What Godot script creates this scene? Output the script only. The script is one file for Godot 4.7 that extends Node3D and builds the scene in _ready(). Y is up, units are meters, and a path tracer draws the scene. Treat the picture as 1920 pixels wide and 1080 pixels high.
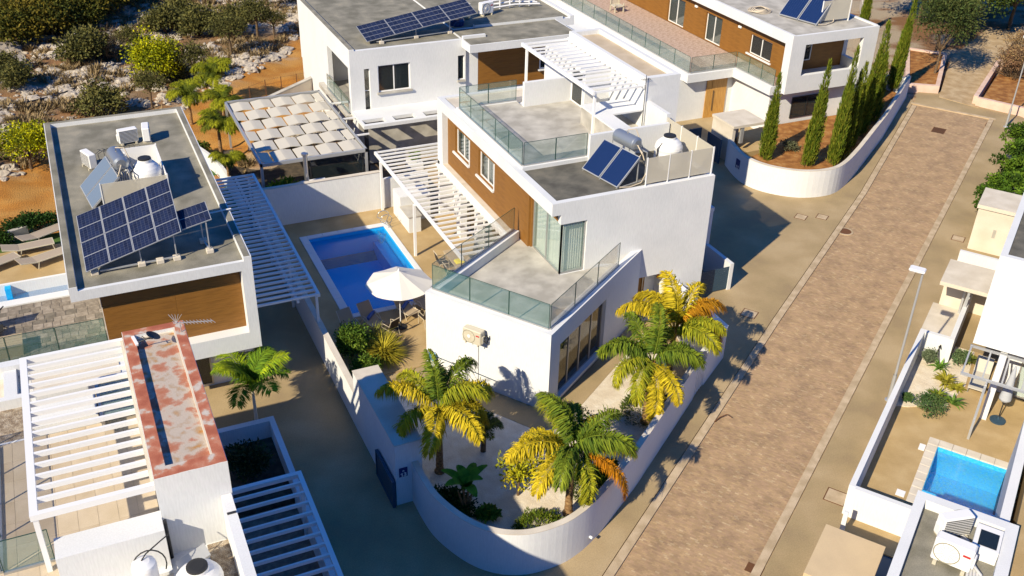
extends Node3D
# A villa development on a hillside seen from the air: houses, pools, pergolas, gardens and a paved street.
# x runs along the house fronts (to the right), z along their sides (towards the viewer), y is up; metres.

const UP := Vector3(0, 1, 0)
var M := {}          # materials by name
var used := {}       # names already taken at top level
var off := {}        # where each top-level thing's base lies, in the frame its parts are given in
var F6 := Transform3D(Basis(UP, deg_to_rad(34.8)), Vector3(30.59, 0, -22.27))   # the frame of the houses along the street


func _ready() -> void:
	# ---- camera, sky, sun, exposure
	var cam := Camera3D.new()
	cam.name = "camera"
	cam.transform = Transform3D(Basis(Vector3(0.91056, 0.02515, 0.41261), Vector3(0.1925, 0.85752, -0.47708), Vector3(-0.36582, 0.51384, 0.77598)), Vector3(0, 24.5, 0))
	cam.fov = 31.874
	cam.near = 0.1
	cam.far = 1200.0
	add_child(cam)
	cam.current = true
	var sky := ProceduralSkyMaterial.new()
	sky.sky_top_color = Color(0.07, 0.36, 0.68)
	sky.sky_horizon_color = Color(0.30, 0.58, 0.82)
	sky.sky_curve = 0.12
	sky.ground_bottom_color = Color(0.25, 0.2, 0.15)
	sky.ground_horizon_color = Color(0.5, 0.5, 0.48)
	sky.sun_angle_max = 12.0
	var env := Environment.new()
	env.background_mode = Environment.BG_SKY
	env.sky = Sky.new()
	env.sky.sky_material = sky
	env.background_energy_multiplier = 0.8
	env.tonemap_mode = Environment.TONE_MAPPER_LINEAR
	env.tonemap_exposure = 1.45
	env.sdfgi_enabled = true
	env.ssao_enabled = true
	env.ssil_enabled = true
	var we := WorldEnvironment.new()
	we.name = "world"
	we.environment = env
	add_child(we)
	var sun := DirectionalLight3D.new()
	sun.name = "sun"
	sun.light_color = Color(1.0, 0.945, 0.83)
	sun.light_energy = 1.55
	sun.light_angular_distance = 0.5
	sun.shadow_enabled = true
	sun.basis = Basis.looking_at(Vector3(1.22, -1.0, -0.65).normalized(), UP)
	add_child(sun)
	# ---- materials, then the setting, the houses, the gardens, the small things
	materials()
	ground()
	main_villa()
	main_roof_things()
	main_pool()
	front_garden()
	house_left()
	house_lower_left()
	house_back()
	house_upper_right()
	house_lower_right()
	street_things()
	hillside()
	far_right_planting()


# ------------------------------------------------------------------ mesh building
class B:
	var v := PackedVector3Array()
	var n := PackedVector3Array()
	var c := PackedColorArray()
	var u := PackedVector2Array()
	var t := Transform3D()
	var col := Color(1, 1, 1)

	func tri(a: Vector3, b: Vector3, d: Vector3, na := Vector3.ZERO, nb := Vector3.ZERO, nd := Vector3.ZERO, ua := Vector2.ZERO, ub := Vector2.ZERO, ud := Vector2.ZERO) -> void:
		a = t * a
		b = t * b
		d = t * d
		var f := (b - a).cross(d - a).normalized()
		v.append(a)
		v.append(d)
		v.append(b)
		n.append(f if na == Vector3.ZERO else (t.basis * na).normalized())
		n.append(f if nd == Vector3.ZERO else (t.basis * nd).normalized())
		n.append(f if nb == Vector3.ZERO else (t.basis * nb).normalized())
		u.append(ua)
		u.append(ud)
		u.append(ub)
		for i in 3:
			c.append(col)

	func quad(a: Vector3, b: Vector3, d: Vector3, e: Vector3, uv := false) -> void:
		if uv:
			tri(a, b, d, Vector3.ZERO, Vector3.ZERO, Vector3.ZERO, Vector2(0, 1), Vector2(1, 1), Vector2(1, 0))
			tri(a, d, e, Vector3.ZERO, Vector3.ZERO, Vector3.ZERO, Vector2(0, 1), Vector2(1, 0), Vector2(0, 0))
		else:
			tri(a, b, d)
			tri(a, d, e)

	func box(ax: float, ay: float, az: float, bx: float, by: float, bz: float) -> B:
		var x0 := minf(ax, bx)
		var x1 := maxf(ax, bx)
		var y0 := minf(ay, by)
		var y1 := maxf(ay, by)
		var z0 := minf(az, bz)
		var z1 := maxf(az, bz)
		quad(Vector3(x1, y0, z1), Vector3(x1, y0, z0), Vector3(x1, y1, z0), Vector3(x1, y1, z1))
		quad(Vector3(x0, y0, z0), Vector3(x0, y0, z1), Vector3(x0, y1, z1), Vector3(x0, y1, z0))
		quad(Vector3(x0, y1, z1), Vector3(x1, y1, z1), Vector3(x1, y1, z0), Vector3(x0, y1, z0))
		quad(Vector3(x0, y0, z0), Vector3(x1, y0, z0), Vector3(x1, y0, z1), Vector3(x0, y0, z1))
		quad(Vector3(x0, y0, z1), Vector3(x1, y0, z1), Vector3(x1, y1, z1), Vector3(x0, y1, z1))
		quad(Vector3(x1, y0, z0), Vector3(x0, y0, z0), Vector3(x0, y1, z0), Vector3(x1, y1, z0))
		return self

	# a box with chamfered upper and lower rims, for stones, cushions and casings
	func soft(ax: float, ay: float, az: float, bx: float, by: float, bz: float, r: float) -> B:
		var w := PackedVector2Array([Vector2(ax + r, az), Vector2(bx - r, az), Vector2(bx, az + r), Vector2(bx, bz - r), Vector2(bx - r, bz), Vector2(ax + r, bz), Vector2(ax, bz - r), Vector2(ax, az + r)])
		var s := PackedVector2Array()
		var m := Vector2((ax + bx) / 2, (az + bz) / 2)
		for p in w:
			s.append(m + (p - m) * Vector2(1 - 2 * r / (bx - ax), 1 - 2 * r / (bz - az)))
		var lay := [[s, ay], [w, ay + r], [w, by - r], [s, by]]
		for k in 3:
			for i in 8:
				var j := (i + 1) % 8
				quad(_p(lay[k], j), _p(lay[k], i), _p(lay[k + 1], i), _p(lay[k + 1], j))
		for i in range(1, 7):
			tri(_p(lay[3], 0), _p(lay[3], i + 1), _p(lay[3], i))
			tri(_p(lay[0], 0), _p(lay[0], i), _p(lay[0], i + 1))
		return self

	func _p(l: Array, i: int) -> Vector3:
		return Vector3(l[0][i].x, l[1], l[0][i].y)

	# a straight bar of w by h between two points
	func bar(p: Vector3, q: Vector3, w: float, h: float) -> B:
		var keep := t
		var d := (q - p).normalized()
		var x := (Vector3(0, 1, 0) if absf(d.y) < 0.99 else Vector3(1, 0, 0)).cross(d).normalized()
		t = keep * Transform3D(Basis(x, d.cross(x), d), p)
		box(-w / 2, -h / 2, 0, w / 2, h / 2, p.distance_to(q))
		t = keep
		return self

	func tube(pts: Array, r0: float, r1: float, sides := 8, caps := true) -> B:
		var rings := []
		var norms := []
		var k := pts.size()
		for i in k:
			var d: Vector3 = (pts[mini(i + 1, k - 1)] - pts[maxi(i - 1, 0)]).normalized()
			var x := (Vector3(0, 1, 0) if absf(d.y) < 0.95 else Vector3(1, 0, 0)).cross(d).normalized()
			var y := d.cross(x)
			var r := lerpf(r0, r1, float(i) / (k - 1))
			var ring := []
			var nr := []
			for s in sides:
				var a := TAU * s / sides
				nr.append(x * cos(a) + y * sin(a))
				ring.append(pts[i] + nr[s] * r)
			rings.append(ring)
			norms.append(nr)
		for i in k - 1:
			for s in sides:
				var e := (s + 1) % sides
				tri(rings[i][s], rings[i][e], rings[i + 1][e], norms[i][s], norms[i][e], norms[i + 1][e])
				tri(rings[i][s], rings[i + 1][e], rings[i + 1][s], norms[i][s], norms[i + 1][e], norms[i + 1][s])
		if caps:
			for s in range(1, sides - 1):
				tri(rings[0][0], rings[0][s + 1], rings[0][s])
				tri(rings[k - 1][0], rings[k - 1][s], rings[k - 1][s + 1])
		return self

	# a profile of (radius, height) points, bottom to top, turned about the vertical through o
	func lathe(prof: Array, o: Vector3, sides := 20) -> B:
		for i in prof.size() - 1:
			var p: Vector2 = prof[i]
			var q: Vector2 = prof[i + 1]
			if p.is_equal_approx(q):
				continue
			var nn := Vector2(q.y - p.y, -(q.x - p.x)).normalized()
			for s in sides:
				var a := TAU * s / sides
				var b := TAU * (s + 1) / sides
				var ca := Vector3(cos(a), 0, -sin(a))
				var cb := Vector3(cos(b), 0, -sin(b))
				var na := ca * nn.x + Vector3(0, nn.y, 0)
				var nb := cb * nn.x + Vector3(0, nn.y, 0)
				var pa := o + ca * p.x + Vector3(0, p.y, 0)
				var pb := o + cb * p.x + Vector3(0, p.y, 0)
				var qa := o + ca * q.x + Vector3(0, q.y, 0)
				var qb := o + cb * q.x + Vector3(0, q.y, 0)
				if p.x > 1e-4:
					tri(pa, pb, qb, na, nb, nb)
				if q.x > 1e-4:
					tri(pa, qb, qa, na, nb, na)
		return self

	# an upright prism over a polygon of (x, z) points
	func prism(poly: PackedVector2Array, y0: float, y1: float, sides := true) -> B:
		var area := 0.0
		for i in poly.size():
			area += poly[i].cross(poly[(i + 1) % poly.size()])
		var pts := poly.duplicate()
		if area > 0:
			pts.reverse()
		var ix := Geometry2D.triangulate_polygon(pts)
		for i in range(0, ix.size(), 3):
			var a := pts[ix[i]]
			var b := pts[ix[i + 1]]
			var d := pts[ix[i + 2]]
			if (b - a).cross(d - a) > 0:
				var s := b
				b = d
				d = s
			tri(Vector3(a.x, y1, a.y), Vector3(b.x, y1, b.y), Vector3(d.x, y1, d.y))
			if sides:
				tri(Vector3(a.x, y0, a.y), Vector3(d.x, y0, d.y), Vector3(b.x, y0, b.y))
		if sides:
			for i in pts.size():
				var a := pts[i]
				var b := pts[(i + 1) % pts.size()]
				quad(Vector3(a.x, y0, a.y), Vector3(b.x, y0, b.y), Vector3(b.x, y1, b.y), Vector3(a.x, y1, a.y))
		return self

	# a wall in the plane x, y of the present frame, its face at z = 0 and its back at -thick, with openings [x0, x1, y0, y1]
	func wall(x0: float, x1: float, y0: float, y1: float, thick: float, holes: Array) -> B:
		var cuts := [x0, x1]
		for h in holes:
			for k in 2:
				if h[k] > x0 and h[k] < x1 and not cuts.has(h[k]):
					cuts.append(h[k])
		cuts.sort()
		for i in cuts.size() - 1:
			var m: float = (cuts[i] + cuts[i + 1]) / 2
			var spans := []
			for h in holes:
				if h[0] < m and h[1] > m:
					spans.append([h[2], h[3]])
			spans.sort()
			var y := y0
			for s in spans:
				if s[0] > y + 1e-4:
					box(cuts[i], y, -thick, cuts[i + 1], s[0], 0)
				y = maxf(y, s[1])
			if y < y1 - 1e-4:
				box(cuts[i], y, -thick, cuts[i + 1], y1, 0)
		return self

	# a wall that follows a line of (x, z) points; its thickness lies to the right of the way it runs (seen from above, z down)
	func follow(pts: Array, thick: float, y0: float, y1: float, closed := false) -> B:
		var k := pts.size()
		var inner := []
		for i in k:
			var d0: Vector2 = (pts[i] - pts[(i - 1 + k) % k]).normalized()
			var d1: Vector2 = (pts[(i + 1) % k] - pts[i]).normalized()
			if not closed and i == 0:
				d0 = d1
			if not closed and i == k - 1:
				d1 = d0
			var n0 := Vector2(-d0.y, d0.x)
			var n1 := Vector2(-d1.y, d1.x)
			inner.append(pts[i] + (n0 + n1) * thick / (1.0 + n0.dot(n1)))
		for i in (k if closed else k - 1):
			var j := (i + 1) % k
			var a := Vector3(pts[i].x, y0, pts[i].y)
			var b := Vector3(pts[j].x, y0, pts[j].y)
			var e := Vector3(inner[i].x, y0, inner[i].y)
			var f := Vector3(inner[j].x, y0, inner[j].y)
			var h := Vector3(0, y1 - y0, 0)
			quad(b, a, a + h, b + h)
			quad(e, f, f + h, e + h)
			quad(a + h, e + h, f + h, b + h)
			quad(a, b, f, e)
			if not closed and i == 0:
				quad(a, e, e + h, a + h)
			if not closed and i == k - 2:
				quad(f, b, b + h, f + h)
		return self

	# one leaf: a diamond of length l and width w
	func leaf(p: Vector3, d: Vector3, s: Vector3, l: float, w: float) -> void:
		var m := p + d * l * 0.5
		tri(p, m + s * w * 0.5, p + d * l)
		tri(p, p + d * l, m - s * w * 0.5)

	func mesh() -> ArrayMesh:
		var a := []
		a.resize(Mesh.ARRAY_MAX)
		a[Mesh.ARRAY_VERTEX] = v
		a[Mesh.ARRAY_NORMAL] = n
		a[Mesh.ARRAY_COLOR] = c
		a[Mesh.ARRAY_TEX_UV] = u
		var m := ArrayMesh.new()
		m.add_surface_from_arrays(Mesh.PRIMITIVE_TRIANGLES, a)
		return m


func b0() -> B:
	return B.new()


func bx(ax: float, ay: float, az: float, bx_: float, by: float, bz: float) -> B:
	return B.new().box(ax, ay, az, bx_, by, bz)


# ------------------------------------------------------------------ the tree of things
func numbered(called: String) -> String:
	if used.has(called):
		used[called] += 1
		return "%s_%03d" % [called, used[called]]
	used[called] = 0
	return called


func thing(called: String, label: String, category: String, at := Vector3.ZERO, group := "", frame := Transform3D()) -> Node3D:
	var o := Node3D.new()
	o.name = numbered(called)
	o.transform = Transform3D(frame.basis, frame * at)
	off[o] = at
	add_child(o)
	tag(o, label, category, group)
	return o


func tag(o: Node3D, label: String, category: String, group := "", kind := "") -> void:
	o.set_meta("label", label)
	o.set_meta("category", category)
	if group:
		o.set_meta("group", group)
	if kind:
		o.set_meta("kind", kind)


# a part of a thing (or of a part); its shape is given in the same frame as the thing's base
func part(o: Node3D, called: String, b: B, m: Material, label := "") -> MeshInstance3D:
	var mi := MeshInstance3D.new()
	mi.name = called
	mi.mesh = b.mesh()
	mi.material_override = m
	if off.has(o):
		mi.position = -off[o]
	o.add_child(mi, true)
	if label:
		mi.set_meta("label", label)
	return mi


func put(o: Node3D, called: String, mesh: Mesh, m: Material, x: Transform3D) -> MeshInstance3D:
	var mi := MeshInstance3D.new()
	mi.name = called
	mi.mesh = mesh
	mi.material_override = m
	mi.transform = x
	o.add_child(mi, true)
	return mi


func struct(called: String, b: B, m: Material, label: String, category: String) -> MeshInstance3D:
	var mi := MeshInstance3D.new()
	mi.name = numbered(called)
	mi.mesh = b.mesh()
	mi.material_override = m
	add_child(mi)
	tag(mi, label, category, "", "structure")
	return mi


func copy(o: Node3D, label: String, x: Transform3D) -> Node3D:
	var r: Node3D = o.duplicate()
	r.name = numbered(String(o.name).rstrip("_0123456789"))
	add_child(r)
	r.transform = x
	r.set_meta("label", label)
	return r


# the frame of a wall face: o its lower left corner seen from outside, nrm pointing out
func face(o: Vector3, nrm: Vector3) -> Transform3D:
	return Transform3D(Basis(UP.cross(nrm), UP, nrm), o)


# a window or glazed door set in an opening: frame and bars, with each pane a sub-part
func window(o: Node3D, f: Transform3D, x0: float, x1: float, y0: float, y1: float, inset: float, panes: int, fm: Material, gm: Material, called := "window", rails := 0, fw := 0.06) -> MeshInstance3D:
	var b := b0()
	b.t = f
	var z := -inset
	b.box(x0, y0, z - 0.06, x0 + fw, y1, z).box(x1 - fw, y0, z - 0.06, x1, y1, z)
	b.box(x0 + fw, y0, z - 0.06, x1 - fw, y0 + fw, z).box(x0 + fw, y1 - fw, z - 0.06, x1 - fw, y1, z)
	var w := (x1 - x0 - fw) / panes
	for i in range(1, panes):
		b.box(x0 + fw + i * w - fw, y0 + fw, z - 0.055, x0 + fw + i * w, y1 - fw, z + 0.01)
	for i in rails:
		var y := y0 + fw + (y1 - y0 - 2 * fw) * (i + 1) / (rails + 1)
		b.box(x0 + fw, y - 0.02, z - 0.05, x1 - fw, y + 0.02, z - 0.005)
	var mi := part(o, called, b, fm)
	for i in panes:
		var g := b0()
		g.t = f
		g.box(x0 + fw + i * w, y0 + fw, z - 0.036, x0 + i * w + w, y1 - fw, z - 0.024)
		part(mi, "pane", g, gm)
	return mi


# a glass balustrade between two points: shoe and separate panels with green edges
func balustrade(o: Node3D, p: Vector3, q: Vector3, h: float, count: int) -> MeshInstance3D:
	var s := part(o, "balustrade", b0().bar(p + UP * 0.03, q + UP * 0.03, 0.08, 0.06), M.aluminium)
	var d := (q - p) / count
	var e := d.normalized() * 0.012
	for i in count:
		var a := p + d * i + e + UP * 0.05
		var z := p + d * (i + 1) - e + UP * 0.05
		var m := (a + z) / 2
		var g := b0().bar(Vector3(a.x, m.y + h / 2, a.z), Vector3(z.x, m.y + h / 2, z.z), 0.012, h)
		part(s, "glass_panel", g, M.rail_glass)
		var k := b0().bar(a + UP * (h + 0.008), z + UP * (h + 0.008), 0.018, 0.016)
		k.bar(a, a + UP * h, 0.02, 0.02).bar(z, z + UP * h, 0.02, 0.02)
		part(s, "glass_edge", k, M.glass_edge)
	return s


# a pergola roof: beams round the rim and a row of slats, each a part
func slats(o: Node3D, a: Vector3, b: Vector3, along: Vector3, count: int, w: float, h: float, m: Material, called := "slat") -> void:
	var d := (b - a) / (count - 1)
	for i in count:
		var p := a + d * i
		part(o, called, b0().bar(p, p + along, w, h), m)


func post(o: Node3D, p: Vector3, y: float, w: float, m: Material) -> void:
	part(o, "post", bx(p.x - w / 2, p.y, p.z - w / 2, p.x + w / 2, y, p.z + w / 2), m)


# ------------------------------------------------------------------ materials
func mk(called: String, c: Color, rough := 0.85, metal := 0.0) -> StandardMaterial3D:
	var m := StandardMaterial3D.new()
	m.resource_name = called
	m.albedo_color = Color(c.linear_to_srgb(), 1.0)
	m.roughness = rough
	m.metallic = metal
	M[called] = m
	return m


func noise(seed_: int, freq: float, ramp: Array, octaves := 4, size := 512, gain := 0.5) -> NoiseTexture2D:
	var f := FastNoiseLite.new()
	f.seed = seed_
	f.frequency = freq
	f.fractal_octaves = octaves
	f.fractal_gain = gain
	f.noise_type = FastNoiseLite.TYPE_SIMPLEX_SMOOTH
	var t := NoiseTexture2D.new()
	t.width = size
	t.height = size
	t.seamless = true
	t.noise = f
	var g := Gradient.new()
	g.offsets = PackedFloat32Array()
	var of := PackedFloat32Array()
	var co := PackedColorArray()
	for i in ramp.size():
		of.append(ramp[i][0])
		var c: Color = ramp[i][1]
		co.append(Color(c.linear_to_srgb(), 1.0))
	g.offsets = of
	g.colors = co
	t.color_ramp = g
	return t


# a surface coloured by a broad pattern times a fine one, both laid on the world
func rough_surface(called: String, ramp: Array, metres: float, seed_: int, fine := 0.9, fine_metres := 0.9, rough := 0.9, freq := 0.008) -> StandardMaterial3D:
	var m := mk(called, Color(1, 1, 1), rough)
	m.albedo_texture = noise(seed_, freq, ramp, 5)
	m.uv1_triplanar = true
	m.uv1_world_triplanar = true
	m.uv1_scale = Vector3.ONE / metres
	m.detail_enabled = true
	m.detail_blend_mode = BaseMaterial3D.BLEND_MODE_MUL
	m.detail_uv_layer = BaseMaterial3D.DETAIL_UV_2
	m.detail_albedo = noise(seed_ + 7, 0.03, [[0.25, Color(fine, fine, fine)], [0.7, Color(1, 1, 1)]], 4, 512, 0.65)
	m.uv2_triplanar = true
	m.uv2_world_triplanar = true
	m.uv2_scale = Vector3.ONE / fine_metres
	return m


func grey(v: float) -> Color:
	return Color(v, v, v)


func materials() -> void:
	rough_surface("render", [[0.2, Color(0.655, 0.67, 0.685)], [0.5, Color(0.685, 0.697, 0.71)], [0.8, Color(0.70, 0.71, 0.72)]], 9.0, 11, 0.93, 1.3)
	rough_surface("cream", [[0.2, Color(0.56, 0.50, 0.41)], [0.8, Color(0.66, 0.60, 0.51)]], 5.0, 13, 0.92, 0.8)
	rough_surface("tan_paint", [[0.2, Color(0.55, 0.42, 0.26)], [0.8, Color(0.60, 0.46, 0.28)]], 5.0, 14, 0.95, 0.8)
	rough_surface("pink_paint", [[0.2, Color(0.62, 0.43, 0.34)], [0.8, Color(0.70, 0.52, 0.43)]], 3.0, 15, 0.9, 0.5)
	rough_surface("concrete", [[0.2, Color(0.31, 0.23, 0.125)], [0.42, Color(0.355, 0.265, 0.14)], [0.6, Color(0.385, 0.285, 0.155)], [0.85, Color(0.43, 0.325, 0.185)]], 14.0, 21, 0.84, 1.1, 0.92)
	rough_surface("kerb", [[0.2, Color(0.42, 0.32, 0.20)], [0.8, Color(0.56, 0.44, 0.30)]], 3.0, 22, 0.8, 0.5)
	rough_surface("deck", [[0.25, Color(0.40, 0.28, 0.13)], [0.6, Color(0.45, 0.32, 0.155)], [0.85, Color(0.48, 0.35, 0.18)]], 6.0, 23, 0.84, 0.8)
	rough_surface("membrane", [[0.2, Color(0.175, 0.165, 0.125)], [0.5, Color(0.235, 0.22, 0.175)], [0.75, Color(0.28, 0.26, 0.205)], [0.9, Color(0.33, 0.30, 0.23)]], 6.0, 31, 0.8, 0.9)
	rough_surface("dark_membrane", [[0.2, Color(0.085, 0.08, 0.065)], [0.5, Color(0.13, 0.122, 0.10)], [0.85, Color(0.18, 0.165, 0.13)]], 5.0, 32, 0.75, 0.8)
	rough_surface("screed", [[0.2, Color(0.36, 0.34, 0.30)], [0.5, Color(0.45, 0.425, 0.38)], [0.85, Color(0.54, 0.515, 0.46)]], 5.0, 33, 0.86, 0.7)
	rough_surface("pale_tile", [[0.2, Color(0.47, 0.38, 0.27)], [0.85, Color(0.54, 0.445, 0.33)]], 4.0, 34, 0.9, 0.5)
	rough_surface("pale_tile_b", [[0.2, Color(0.50, 0.41, 0.295)], [0.85, Color(0.57, 0.475, 0.355)]], 4.0, 35, 0.9, 0.5)
	rough_surface("pink_tile", [[0.2, Color(0.40, 0.28, 0.21)], [0.85, Color(0.58, 0.44, 0.36)]], 1.1, 36, 0.8, 0.35)
	rough_surface("slate_a", [[0.2, Color(0.20, 0.165, 0.13)], [0.85, Color(0.30, 0.255, 0.205)]], 1.2, 37, 0.75, 0.4)
	rough_surface("slate_b", [[0.2, Color(0.27, 0.225, 0.18)], [0.85, Color(0.37, 0.32, 0.265)]], 1.2, 38, 0.75, 0.4)
	rough_surface("slate_c", [[0.2, Color(0.14, 0.12, 0.095)], [0.85, Color(0.22, 0.19, 0.15)]], 1.2, 39, 0.75, 0.4)
	rough_surface("grout", [[0.2, Color(0.30, 0.27, 0.23)], [0.85, Color(0.40, 0.36, 0.31)]], 2.0, 40, 0.9, 0.4)
	rough_surface("red_paint", [[0.18, Color(0.36, 0.10, 0.055)], [0.5, Color(0.45, 0.15, 0.085)], [0.66, Color(0.50, 0.22, 0.14)], [0.74, Color(0.52, 0.42, 0.36)], [0.85, Color(0.56, 0.50, 0.45)]], 4.2, 41, 0.8, 0.5, 0.9, 0.012)
	rough_surface("worn_paint", [[0.12, Color(0.42, 0.15, 0.085)], [0.32, Color(0.45, 0.20, 0.13)], [0.45, Color(0.52, 0.43, 0.36)], [0.6, Color(0.50, 0.43, 0.37)], [0.72, Color(0.44, 0.33, 0.24)], [0.88, Color(0.44, 0.20, 0.05)]], 4.6, 43, 0.75, 0.45, 0.9, 0.011)
	rough_surface("gravel", [[0.2, Color(0.76, 0.65, 0.50)], [0.6, Color(0.84, 0.74, 0.59)], [0.85, Color(0.88, 0.80, 0.67)]], 3.0, 51, 0.55, 0.5)
	rough_surface("roof_gravel", [[0.2, Color(0.30, 0.22, 0.15)], [0.5, Color(0.45, 0.36, 0.26)], [0.85, Color(0.62, 0.53, 0.42)]], 1.0, 52, 0.35, 0.4)
	rough_surface("soil", [[0.2, Color(0.26, 0.10, 0.02)], [0.6, Color(0.40, 0.175, 0.04)], [0.85, Color(0.46, 0.24, 0.08)]], 3.0, 53, 0.6, 0.5)
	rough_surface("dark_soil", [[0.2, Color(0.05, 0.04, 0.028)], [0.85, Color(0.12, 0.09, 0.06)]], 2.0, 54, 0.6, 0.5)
	rough_surface("path_dirt", [[0.2, Color(0.40, 0.28, 0.15)], [0.85, Color(0.55, 0.42, 0.26)]], 4.0, 55, 0.7, 0.6)
	rough_surface("lawn", [[0.2, Color(0.04, 0.10, 0.012)], [0.85, Color(0.08, 0.17, 0.02)]], 1.0, 56, 0.5, 0.3)
	rough_surface("rock", [[0.2, Color(0.38, 0.33, 0.27)], [0.85, Color(0.60, 0.53, 0.45)]], 1.5, 57, 0.7, 0.5)
	rough_surface("bark", [[0.2, Color(0.10, 0.065, 0.035)], [0.85, Color(0.24, 0.16, 0.09)]], 0.6, 58, 0.6, 0.2)
	rough_surface("palm_bark", [[0.2, Color(0.16, 0.08, 0.03)], [0.5, Color(0.30, 0.17, 0.07)], [0.85, Color(0.44, 0.29, 0.14)]], 0.5, 59, 0.6, 0.15)
	M.render.uv2_scale = Vector3(1 / 0.9, 1 / 7.0, 1 / 0.9)   # faint runs down the plaster
	for q in ["gravel", "roof_gravel", "concrete", "soil"]:
		var m: StandardMaterial3D = M[q]
		m.heightmap_enabled = true
		m.heightmap_texture = m.detail_albedo if q != "concrete" else m.albedo_texture
		m.heightmap_scale = {"gravel": 2.0, "roof_gravel": 2.5, "concrete": 0.6, "soil": 3.0}[q]
	var w := rough_surface("wood", [[0.2, Color(0.20, 0.086, 0.012)], [0.5, Color(0.23, 0.10, 0.014)], [0.85, Color(0.255, 0.113, 0.017)]], 1.0, 61, 0.9, 0.4, 0.6)
	w.uv1_scale = Vector3(0.25, 2.2, 0.25)
	w = rough_surface("door_wood", [[0.2, Color(0.40, 0.20, 0.045)], [0.85, Color(0.52, 0.29, 0.075)]], 1.0, 62, 0.92, 0.4, 0.55)
	w.uv1_scale = Vector3(2.5, 0.3, 2.5)
	w = rough_surface("dark_wood", [[0.2, Color(0.05, 0.022, 0.010)], [0.85, Color(0.085, 0.04, 0.018)]], 1.0, 63, 0.92, 0.4, 0.6)
	w.uv1_scale = Vector3(0.25, 2.2, 0.25)
	mk("white_metal", grey(0.78), 0.5)
	mk("white_plastic", grey(0.76), 0.45)
	mk("cream_plastic", Color(0.52, 0.48, 0.38), 0.5)
	mk("aluminium", grey(0.42), 0.4, 0.6)
	mk("steel", grey(0.55), 0.28, 0.9)
	mk("galvanised", Color(0.48, 0.49, 0.50), 0.45, 0.5)
	mk("tank_metal", Color(0.40, 0.43, 0.46), 0.38, 0.7)
	mk("dark_metal", Color(0.03, 0.032, 0.036), 0.5, 0.3)
	mk("blue_metal", Color(0.035, 0.075, 0.12), 0.5, 0.2)
	mk("black", grey(0.012), 0.7)
	mk("black_rubber", grey(0.02), 0.6)
	mk("grille", grey(0.10), 0.6)
	mk("fan_beige", Color(0.26, 0.24, 0.18), 0.6)
	mk("red_label", Color(0.45, 0.03, 0.03), 0.5)
	mk("white_print", grey(0.8), 0.6)
	mk("sign_blue", Color(0.012, 0.022, 0.13), 0.4)
	mk("red_cloth", Color(0.55, 0.02, 0.015), 0.8)
	mk("canvas", Color(0.56, 0.525, 0.45), 0.9)
	mk("parasol_cloth", Color(0.74, 0.71, 0.64), 0.9)
	mk("grey_cloth", Color(0.40, 0.42, 0.46), 0.9)
	mk("sling", Color(0.40, 0.31, 0.20), 0.85)
	mk("sling_grey", Color(0.34, 0.28, 0.22), 0.85)
	mk("blue_towel", Color(0.05, 0.11, 0.36), 0.95)
	mk("yellow_cloth", Color(0.72, 0.62, 0.05), 0.9)
	mk("dark_wicker", Color(0.03, 0.02, 0.015), 0.8)
	mk("chair_metal", Color(0.60, 0.52, 0.38), 0.5)
	mk("net_blue", Color(0.06, 0.36, 0.75), 0.7)
	mk("rust", Color(0.16, 0.07, 0.03), 0.8, 0.3)
	mk("collector_blue", Color(0.008, 0.03, 0.13), 0.18)
	mk("collector_grey", Color(0.15, 0.19, 0.25), 0.2)
	mk("curtain", Color(0.62, 0.66, 0.62), 0.9)
	mk("dark_room", grey(0.05), 0.9)
	mk("pipe_beige", Color(0.55, 0.47, 0.36), 0.7)
	mk("insulation", grey(0.5), 0.7)
	for q in ["canvas", "parasol_cloth"]:
		M[q].backlight_enabled = true
		M[q].backlight = Color(0.35, 0.33, 0.28)
	# glass and water
	_glass("rail_glass", Color(0.12, 0.30, 0.245), 0.17, 0.03)
	_glass("window_glass", Color(0.05, 0.09, 0.09), 0.30, 0.02)
	_glass("dark_glass", Color(0.018, 0.026, 0.028), 0.62, 0.03)
	_glass("teal_glass", Color(0.35, 0.50, 0.46), 0.22, 0.02)
	mk("glass_edge", Color(0.02, 0.065, 0.05), 0.3)
	var wt := _glass("water", Color(0.002, 0.24, 0.62), 0.14, 0.04)
	wt.metallic_specular = 0.28
	wt.normal_enabled = true
	var rip := noise(71, 0.02, [[0.0, grey(0)], [1.0, grey(1)]], 3)
	rip.as_normal_map = true
	rip.color_ramp = null
	rip.bump_strength = 6.0
	wt.normal_texture = rip
	wt.normal_scale = 0.35
	wt.uv1_triplanar = true
	wt.uv1_world_triplanar = true
	wt.uv1_scale = Vector3.ONE / 2.2
	var sc := mk("perforated_sheet", Color(0.58, 0.54, 0.45), 0.7)
	sc.transparency = BaseMaterial3D.TRANSPARENCY_ALPHA
	sc.albedo_color.a = 0.72
	# leaves take their colours from the vertices
	var lf := mk("leaf", Color(1, 1, 1), 0.75)
	lf.metallic_specular = 0.25
	lf.vertex_color_use_as_albedo = true
	lf.cull_mode = BaseMaterial3D.CULL_DISABLED
	lf.backlight_enabled = true
	lf.backlight = Color(0.32, 0.32, 0.2)
	var tint := mk("tinted", Color(1, 1, 1), 0.85)
	tint.vertex_color_use_as_albedo = true
	_images()


func _glass(called: String, c: Color, alpha: float, rough: float) -> StandardMaterial3D:
	var m := mk(called, c, rough)
	m.transparency = BaseMaterial3D.TRANSPARENCY_ALPHA
	m.albedo_color.a = alpha
	m.cull_mode = BaseMaterial3D.CULL_DISABLED
	return m


func _s(c: Color) -> Color:
	return Color(c.linear_to_srgb(), 1.0)


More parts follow.
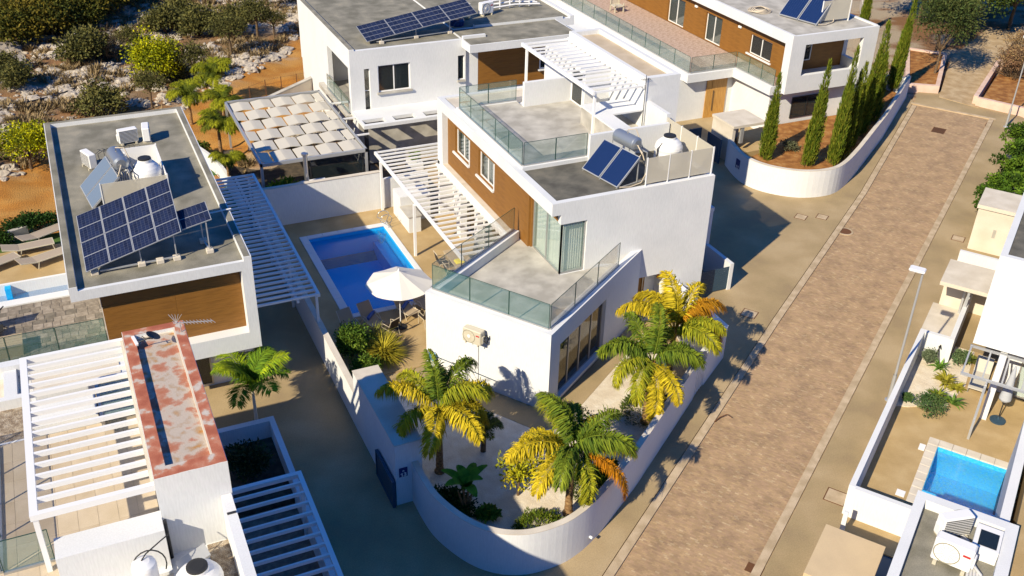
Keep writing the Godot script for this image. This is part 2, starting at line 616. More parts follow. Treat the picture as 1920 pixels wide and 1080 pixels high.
func _images() -> void:
	var r := RandomNumberGenerator.new()
	r.seed = 5
	# concrete block paving, 4 m square
	var im := Image.create(1024, 1024, false, Image.FORMAT_RGB8)
	var hi := Image.create(1024, 1024, false, Image.FORMAT_RGB8)
	im.fill(_s(Color(0.35, 0.24, 0.15)))
	hi.fill(grey(0.0))
	var bw := 51.2
	var bh := 25.6
	for j in 40:
		for i in range(-1, 20):
			var x := int(i * bw + (bw / 2 if j % 2 else 0.0))
			var y := int(j * bh)
			var k := r.randf_range(0.84, 1.1)
			var c := Color(0.44, 0.30, 0.155).lerp(Color(0.40, 0.262, 0.155), r.randf()) * k
			if r.randf() < 0.06:
				c = Color(0.51, 0.37, 0.215) * r.randf_range(0.9, 1.08)
			var rect := Rect2i(x + 1, y + 1, int(bw) - 2, int(bh) - 2)
			im.fill_rect(rect, _s(c))
			hi.fill_rect(rect, grey(r.randf_range(0.7, 1.0)))
			if x + bw > 1024:
				rect.position.x -= 1024
				im.fill_rect(rect, _s(c))
				hi.fill_rect(rect, grey(0.85))
	im.generate_mipmaps()
	var m := mk("pavers", Color(1, 1, 1), 0.9)
	m.albedo_texture = ImageTexture.create_from_image(im)
	m.heightmap_enabled = true
	m.heightmap_texture = ImageTexture.create_from_image(hi)
	m.heightmap_scale = 0.35
	m.detail_enabled = true
	m.detail_blend_mode = BaseMaterial3D.BLEND_MODE_MUL
	m.detail_uv_layer = BaseMaterial3D.DETAIL_UV_2
	m.detail_albedo = noise(81, 0.012, [[0.2, Color(0.76, 0.76, 0.78)], [0.42, Color(0.88, 0.88, 0.88)], [0.65, Color(1, 1, 1)]], 6, 512, 0.68)
	m.uv2_triplanar = true
	m.uv2_world_triplanar = true
	m.uv2_scale = Vector3.ONE / 8.0
	# photovoltaic cells: 6 x 6 cells to a half panel, fine contact lines
	im = Image.create(384, 384, false, Image.FORMAT_RGB8)
	im.fill(_s(Color(0.06, 0.07, 0.11)))
	for j in 6:
		for i in 6:
			var c := Color(0.011, 0.018, 0.052) * r.randf_range(0.8, 1.3)
			im.fill_rect(Rect2i(i * 64 + 3, j * 64 + 3, 58, 58), _s(c))
			for k in 3:
				im.fill_rect(Rect2i(i * 64 + 15 + k * 17, j * 64 + 3, 1, 58), _s(Color(0.03, 0.04, 0.07)))
	m = mk("pv_cells", Color(1, 1, 1), 0.2)
	m.metallic_specular = 0.22
	m.albedo_texture = ImageTexture.create_from_image(im)
	# flat-plate collector: dark blue absorber with thin upright fins
	im = Image.create(256, 64, false, Image.FORMAT_RGB8)
	for i in 256:
		var k := 0.8 + 0.35 * absf(sin(i * PI / 32.0))
		im.fill_rect(Rect2i(i, 0, 1, 64), _s(Color(0.008, 0.022, 0.085) * k))
	for i in 8:
		im.fill_rect(Rect2i(i * 32, 0, 2, 64), _s(Color(0.06, 0.10, 0.22)))
	m = mk("absorber", Color(1, 1, 1), 0.2)
	m.metallic_specular = 0.3
	m.albedo_texture = ImageTexture.create_from_image(im)
	# glass mosaic of the pools, 1 m square, 4 cm pieces
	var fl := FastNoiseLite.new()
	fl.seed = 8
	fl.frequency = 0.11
	for q in [["mosaic", 0.0], ["mosaic_painted_caustics", 1.0]]:
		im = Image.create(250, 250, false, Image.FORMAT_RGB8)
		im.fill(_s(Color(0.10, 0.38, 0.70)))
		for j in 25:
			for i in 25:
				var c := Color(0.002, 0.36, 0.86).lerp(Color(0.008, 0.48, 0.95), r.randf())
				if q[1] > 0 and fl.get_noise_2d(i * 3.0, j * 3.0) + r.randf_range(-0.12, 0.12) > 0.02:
					c = Color(0.01, 0.34, 0.62).lerp(Color(0.10, 0.58, 0.72), r.randf())  # paler clusters: caustic sparkle of the water painted into the tile colour
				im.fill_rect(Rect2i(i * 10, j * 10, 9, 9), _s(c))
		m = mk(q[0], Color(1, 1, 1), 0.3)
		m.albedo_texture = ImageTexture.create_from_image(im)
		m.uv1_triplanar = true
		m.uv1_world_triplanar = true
	# terrain: vertex colours give the soils, a fine pattern the stones and dust
	m = mk("terrain", Color(1, 1, 1), 0.95)
	m.vertex_color_use_as_albedo = true
	m.albedo_texture = noise(91, 0.035, [[0.2, grey(0.45)], [0.5, grey(0.8)], [0.75, grey(1.0)]], 5, 1024, 0.65)
	m.uv1_triplanar = true
	m.uv1_world_triplanar = true
	m.uv1_scale = Vector3.ONE / 3.5
	m.heightmap_enabled = true
	m.heightmap_texture = m.albedo_texture
	m.heightmap_scale = 8.0


# ------------------------------------------------------------------ plants
func leafy(b: B, o: Vector3, rad: Vector3, clumps: int, leaves: int, size: float, cols: Array, r: RandomNumberGenerator, narrow := 0.55, lift := 0.0) -> void:
	for k in clumps:
		var d := Vector3(r.randfn(), r.randfn(), r.randfn()).normalized()
		if d.y < -0.3:
			d.y = -d.y * 0.5
		var m := o + d * rad * r.randf_range(0.45, 0.85)
		var cr := rad * r.randf_range(0.28, 0.5)
		var base: Color = cols[r.randi() % cols.size()]
		base = base * r.randf_range(0.75, 1.2)
		for i in leaves:
			var e := Vector3(r.randfn(), r.randfn(), r.randfn()).normalized()
			var p := m + e * cr * pow(r.randf(), 0.4)
			var dir := (e + Vector3(r.randf_range(-1, 1), r.randf_range(-1, 1) + lift, r.randf_range(-1, 1))).normalized()
			var s := dir.cross(Vector3(r.randfn(), r.randfn(), r.randfn())).normalized()
			b.col = Color(base * r.randf_range(0.75, 1.3), 1.0)
			var l := size * r.randf_range(0.7, 1.35)
			b.leaf(p, dir, s, l, l * narrow)


func bush(called: String, label: String, category: String, at: Vector3, rad: Vector3, clumps: int, leaves: int, size: float, cols: Array, seed_: int, group := "", narrow := 0.55) -> Node3D:
	var r := RandomNumberGenerator.new()
	r.seed = seed_
	var o := thing(called, label, category, at, group)
	var b := b0()
	leafy(b, Vector3(0, rad.y * 0.8, 0), rad, clumps, leaves, size, cols, r, narrow)
	var st := b0()
	for i in 5:
		var a := TAU * i / 5.0 + r.randf()
		var e := Vector3(cos(a) * rad.x * 0.6, rad.y * r.randf_range(0.8, 1.2), sin(a) * rad.z * 0.6)
		st.tube([Vector3.ZERO, e * Vector3(0.4, 0.5, 0.4), e], 0.035 * rad.x + 0.01, 0.008, 5)
	put(o, "foliage", b.mesh(), M.leaf, Transform3D())
	put(o, "stem", st.mesh(), M.bark, Transform3D())
	return o


func tree(called: String, label: String, at: Vector3, h: float, rad: Vector3, clumps: int, leaves: int, size: float, cols: Array, seed_: int, group := "", trunk := 0.09, narrow := 0.5) -> Node3D:
	var r := RandomNumberGenerator.new()
	r.seed = seed_
	var o := thing(called, label, "tree", at, group)
	var b := b0()
	leafy(b, Vector3(0, h - rad.y * 0.95, 0), rad, clumps, leaves, size, cols, r, narrow)
	var st := b0()
	var fork := maxf(h - rad.y * 1.7, 0.3)
	st.tube([Vector3(0, -0.1, 0), Vector3(trunk * 0.4, fork * 0.5, 0), Vector3(0, fork, trunk * 0.3)], trunk, trunk * 0.75, 8)
	for i in 6:
		var a := TAU * i / 6.0 + r.randf()
		var e := Vector3(cos(a) * rad.x * 0.75, h - rad.y * r.randf_range(0.5, 1.1), sin(a) * rad.z * 0.75)
		var s := Vector3(0, fork, 0)
		st.tube([s, s.lerp(e, 0.45) + Vector3(0, 0.1 * h, 0), e], trunk * 0.5, trunk * 0.1, 6)
	put(o, "crown", b.mesh(), M.leaf, Transform3D())
	put(o, "trunk", st.mesh(), M.bark, Transform3D())
	return o


# one feather leaf: a bent rib from the origin outwards along x, with many hanging leaflets
func frond(len_: float, rise: float, droop: float, ll: float, count: int, hang: float, c0: Color, c1: Color, seed_: int, plume := 0.35) -> ArrayMesh:
	var r := RandomNumberGenerator.new()
	r.seed = seed_
	var b := b0()
	var pts := [Vector3.ZERO]
	var tan := []
	var e := rise
	var p := Vector3.ZERO
	var steps := 12
	for i in steps:
		var d := Vector3(cos(e), sin(e), 0)
		tan.append(d)
		p += d * len_ / steps
		pts.append(p)
		e -= droop / steps * (0.5 + 1.4 * i / steps)
	tan.append(tan[-1])
	b.col = Color(c0.lerp(c1, 0.6), 1.0)
	b.tube(pts, 0.022, 0.004, 5, false)
	for i in count:
		var s := 0.13 + 0.87 * (i + r.randf()) / count
		var k := minf(s * steps, steps - 0.01)
		var q: Vector3 = pts[int(k)].lerp(pts[int(k) + 1], k - int(k))
		var t: Vector3 = tan[int(k)]
		var nrm := Vector3(-t.y, t.x, 0)
		for sd in [-1.0, 1.0]:
			var dir := (t * r.randf_range(0.2, 0.7) + Vector3(0, 0, sd) * r.randf_range(0.35, 1.0) + nrm * r.randf_range(-plume * 0.6, plume)).normalized()
			var l := ll * pow(sin(PI * (0.10 + 0.84 * s)), 0.6) * r.randf_range(0.75, 1.15)
			var hg := hang * r.randf_range(0.25, 1.6)
			var m := q + dir * l * 0.32
			var dir2 := (dir + Vector3(0, -hg * 0.6, 0)).normalized()
			var m2 := m + dir2 * l * 0.36
			var z := m2 + (dir2 + Vector3(0, -hg * 0.9, 0)).normalized() * l * 0.4
			var w := 0.0135 * r.randf_range(0.7, 1.4) * (0.6 + ll)
			var sv := dir.cross(nrm).normalized()
			b.col = Color(c0.lerp(c1, clampf(s * 0.7 + r.randf_range(-0.35, 0.4), 0, 1)) * r.randf_range(0.6, 1.3), 1.0)
			b.tri(q, m + sv * w, m - sv * w)
			b.tri(m + sv * w, m2 + sv * w * 0.8, m2 - sv * w * 0.8)
			b.tri(m + sv * w, m2 - sv * w * 0.8, m - sv * w)
			b.tri(m2 + sv * w * 0.8, z, m2 - sv * w * 0.8)
	return b.mesh()


var palm_fronds := {}


func frond_kind(kind: String, i: int) -> ArrayMesh:
	var key := "%s%d" % [kind, i]
	if not palm_fronds.has(key):
		var cs: Array = {
			"green": [Color(0.06, 0.11, 0.014), Color(0.20, 0.24, 0.018)],
			"lime": [Color(0.15, 0.19, 0.014), Color(0.40, 0.36, 0.02)],
			"gold": [Color(0.34, 0.28, 0.014), Color(0.58, 0.43, 0.022)],
			"dead": [Color(0.42, 0.16, 0.01), Color(0.62, 0.27, 0.014)],
			"amber": [Color(0.44, 0.21, 0.012), Color(0.55, 0.26, 0.02)],
		}[kind]
		var dr: float = [1.7, 2.1, 2.45][i % 3]
		if kind == "dead":
			palm_fronds[key] = frond(2.5, 0.25, 1.9, 0.42, 260, 2.6, cs[0], cs[1], 77, 0.5)
			return palm_fronds[key]
		palm_fronds[key] = frond(2.15, 0.95 - 0.15 * (i % 3), dr, 0.58, 210, 3.4, cs[0], cs[1], 300 + i * 7 + kind.length(), 0.5)
	return palm_fronds[key]


# a queen palm: ringed trunk, crownshaft fibre, arching plumed leaves; kinds names the colour of each leaf
func queen_palm(label: String, at: Vector3, h: float, size: float, kinds: Array, seed_: int, frame := Transform3D()) -> Node3D:
	var r := RandomNumberGenerator.new()
	r.seed = seed_
	var o := thing("queen_palm", label, "palm tree", at, "queen palms in the corner garden", frame)
	var tr := b0()
	var prof := []
	for i in 25:
		var y := h * i / 24.0
		var w := lerpf(0.14, 0.085, i / 24.0) + (0.012 if i % 2 else 0.0) + (0.05 if i < 2 else 0.0)
		prof.append(Vector2(w, y))
	tr.lathe(prof, Vector3.ZERO, 12)
	put(o, "trunk", tr.mesh(), M.palm_bark, Transform3D())
	var sh := b0()
	for i in 9:
		var a := TAU * i / 9.0
		var d := Vector3(cos(a), 0, sin(a))
		sh.tube([Vector3(0, h - 0.35, 0) + d * 0.07, Vector3(0, h - 0.05, 0) + d * 0.11, Vector3(0, h + 0.15, 0) + d * 0.17], 0.05, 0.02, 5)
	put(o, "leaf_base", sh.mesh(), M.palm_bark, Transform3D())
	var k := kinds.size()
	for i in k:
		var a: float = kinds[i][1]
		var m := frond_kind(kinds[i][0], i)
		var s := size * r.randf_range(0.9, 1.08)
		var tilt: float = kinds[i][2] if kinds[i].size() > 2 else 0.0
		var bs := Basis(UP, -deg_to_rad(a)) * Basis(Vector3(0, 0, 1), tilt) * Basis(Vector3(1, 0, 0), r.randf_range(-0.3, 0.3))
		put(o, "frond", m, M.leaf, Transform3D(bs.scaled(Vector3.ONE * s), Vector3(0, h - 0.05, 0)))
	return o


# ------------------------------------------------------------------ ground
func poly(pts: Array) -> PackedVector2Array:
	var p := PackedVector2Array()
	for q in pts:
		p.append(Vector2(q[0], q[1]))
	return p


func v2(pts: Array) -> Array:
	var p := []
	for q in pts:
		p.append(Vector2(q[0], q[1]))
	return p


func spline(pts: Array, per := 6) -> Array:
	var c := Curve2D.new()
	for i in pts.size():
		var a: Vector2 = pts[maxi(i - 1, 0)]
		var z: Vector2 = pts[mini(i + 1, pts.size() - 1)]
		c.add_point(pts[i], -(z - a) / 6.0, (z - a) / 6.0)
	var out := []
	for i in pts.size() - 1:
		for k in per:
			out.append(c.sample(i, float(k) / per))
	out.append(pts[-1])
	return out


var hill_noise := FastNoiseLite.new()


func hill_mask(x: float, z: float) -> float:
	return smoothstep(49.0, 56.0, -z - maxf(0.0, x - 8.0) * 0.55)


func ground_y(x: float, z: float) -> float:
	if z > -47.9:
		return -2.6
	var m := hill_mask(x, z)
	return -0.14 + m * (0.12 + 0.55 * hill_noise.get_noise_2d(x * 6, z * 6) + 0.25 * hill_noise.get_noise_2d(x * 25, z * 25) + 0.012 * maxf(0.0, -z - 60.0))


const TRACK := [[-14.0, -50.0], [-4.0, -53.5], [0.0, -55.8], [6.0, -59.5], [12.0, -64.8], [16.5, -68.8], [21.0, -74.5], [26.5, -82.0], [34.0, -91.0], [60.0, -112.0]]


func track_distance(p: Vector2) -> float:
	var best := 1e9
	for i in TRACK.size() - 1:
		var a := Vector2(TRACK[i][0], TRACK[i][1])
		var b := Vector2(TRACK[i + 1][0], TRACK[i + 1][1])
		best = minf(best, p.distance_to(Geometry2D.get_closest_point_to_segment(p, a, b)))
	return best


func ground_color(x: float, z: float) -> Color:
	var n1 := hill_noise.get_noise_2d(x * 5 + 300, z * 11)
	var n2 := hill_noise.get_noise_2d(x * 22, z * 40 + 90)
	var n3 := hill_noise.get_noise_2d(x * 60 + 50, z * 60)
	var scrub := Color(0.27, 0.165, 0.085)
	var lime := Color(0.50, 0.395, 0.285)
	var ochre := Color(0.50, 0.205, 0.026)
	var c := scrub.lerp(lime, smoothstep(-0.25, 0.4, n1 + 0.75 * n2 + 0.6 * n3))
	c = c.lerp(Color(0.36, 0.175, 0.06), smoothstep(0.05, 0.4, n2 - n1) * 0.7)
	var d := track_distance(Vector2(x, z)) + n2 * 2.5 + n3
	c = c.lerp(ochre.lerp(Color(0.58, 0.29, 0.06), smoothstep(-0.3, 0.3, n2 + n3)), 1.0 - smoothstep(3.6, 6.0, d))
	if x > 40.0:
		c = c.lerp(Color(0.50, 0.40, 0.28).lerp(Color(0.27, 0.13, 0.05), smoothstep(-0.1, 0.25, n1 + n2)), smoothstep(40.0, 48.0, x))
	return c


func terrain_piece(b: B, x0: float, x1: float, z0: float, z1: float, step: float) -> void:
	var nx := int(roundf((x1 - x0) / step))
	var nz := int(roundf((z1 - z0) / step))
	var pts := []
	var cols := []
	for j in nz + 1:
		for i in nx + 1:
			var x := x0 + (x1 - x0) * i / nx
			var z := z0 + (z1 - z0) * j / nz
			pts.append(Vector3(x, ground_y(x, z), z))
			cols.append(Color(ground_color(x, z), 1.0))
	var nr := []
	for j in nz + 1:
		for i in nx + 1:
			var a: Vector3 = pts[j * (nx + 1) + maxi(i - 1, 0)]
			var d: Vector3 = pts[j * (nx + 1) + mini(i + 1, nx)]
			var e: Vector3 = pts[maxi(j - 1, 0) * (nx + 1) + i]
			var f: Vector3 = pts[mini(j + 1, nz) * (nx + 1) + i]
			nr.append((f - e).cross(d - a).normalized())
	for j in nz:
		for i in nx:
			var k := j * (nx + 1) + i
			for q in [[k, k + nx + 1, k + nx + 2], [k, k + nx + 2, k + 1]]:
				for w in [q[0], q[2], q[1]]:
					b.v.append(pts[w])
					b.n.append(nr[w])
					b.c.append(cols[w])
					b.u.append(Vector2.ZERO)


func ground() -> void:
	hill_noise.seed = 4
	hill_noise.frequency = 0.01
	hill_noise.fractal_octaves = 4
	var b := b0()
	terrain_piece(b, -40, 92, -140, -48, 0.5)
	terrain_piece(b, -40, 92, -48, 60, 6)
	terrain_piece(b, -600, -40, -140, 60, 20)
	terrain_piece(b, 92, 600, -140, 60, 20)
	terrain_piece(b, -600, 600, -900, -140, 20)
	terrain_piece(b, -600, 600, 60, 300, 30)
	struct("terrain", b, M.terrain, "rocky hillside of pale limestone, brown scrub and ochre soil around the houses", "ground")
	# concrete drives and footways on the houses' side of the street
	b = b0()
	for p in [[[-8, -5.16], [7.65, -16.04], [7.65, -48.6], [5.0, -48.6], [5.0, -40], [-8, -40]],
			[[7.65, -16.04], [12.69, -19.53], [17.02, -22.65], [27.23, -30], [27.23, -32.6], [7.65, -32.6]],
			[[17.0, -32.6], [27.23, -32.6], [27.23, -30], [40.41, -39.27], [54.24, -49.69], [55, -51.8], [44, -60], [36, -66], [24, -60], [17, -54]]]:
		b.prism(poly(p), -0.25, 0.0)
	struct("pavement", b, M.concrete, "tan concrete drives and footway between the villas and the street", "pavement")
	b = b0()
	b.t = F6
	for p in [[[-20, -3.6], [34.6, -3.6], [34.6, -8.9], [38.2, -9.3], [38.2, -4.5], [36, -1.8], [21.0, -1.6], [21.0, 2.5], [4.0, 2.5], [4.0, -2.0], [-10.4, -2.0], [-20, -2.0]]]:
		b.prism(poly(p), -0.25, 0.0)
	struct("pavement", b, M.concrete, "worn concrete footway along the far right side of the street and across its upper end", "pavement")
	# the street of concrete blocks
	b = b0()
	b.t = F6
	var step := 2.0
	for i in 29:
		var a := -22.0 + i * step
		var l0 := lerpf(-8.2, -9.1, clampf((a + 16) / 50.0, 0, 1)) - 0.1
		for uvq in [[a, a + step]]:
			var p := Vector3(uvq[0], -0.05, l0)
			var q := Vector3(uvq[0], -0.05, -3.5)
			var r := Vector3(uvq[1], -0.05, -3.5)
			var s := Vector3(uvq[1], -0.05, l0)
			var u := func(w: Vector3): return Vector2(w.z, w.x) / 3.0
			b.tri(p, q, r, Vector3.ZERO, Vector3.ZERO, Vector3.ZERO, u.call(p), u.call(q), u.call(r))
			b.tri(p, r, s, Vector3.ZERO, Vector3.ZERO, Vector3.ZERO, u.call(p), u.call(r), u.call(s))
	struct("street", b, M.pavers, "street paved with small brown concrete blocks, rising past the villas", "road")
	b = b0()
	b.follow(v2([[-7.98, -5.13], [12.71, -19.50], [17.04, -22.62], [27.25, -29.97], [40.43, -39.24], [53.6, -49.15]]), 0.3, -0.06, 0.014)
	struct("kerb", b, M.kerb, "low pale concrete kerb on the villas' side of the brown street", "kerb")
	b = b0()
	b.t = F6
	b.box(-20, -0.06, -3.92, 34.5, 0.014, -3.63)
	struct("kerb", b, M.kerb, "low pale concrete kerb on the lamp post side of the brown street", "kerb")
	b = b0()
	b.t = F6
	b.box(34.55, -0.06, -9.1, 34.8, 0.02, -3.5)
	struct("kerb", b, M.kerb, "broken concrete kerb across the upper end of the street", "kerb")


# ------------------------------------------------------------------ the villa in the middle
func main_villa() -> void:
	var o := thing("villa", "white two-storey villa in the middle with brown west wall, wedge-shaped terrace and roof terrace", "house", Vector3(20.8, 0, -39))
	# ---- roof slab, parapets and roof finishes
	var b := b0()
	b.box(16.95, 6.05, -45.45, 24.75, 6.48, -32.35)
	b.box(16.95, 6.48, -45.45, 17.25, 6.6, -32.35)
	b.box(17.25, 6.48, -32.60, 24.75, 6.6, -32.35)
	b.box(24.5, 6.48, -38.0, 24.75, 6.6, -32.6)
	b.box(17.25, 6.48, -45.45, 24.45, 6.6, -45.2)
	var roof := part(o, "roof", b, M.render)
	part(roof, "roof_membrane", bx(17.25, 6.48, -35.9, 24.5, 6.505, -32.6), M.dark_membrane)
	b = bx(17.25, 6.48, -36.2, 20.5, 6.68, -35.9).box(17.25, 6.48, -43.6, 20.4, 6.68, -43.3).box(17.25, 6.48, -43.3, 17.42, 6.68, -36.2)
	part(roof, "terrace_kerb", b, M.render)
	b = bx(17.42, 6.48, -43.3, 20.4, 6.66, -36.2).box(20.4, 6.48, -42.5, 24.45, 6.66, -36.0)
	part(roof, "terrace_floor", b, M.screed)
	part(roof, "roof_membrane", bx(17.25, 6.48, -45.2, 24.45, 6.52, -43.6), M.cream)
	# ---- upper storey
	b = b0()
	b.t = face(Vector3(16.95, 0, -32.35), Vector3(0, 0, 1))
	b.wall(0.42, 7.8, 0, 6.05, 0.25, [[0.42, 1.65, 3.2, 5.6], [4.46, 5.95, 0.12, 2.2]])
	b.t = Transform3D()
	b.box(24.5, 0, -38.0, 24.75, 6.05, -32.6)
	b.box(16.95, 0, -45.45, 24.45, 6.05, -45.2)
	b.box(16.95, 3.2, -45.2, 17.32, 6.05, -44.75)
	part(o, "wall", b, M.render)
	b = b0()
	b.t = face(Vector3(17.25, 0, -44.75), Vector3(-1, 0, 0))
	b.wall(0, 9.62, 3.22, 6.05, 0.2, [[1.02, 2.85, 4.28, 5.62], [4.0, 5.85, 4.28, 5.62]])
	part(o, "brown_wall", b, M.wood)
	for q in [1.02, 4.0]:
		var w := window(o, face(Vector3(17.25, 0, -44.75), Vector3(-1, 0, 0)), q, q + 1.84, 4.28, 5.62, 0.12, 2, M.white_metal, M.window_glass)
		var s := b0()
		s.t = face(Vector3(17.25, 0, -44.75), Vector3(-1, 0, 0))
		s.box(q - 0.18, 4.18, -0.1, q + 1.9, 4.27, 0.09).box(q + 1.845, 4.27, -0.1, q + 1.93, 5.62, 0.03)
		part(w, "sill", s, M.render)
		s = b0()
		s.t = face(Vector3(17.25, 0, -44.75), Vector3(-1, 0, 0))
		for i in 9:
			s.box(q + 0.1, 4.34 + i * 0.14, -0.35, q + 1.74, 4.45 + i * 0.14, -0.33)
		part(w, "blind", s, M.curtain)
	# corner glazing of the upper floor
	b = bx(17.4, 5.6, -35.15, 18.6, 6.05, -32.62).box(17.36, 3.2, -35.15, 17.5, 5.6, -35.05)
	part(o, "soffit", b, M.wood)
	var gf := face(Vector3(17.45, 0, -35.05), Vector3(-1, 0, 0))
	window(o, gf, 0, 2.62, 3.22, 5.6, 0.0, 2, M.aluminium, M.teal_glass, "corner_glazing")
	window(o, face(Vector3(17.45, 0, -32.43), Vector3(0, 0, 1)), 0.0, 1.14, 3.22, 5.6, 0.0, 1, M.aluminium, M.teal_glass, "corner_glazing")
	b = _curtain(Vector3(17.62, 3.24, -35.0), Vector3(17.62, 3.24, -32.7), 2.32)
	var c2 := _curtain(Vector3(17.64, 3.24, -32.66), Vector3(18.58, 3.24, -32.66), 2.32)
	part(o, "curtain", c2, M.curtain)
	part(o, "curtain", b, M.curtain)
	# ---- floor edge under the brown wall
	b = bx(16.95, 2.82, -45.45, 24.5, 3.2, -32.62)
	part(o, "floor_slab", b, M.render)
	part(o, "ledge", bx(16.97, 3.2, -44.75, 17.25, 3.215, -36.3), M.cream)
	# ---- ground floor under the pool pergola
	b = b0()
	b.t = face(Vector3(17.7, 0, -45.2), Vector3(-1, 0, 0))
	b.wall(0, 12.6, 0, 2.82, 0.25, [[0.7, 3.3, 0.05, 2.4], [4.2, 6.9, 0.05, 2.4], [7.7, 9.3, 0.05, 2.3]])
	b.t = Transform3D()
	b.box(17.0, 0.05, -43.0, 17.35, 2.82, -42.4).box(17.0, 0.05, -40.6, 17.3, 2.82, -40.2)
	part(o, "wall", b, M.render)
	for q in [[0.7, 3.3], [4.2, 6.9], [7.7, 9.3]]:
		window(o, face(Vector3(17.7, 0, -45.2), Vector3(-1, 0, 0)), q[0], q[1], 0.05, 2.35, 0.1, 2, M.aluminium, M.dark_glass, "sliding_door")
	# ---- entrance
	b = bx(21.41, 0.12, -33.5, 21.25, 2.3, -32.6).box(22.9, 0.12, -33.5, 23.05, 2.3, -32.6).box(21.41, 2.2, -33.5, 22.9, 2.35, -32.6).box(22.35, 0.12, -33.5, 22.9, 2.2, -33.3)
	part(o, "porch", b, M.render)
	part(o, "door_step", bx(21.3, 0, -33.5, 23.0, 0.12, -32.0), M.screed)
	var d := part(o, "front_door", bx(21.41, 0.12, -33.42, 22.35, 2.2, -33.3), M.wood)
	part(d, "door_handle", b0().tube([Vector3(22.22, 0.7, -33.25), Vector3(22.22, 1.6, -33.25)], 0.018, 0.018, 8), M.steel)
	# ---- the wedge-shaped ground floor with its terrace
	var wedge := [[11.52, -32.53], [14.78, -27.78], [21.4, -32.3]]
	var sw0 := Vector3(11.52, 0, -32.53)
	var sw1 := Vector3(14.78, 0, -27.78)
	var se1 := Vector3(21.4, 0, -32.33)
	var dsw := (sw1 - sw0).normalized()
	var dse := (se1 - sw1).normalized()
	b = b0()
	b.t = Transform3D(Basis(dsw, UP, dsw.cross(UP)), sw0)
	b.wall(0, 5.761, 0, 3.2, 0.28, [])
	b.t = Transform3D(Basis(dse, UP, dse.cross(UP)), sw1)
	var len_se := sw1.distance_to(se1)
	b.wall(0.281, len_se, 0, 3.2, 0.28, [[0.78, 4.75, 0.3, 2.82]])
	var nw1 := Vector3(17.0, 0, -36.15)
	var dnw := (nw1 - sw0).normalized()
	b.t = Transform3D(Basis(-dnw, UP, (-dnw).cross(UP)), nw1)
	b.wall(0.02, nw1.distance_to(sw0) - 0.281, 0, 3.2, 0.28, [])
	b.t = Transform3D()
	part(o, "wall", b, M.render)
	var fse := Transform3D(Basis(dse, UP, dse.cross(UP)), sw1)
	window(o, fse, 0.78, 4.75, 0.3, 2.82, 0.14, 4, M.aluminium, M.dark_glass, "sliding_window")
	b = b0()
	b.t = fse
	b.box(0.7, 0.18, -0.14, 4.83, 0.298, 0.06)
	part(o, "sill", b, M.render)
	for i in 4:
		b = b0()
		b.t = fse
		b.box(0.86 + i * 0.97, 1.25 + 0.12 * (i % 2), -0.36, 1.78 + i * 0.97, 2.8, -0.345)
		part(o, "reflection_sheet", b, M.cream)  # added beige sheets, standing in for the sunlit street reflected in the panes
	part(o, "room_wall", bx(17.7, 0, -32.62, 21.0, 3.0, -32.6), M.screed)
	# parapet and terrace
	b = b0()
	b.follow(v2([[17.0, -36.15], [11.52, -32.53], [14.78, -27.78], [21.4, -32.33]]), -0.34, 3.2, 3.65)
	part(o, "parapet", b, M.render)
	b = b0()
	b.prism(poly([[11.95, -32.42], [14.83, -28.2], [20.9, -32.34], [17.46, -32.34], [17.46, -35.75], [17.0, -35.75]]), 3.0, 3.225)
	part(o, "terrace_floor", b, M.screed)
	balustrade(o, Vector3(11.86, 3.65, -32.62), Vector3(14.88, 3.65, -28.18), 1.05, 3)
	balustrade(o, Vector3(14.92, 3.65, -28.17), Vector3(19.75, 3.65, -31.48), 1.05, 3)
	balustrade(o, Vector3(17.0, 3.65, -36.03), Vector3(11.88, 3.65, -32.68), 1.05, 3)
	# ---- stair tower with the roof's white walls
	b = bx(24.45, 0, -45.8, 26.3, 8.85, -38.0)
	b.box(24.45, 8.85, -45.8, 24.68, 9.1, -38.0).box(26.07, 8.85, -45.8, 26.3, 9.1, -38.0).box(24.68, 8.85, -38.28, 26.07, 9.1, -38.0).box(24.68, 8.85, -45.8, 26.07, 9.1, -45.52)
	b.box(23.05, 6.6, -45.7, 24.45, 8.55, -41.25)
	var tower := part(o, "stair_tower", b, M.render)
	part(tower, "roof_finish", bx(24.68, 8.85, -45.52, 26.07, 8.87, -38.28), M.pale_tile)
	part(tower, "upstand_wall", bx(20.4, 6.6, -42.72, 23.05, 7.88, -42.5), M.render)
	part(tower, "upstand_wall", bx(20.46, 6.5, -36.0, 24.5, 7.72, -35.82), M.render)
	part(tower, "upstand_wall", bx(24.55, 6.6, -37.99, 24.75, 8.0, -36.2), M.render)
	window(o, face(Vector3(23.05, 0, -42.5), Vector3(-1, 0, 0)), 0.0, 1.15, 6.68, 8.45, -0.07, 1, M.white_metal, M.dark_glass, "roof_door")
	b = bx(22.0, 6.66, -39.6, 22.75, 7.5, -36.4)
	var k := part(o, "counter", b, M.screed)
	part(k, "counter_top", bx(21.96, 7.5, -39.65, 24.4, 7.57, -38.05).box(21.96, 7.5, -38.05, 22.8, 7.57, -36.35), M.render)
	balustrade(o, Vector3(17.32, 6.68, -43.35), Vector3(17.32, 6.68, -36.08), 1.02, 5)
	balustrade(o, Vector3(17.36, 6.68, -36.05), Vector3(20.44, 6.68, -36.05), 1.02, 2)
	balustrade(o, Vector3(17.36, 6.68, -43.4), Vector3(20.38, 6.68, -43.4), 1.02, 2)
	# perforated screens round the roof plant
	for i in 3:
		var x := 21.36 + i * 1.07
		var s := part(o, "screen_panel", bx(x, 6.7, -32.52, x + 1.05, 7.85, -32.50), M.perforated_sheet)
		part(s, "screen_frame", bx(x - 0.02, 6.6, -32.54, x + 0.02, 7.88, -32.49), M.white_metal)
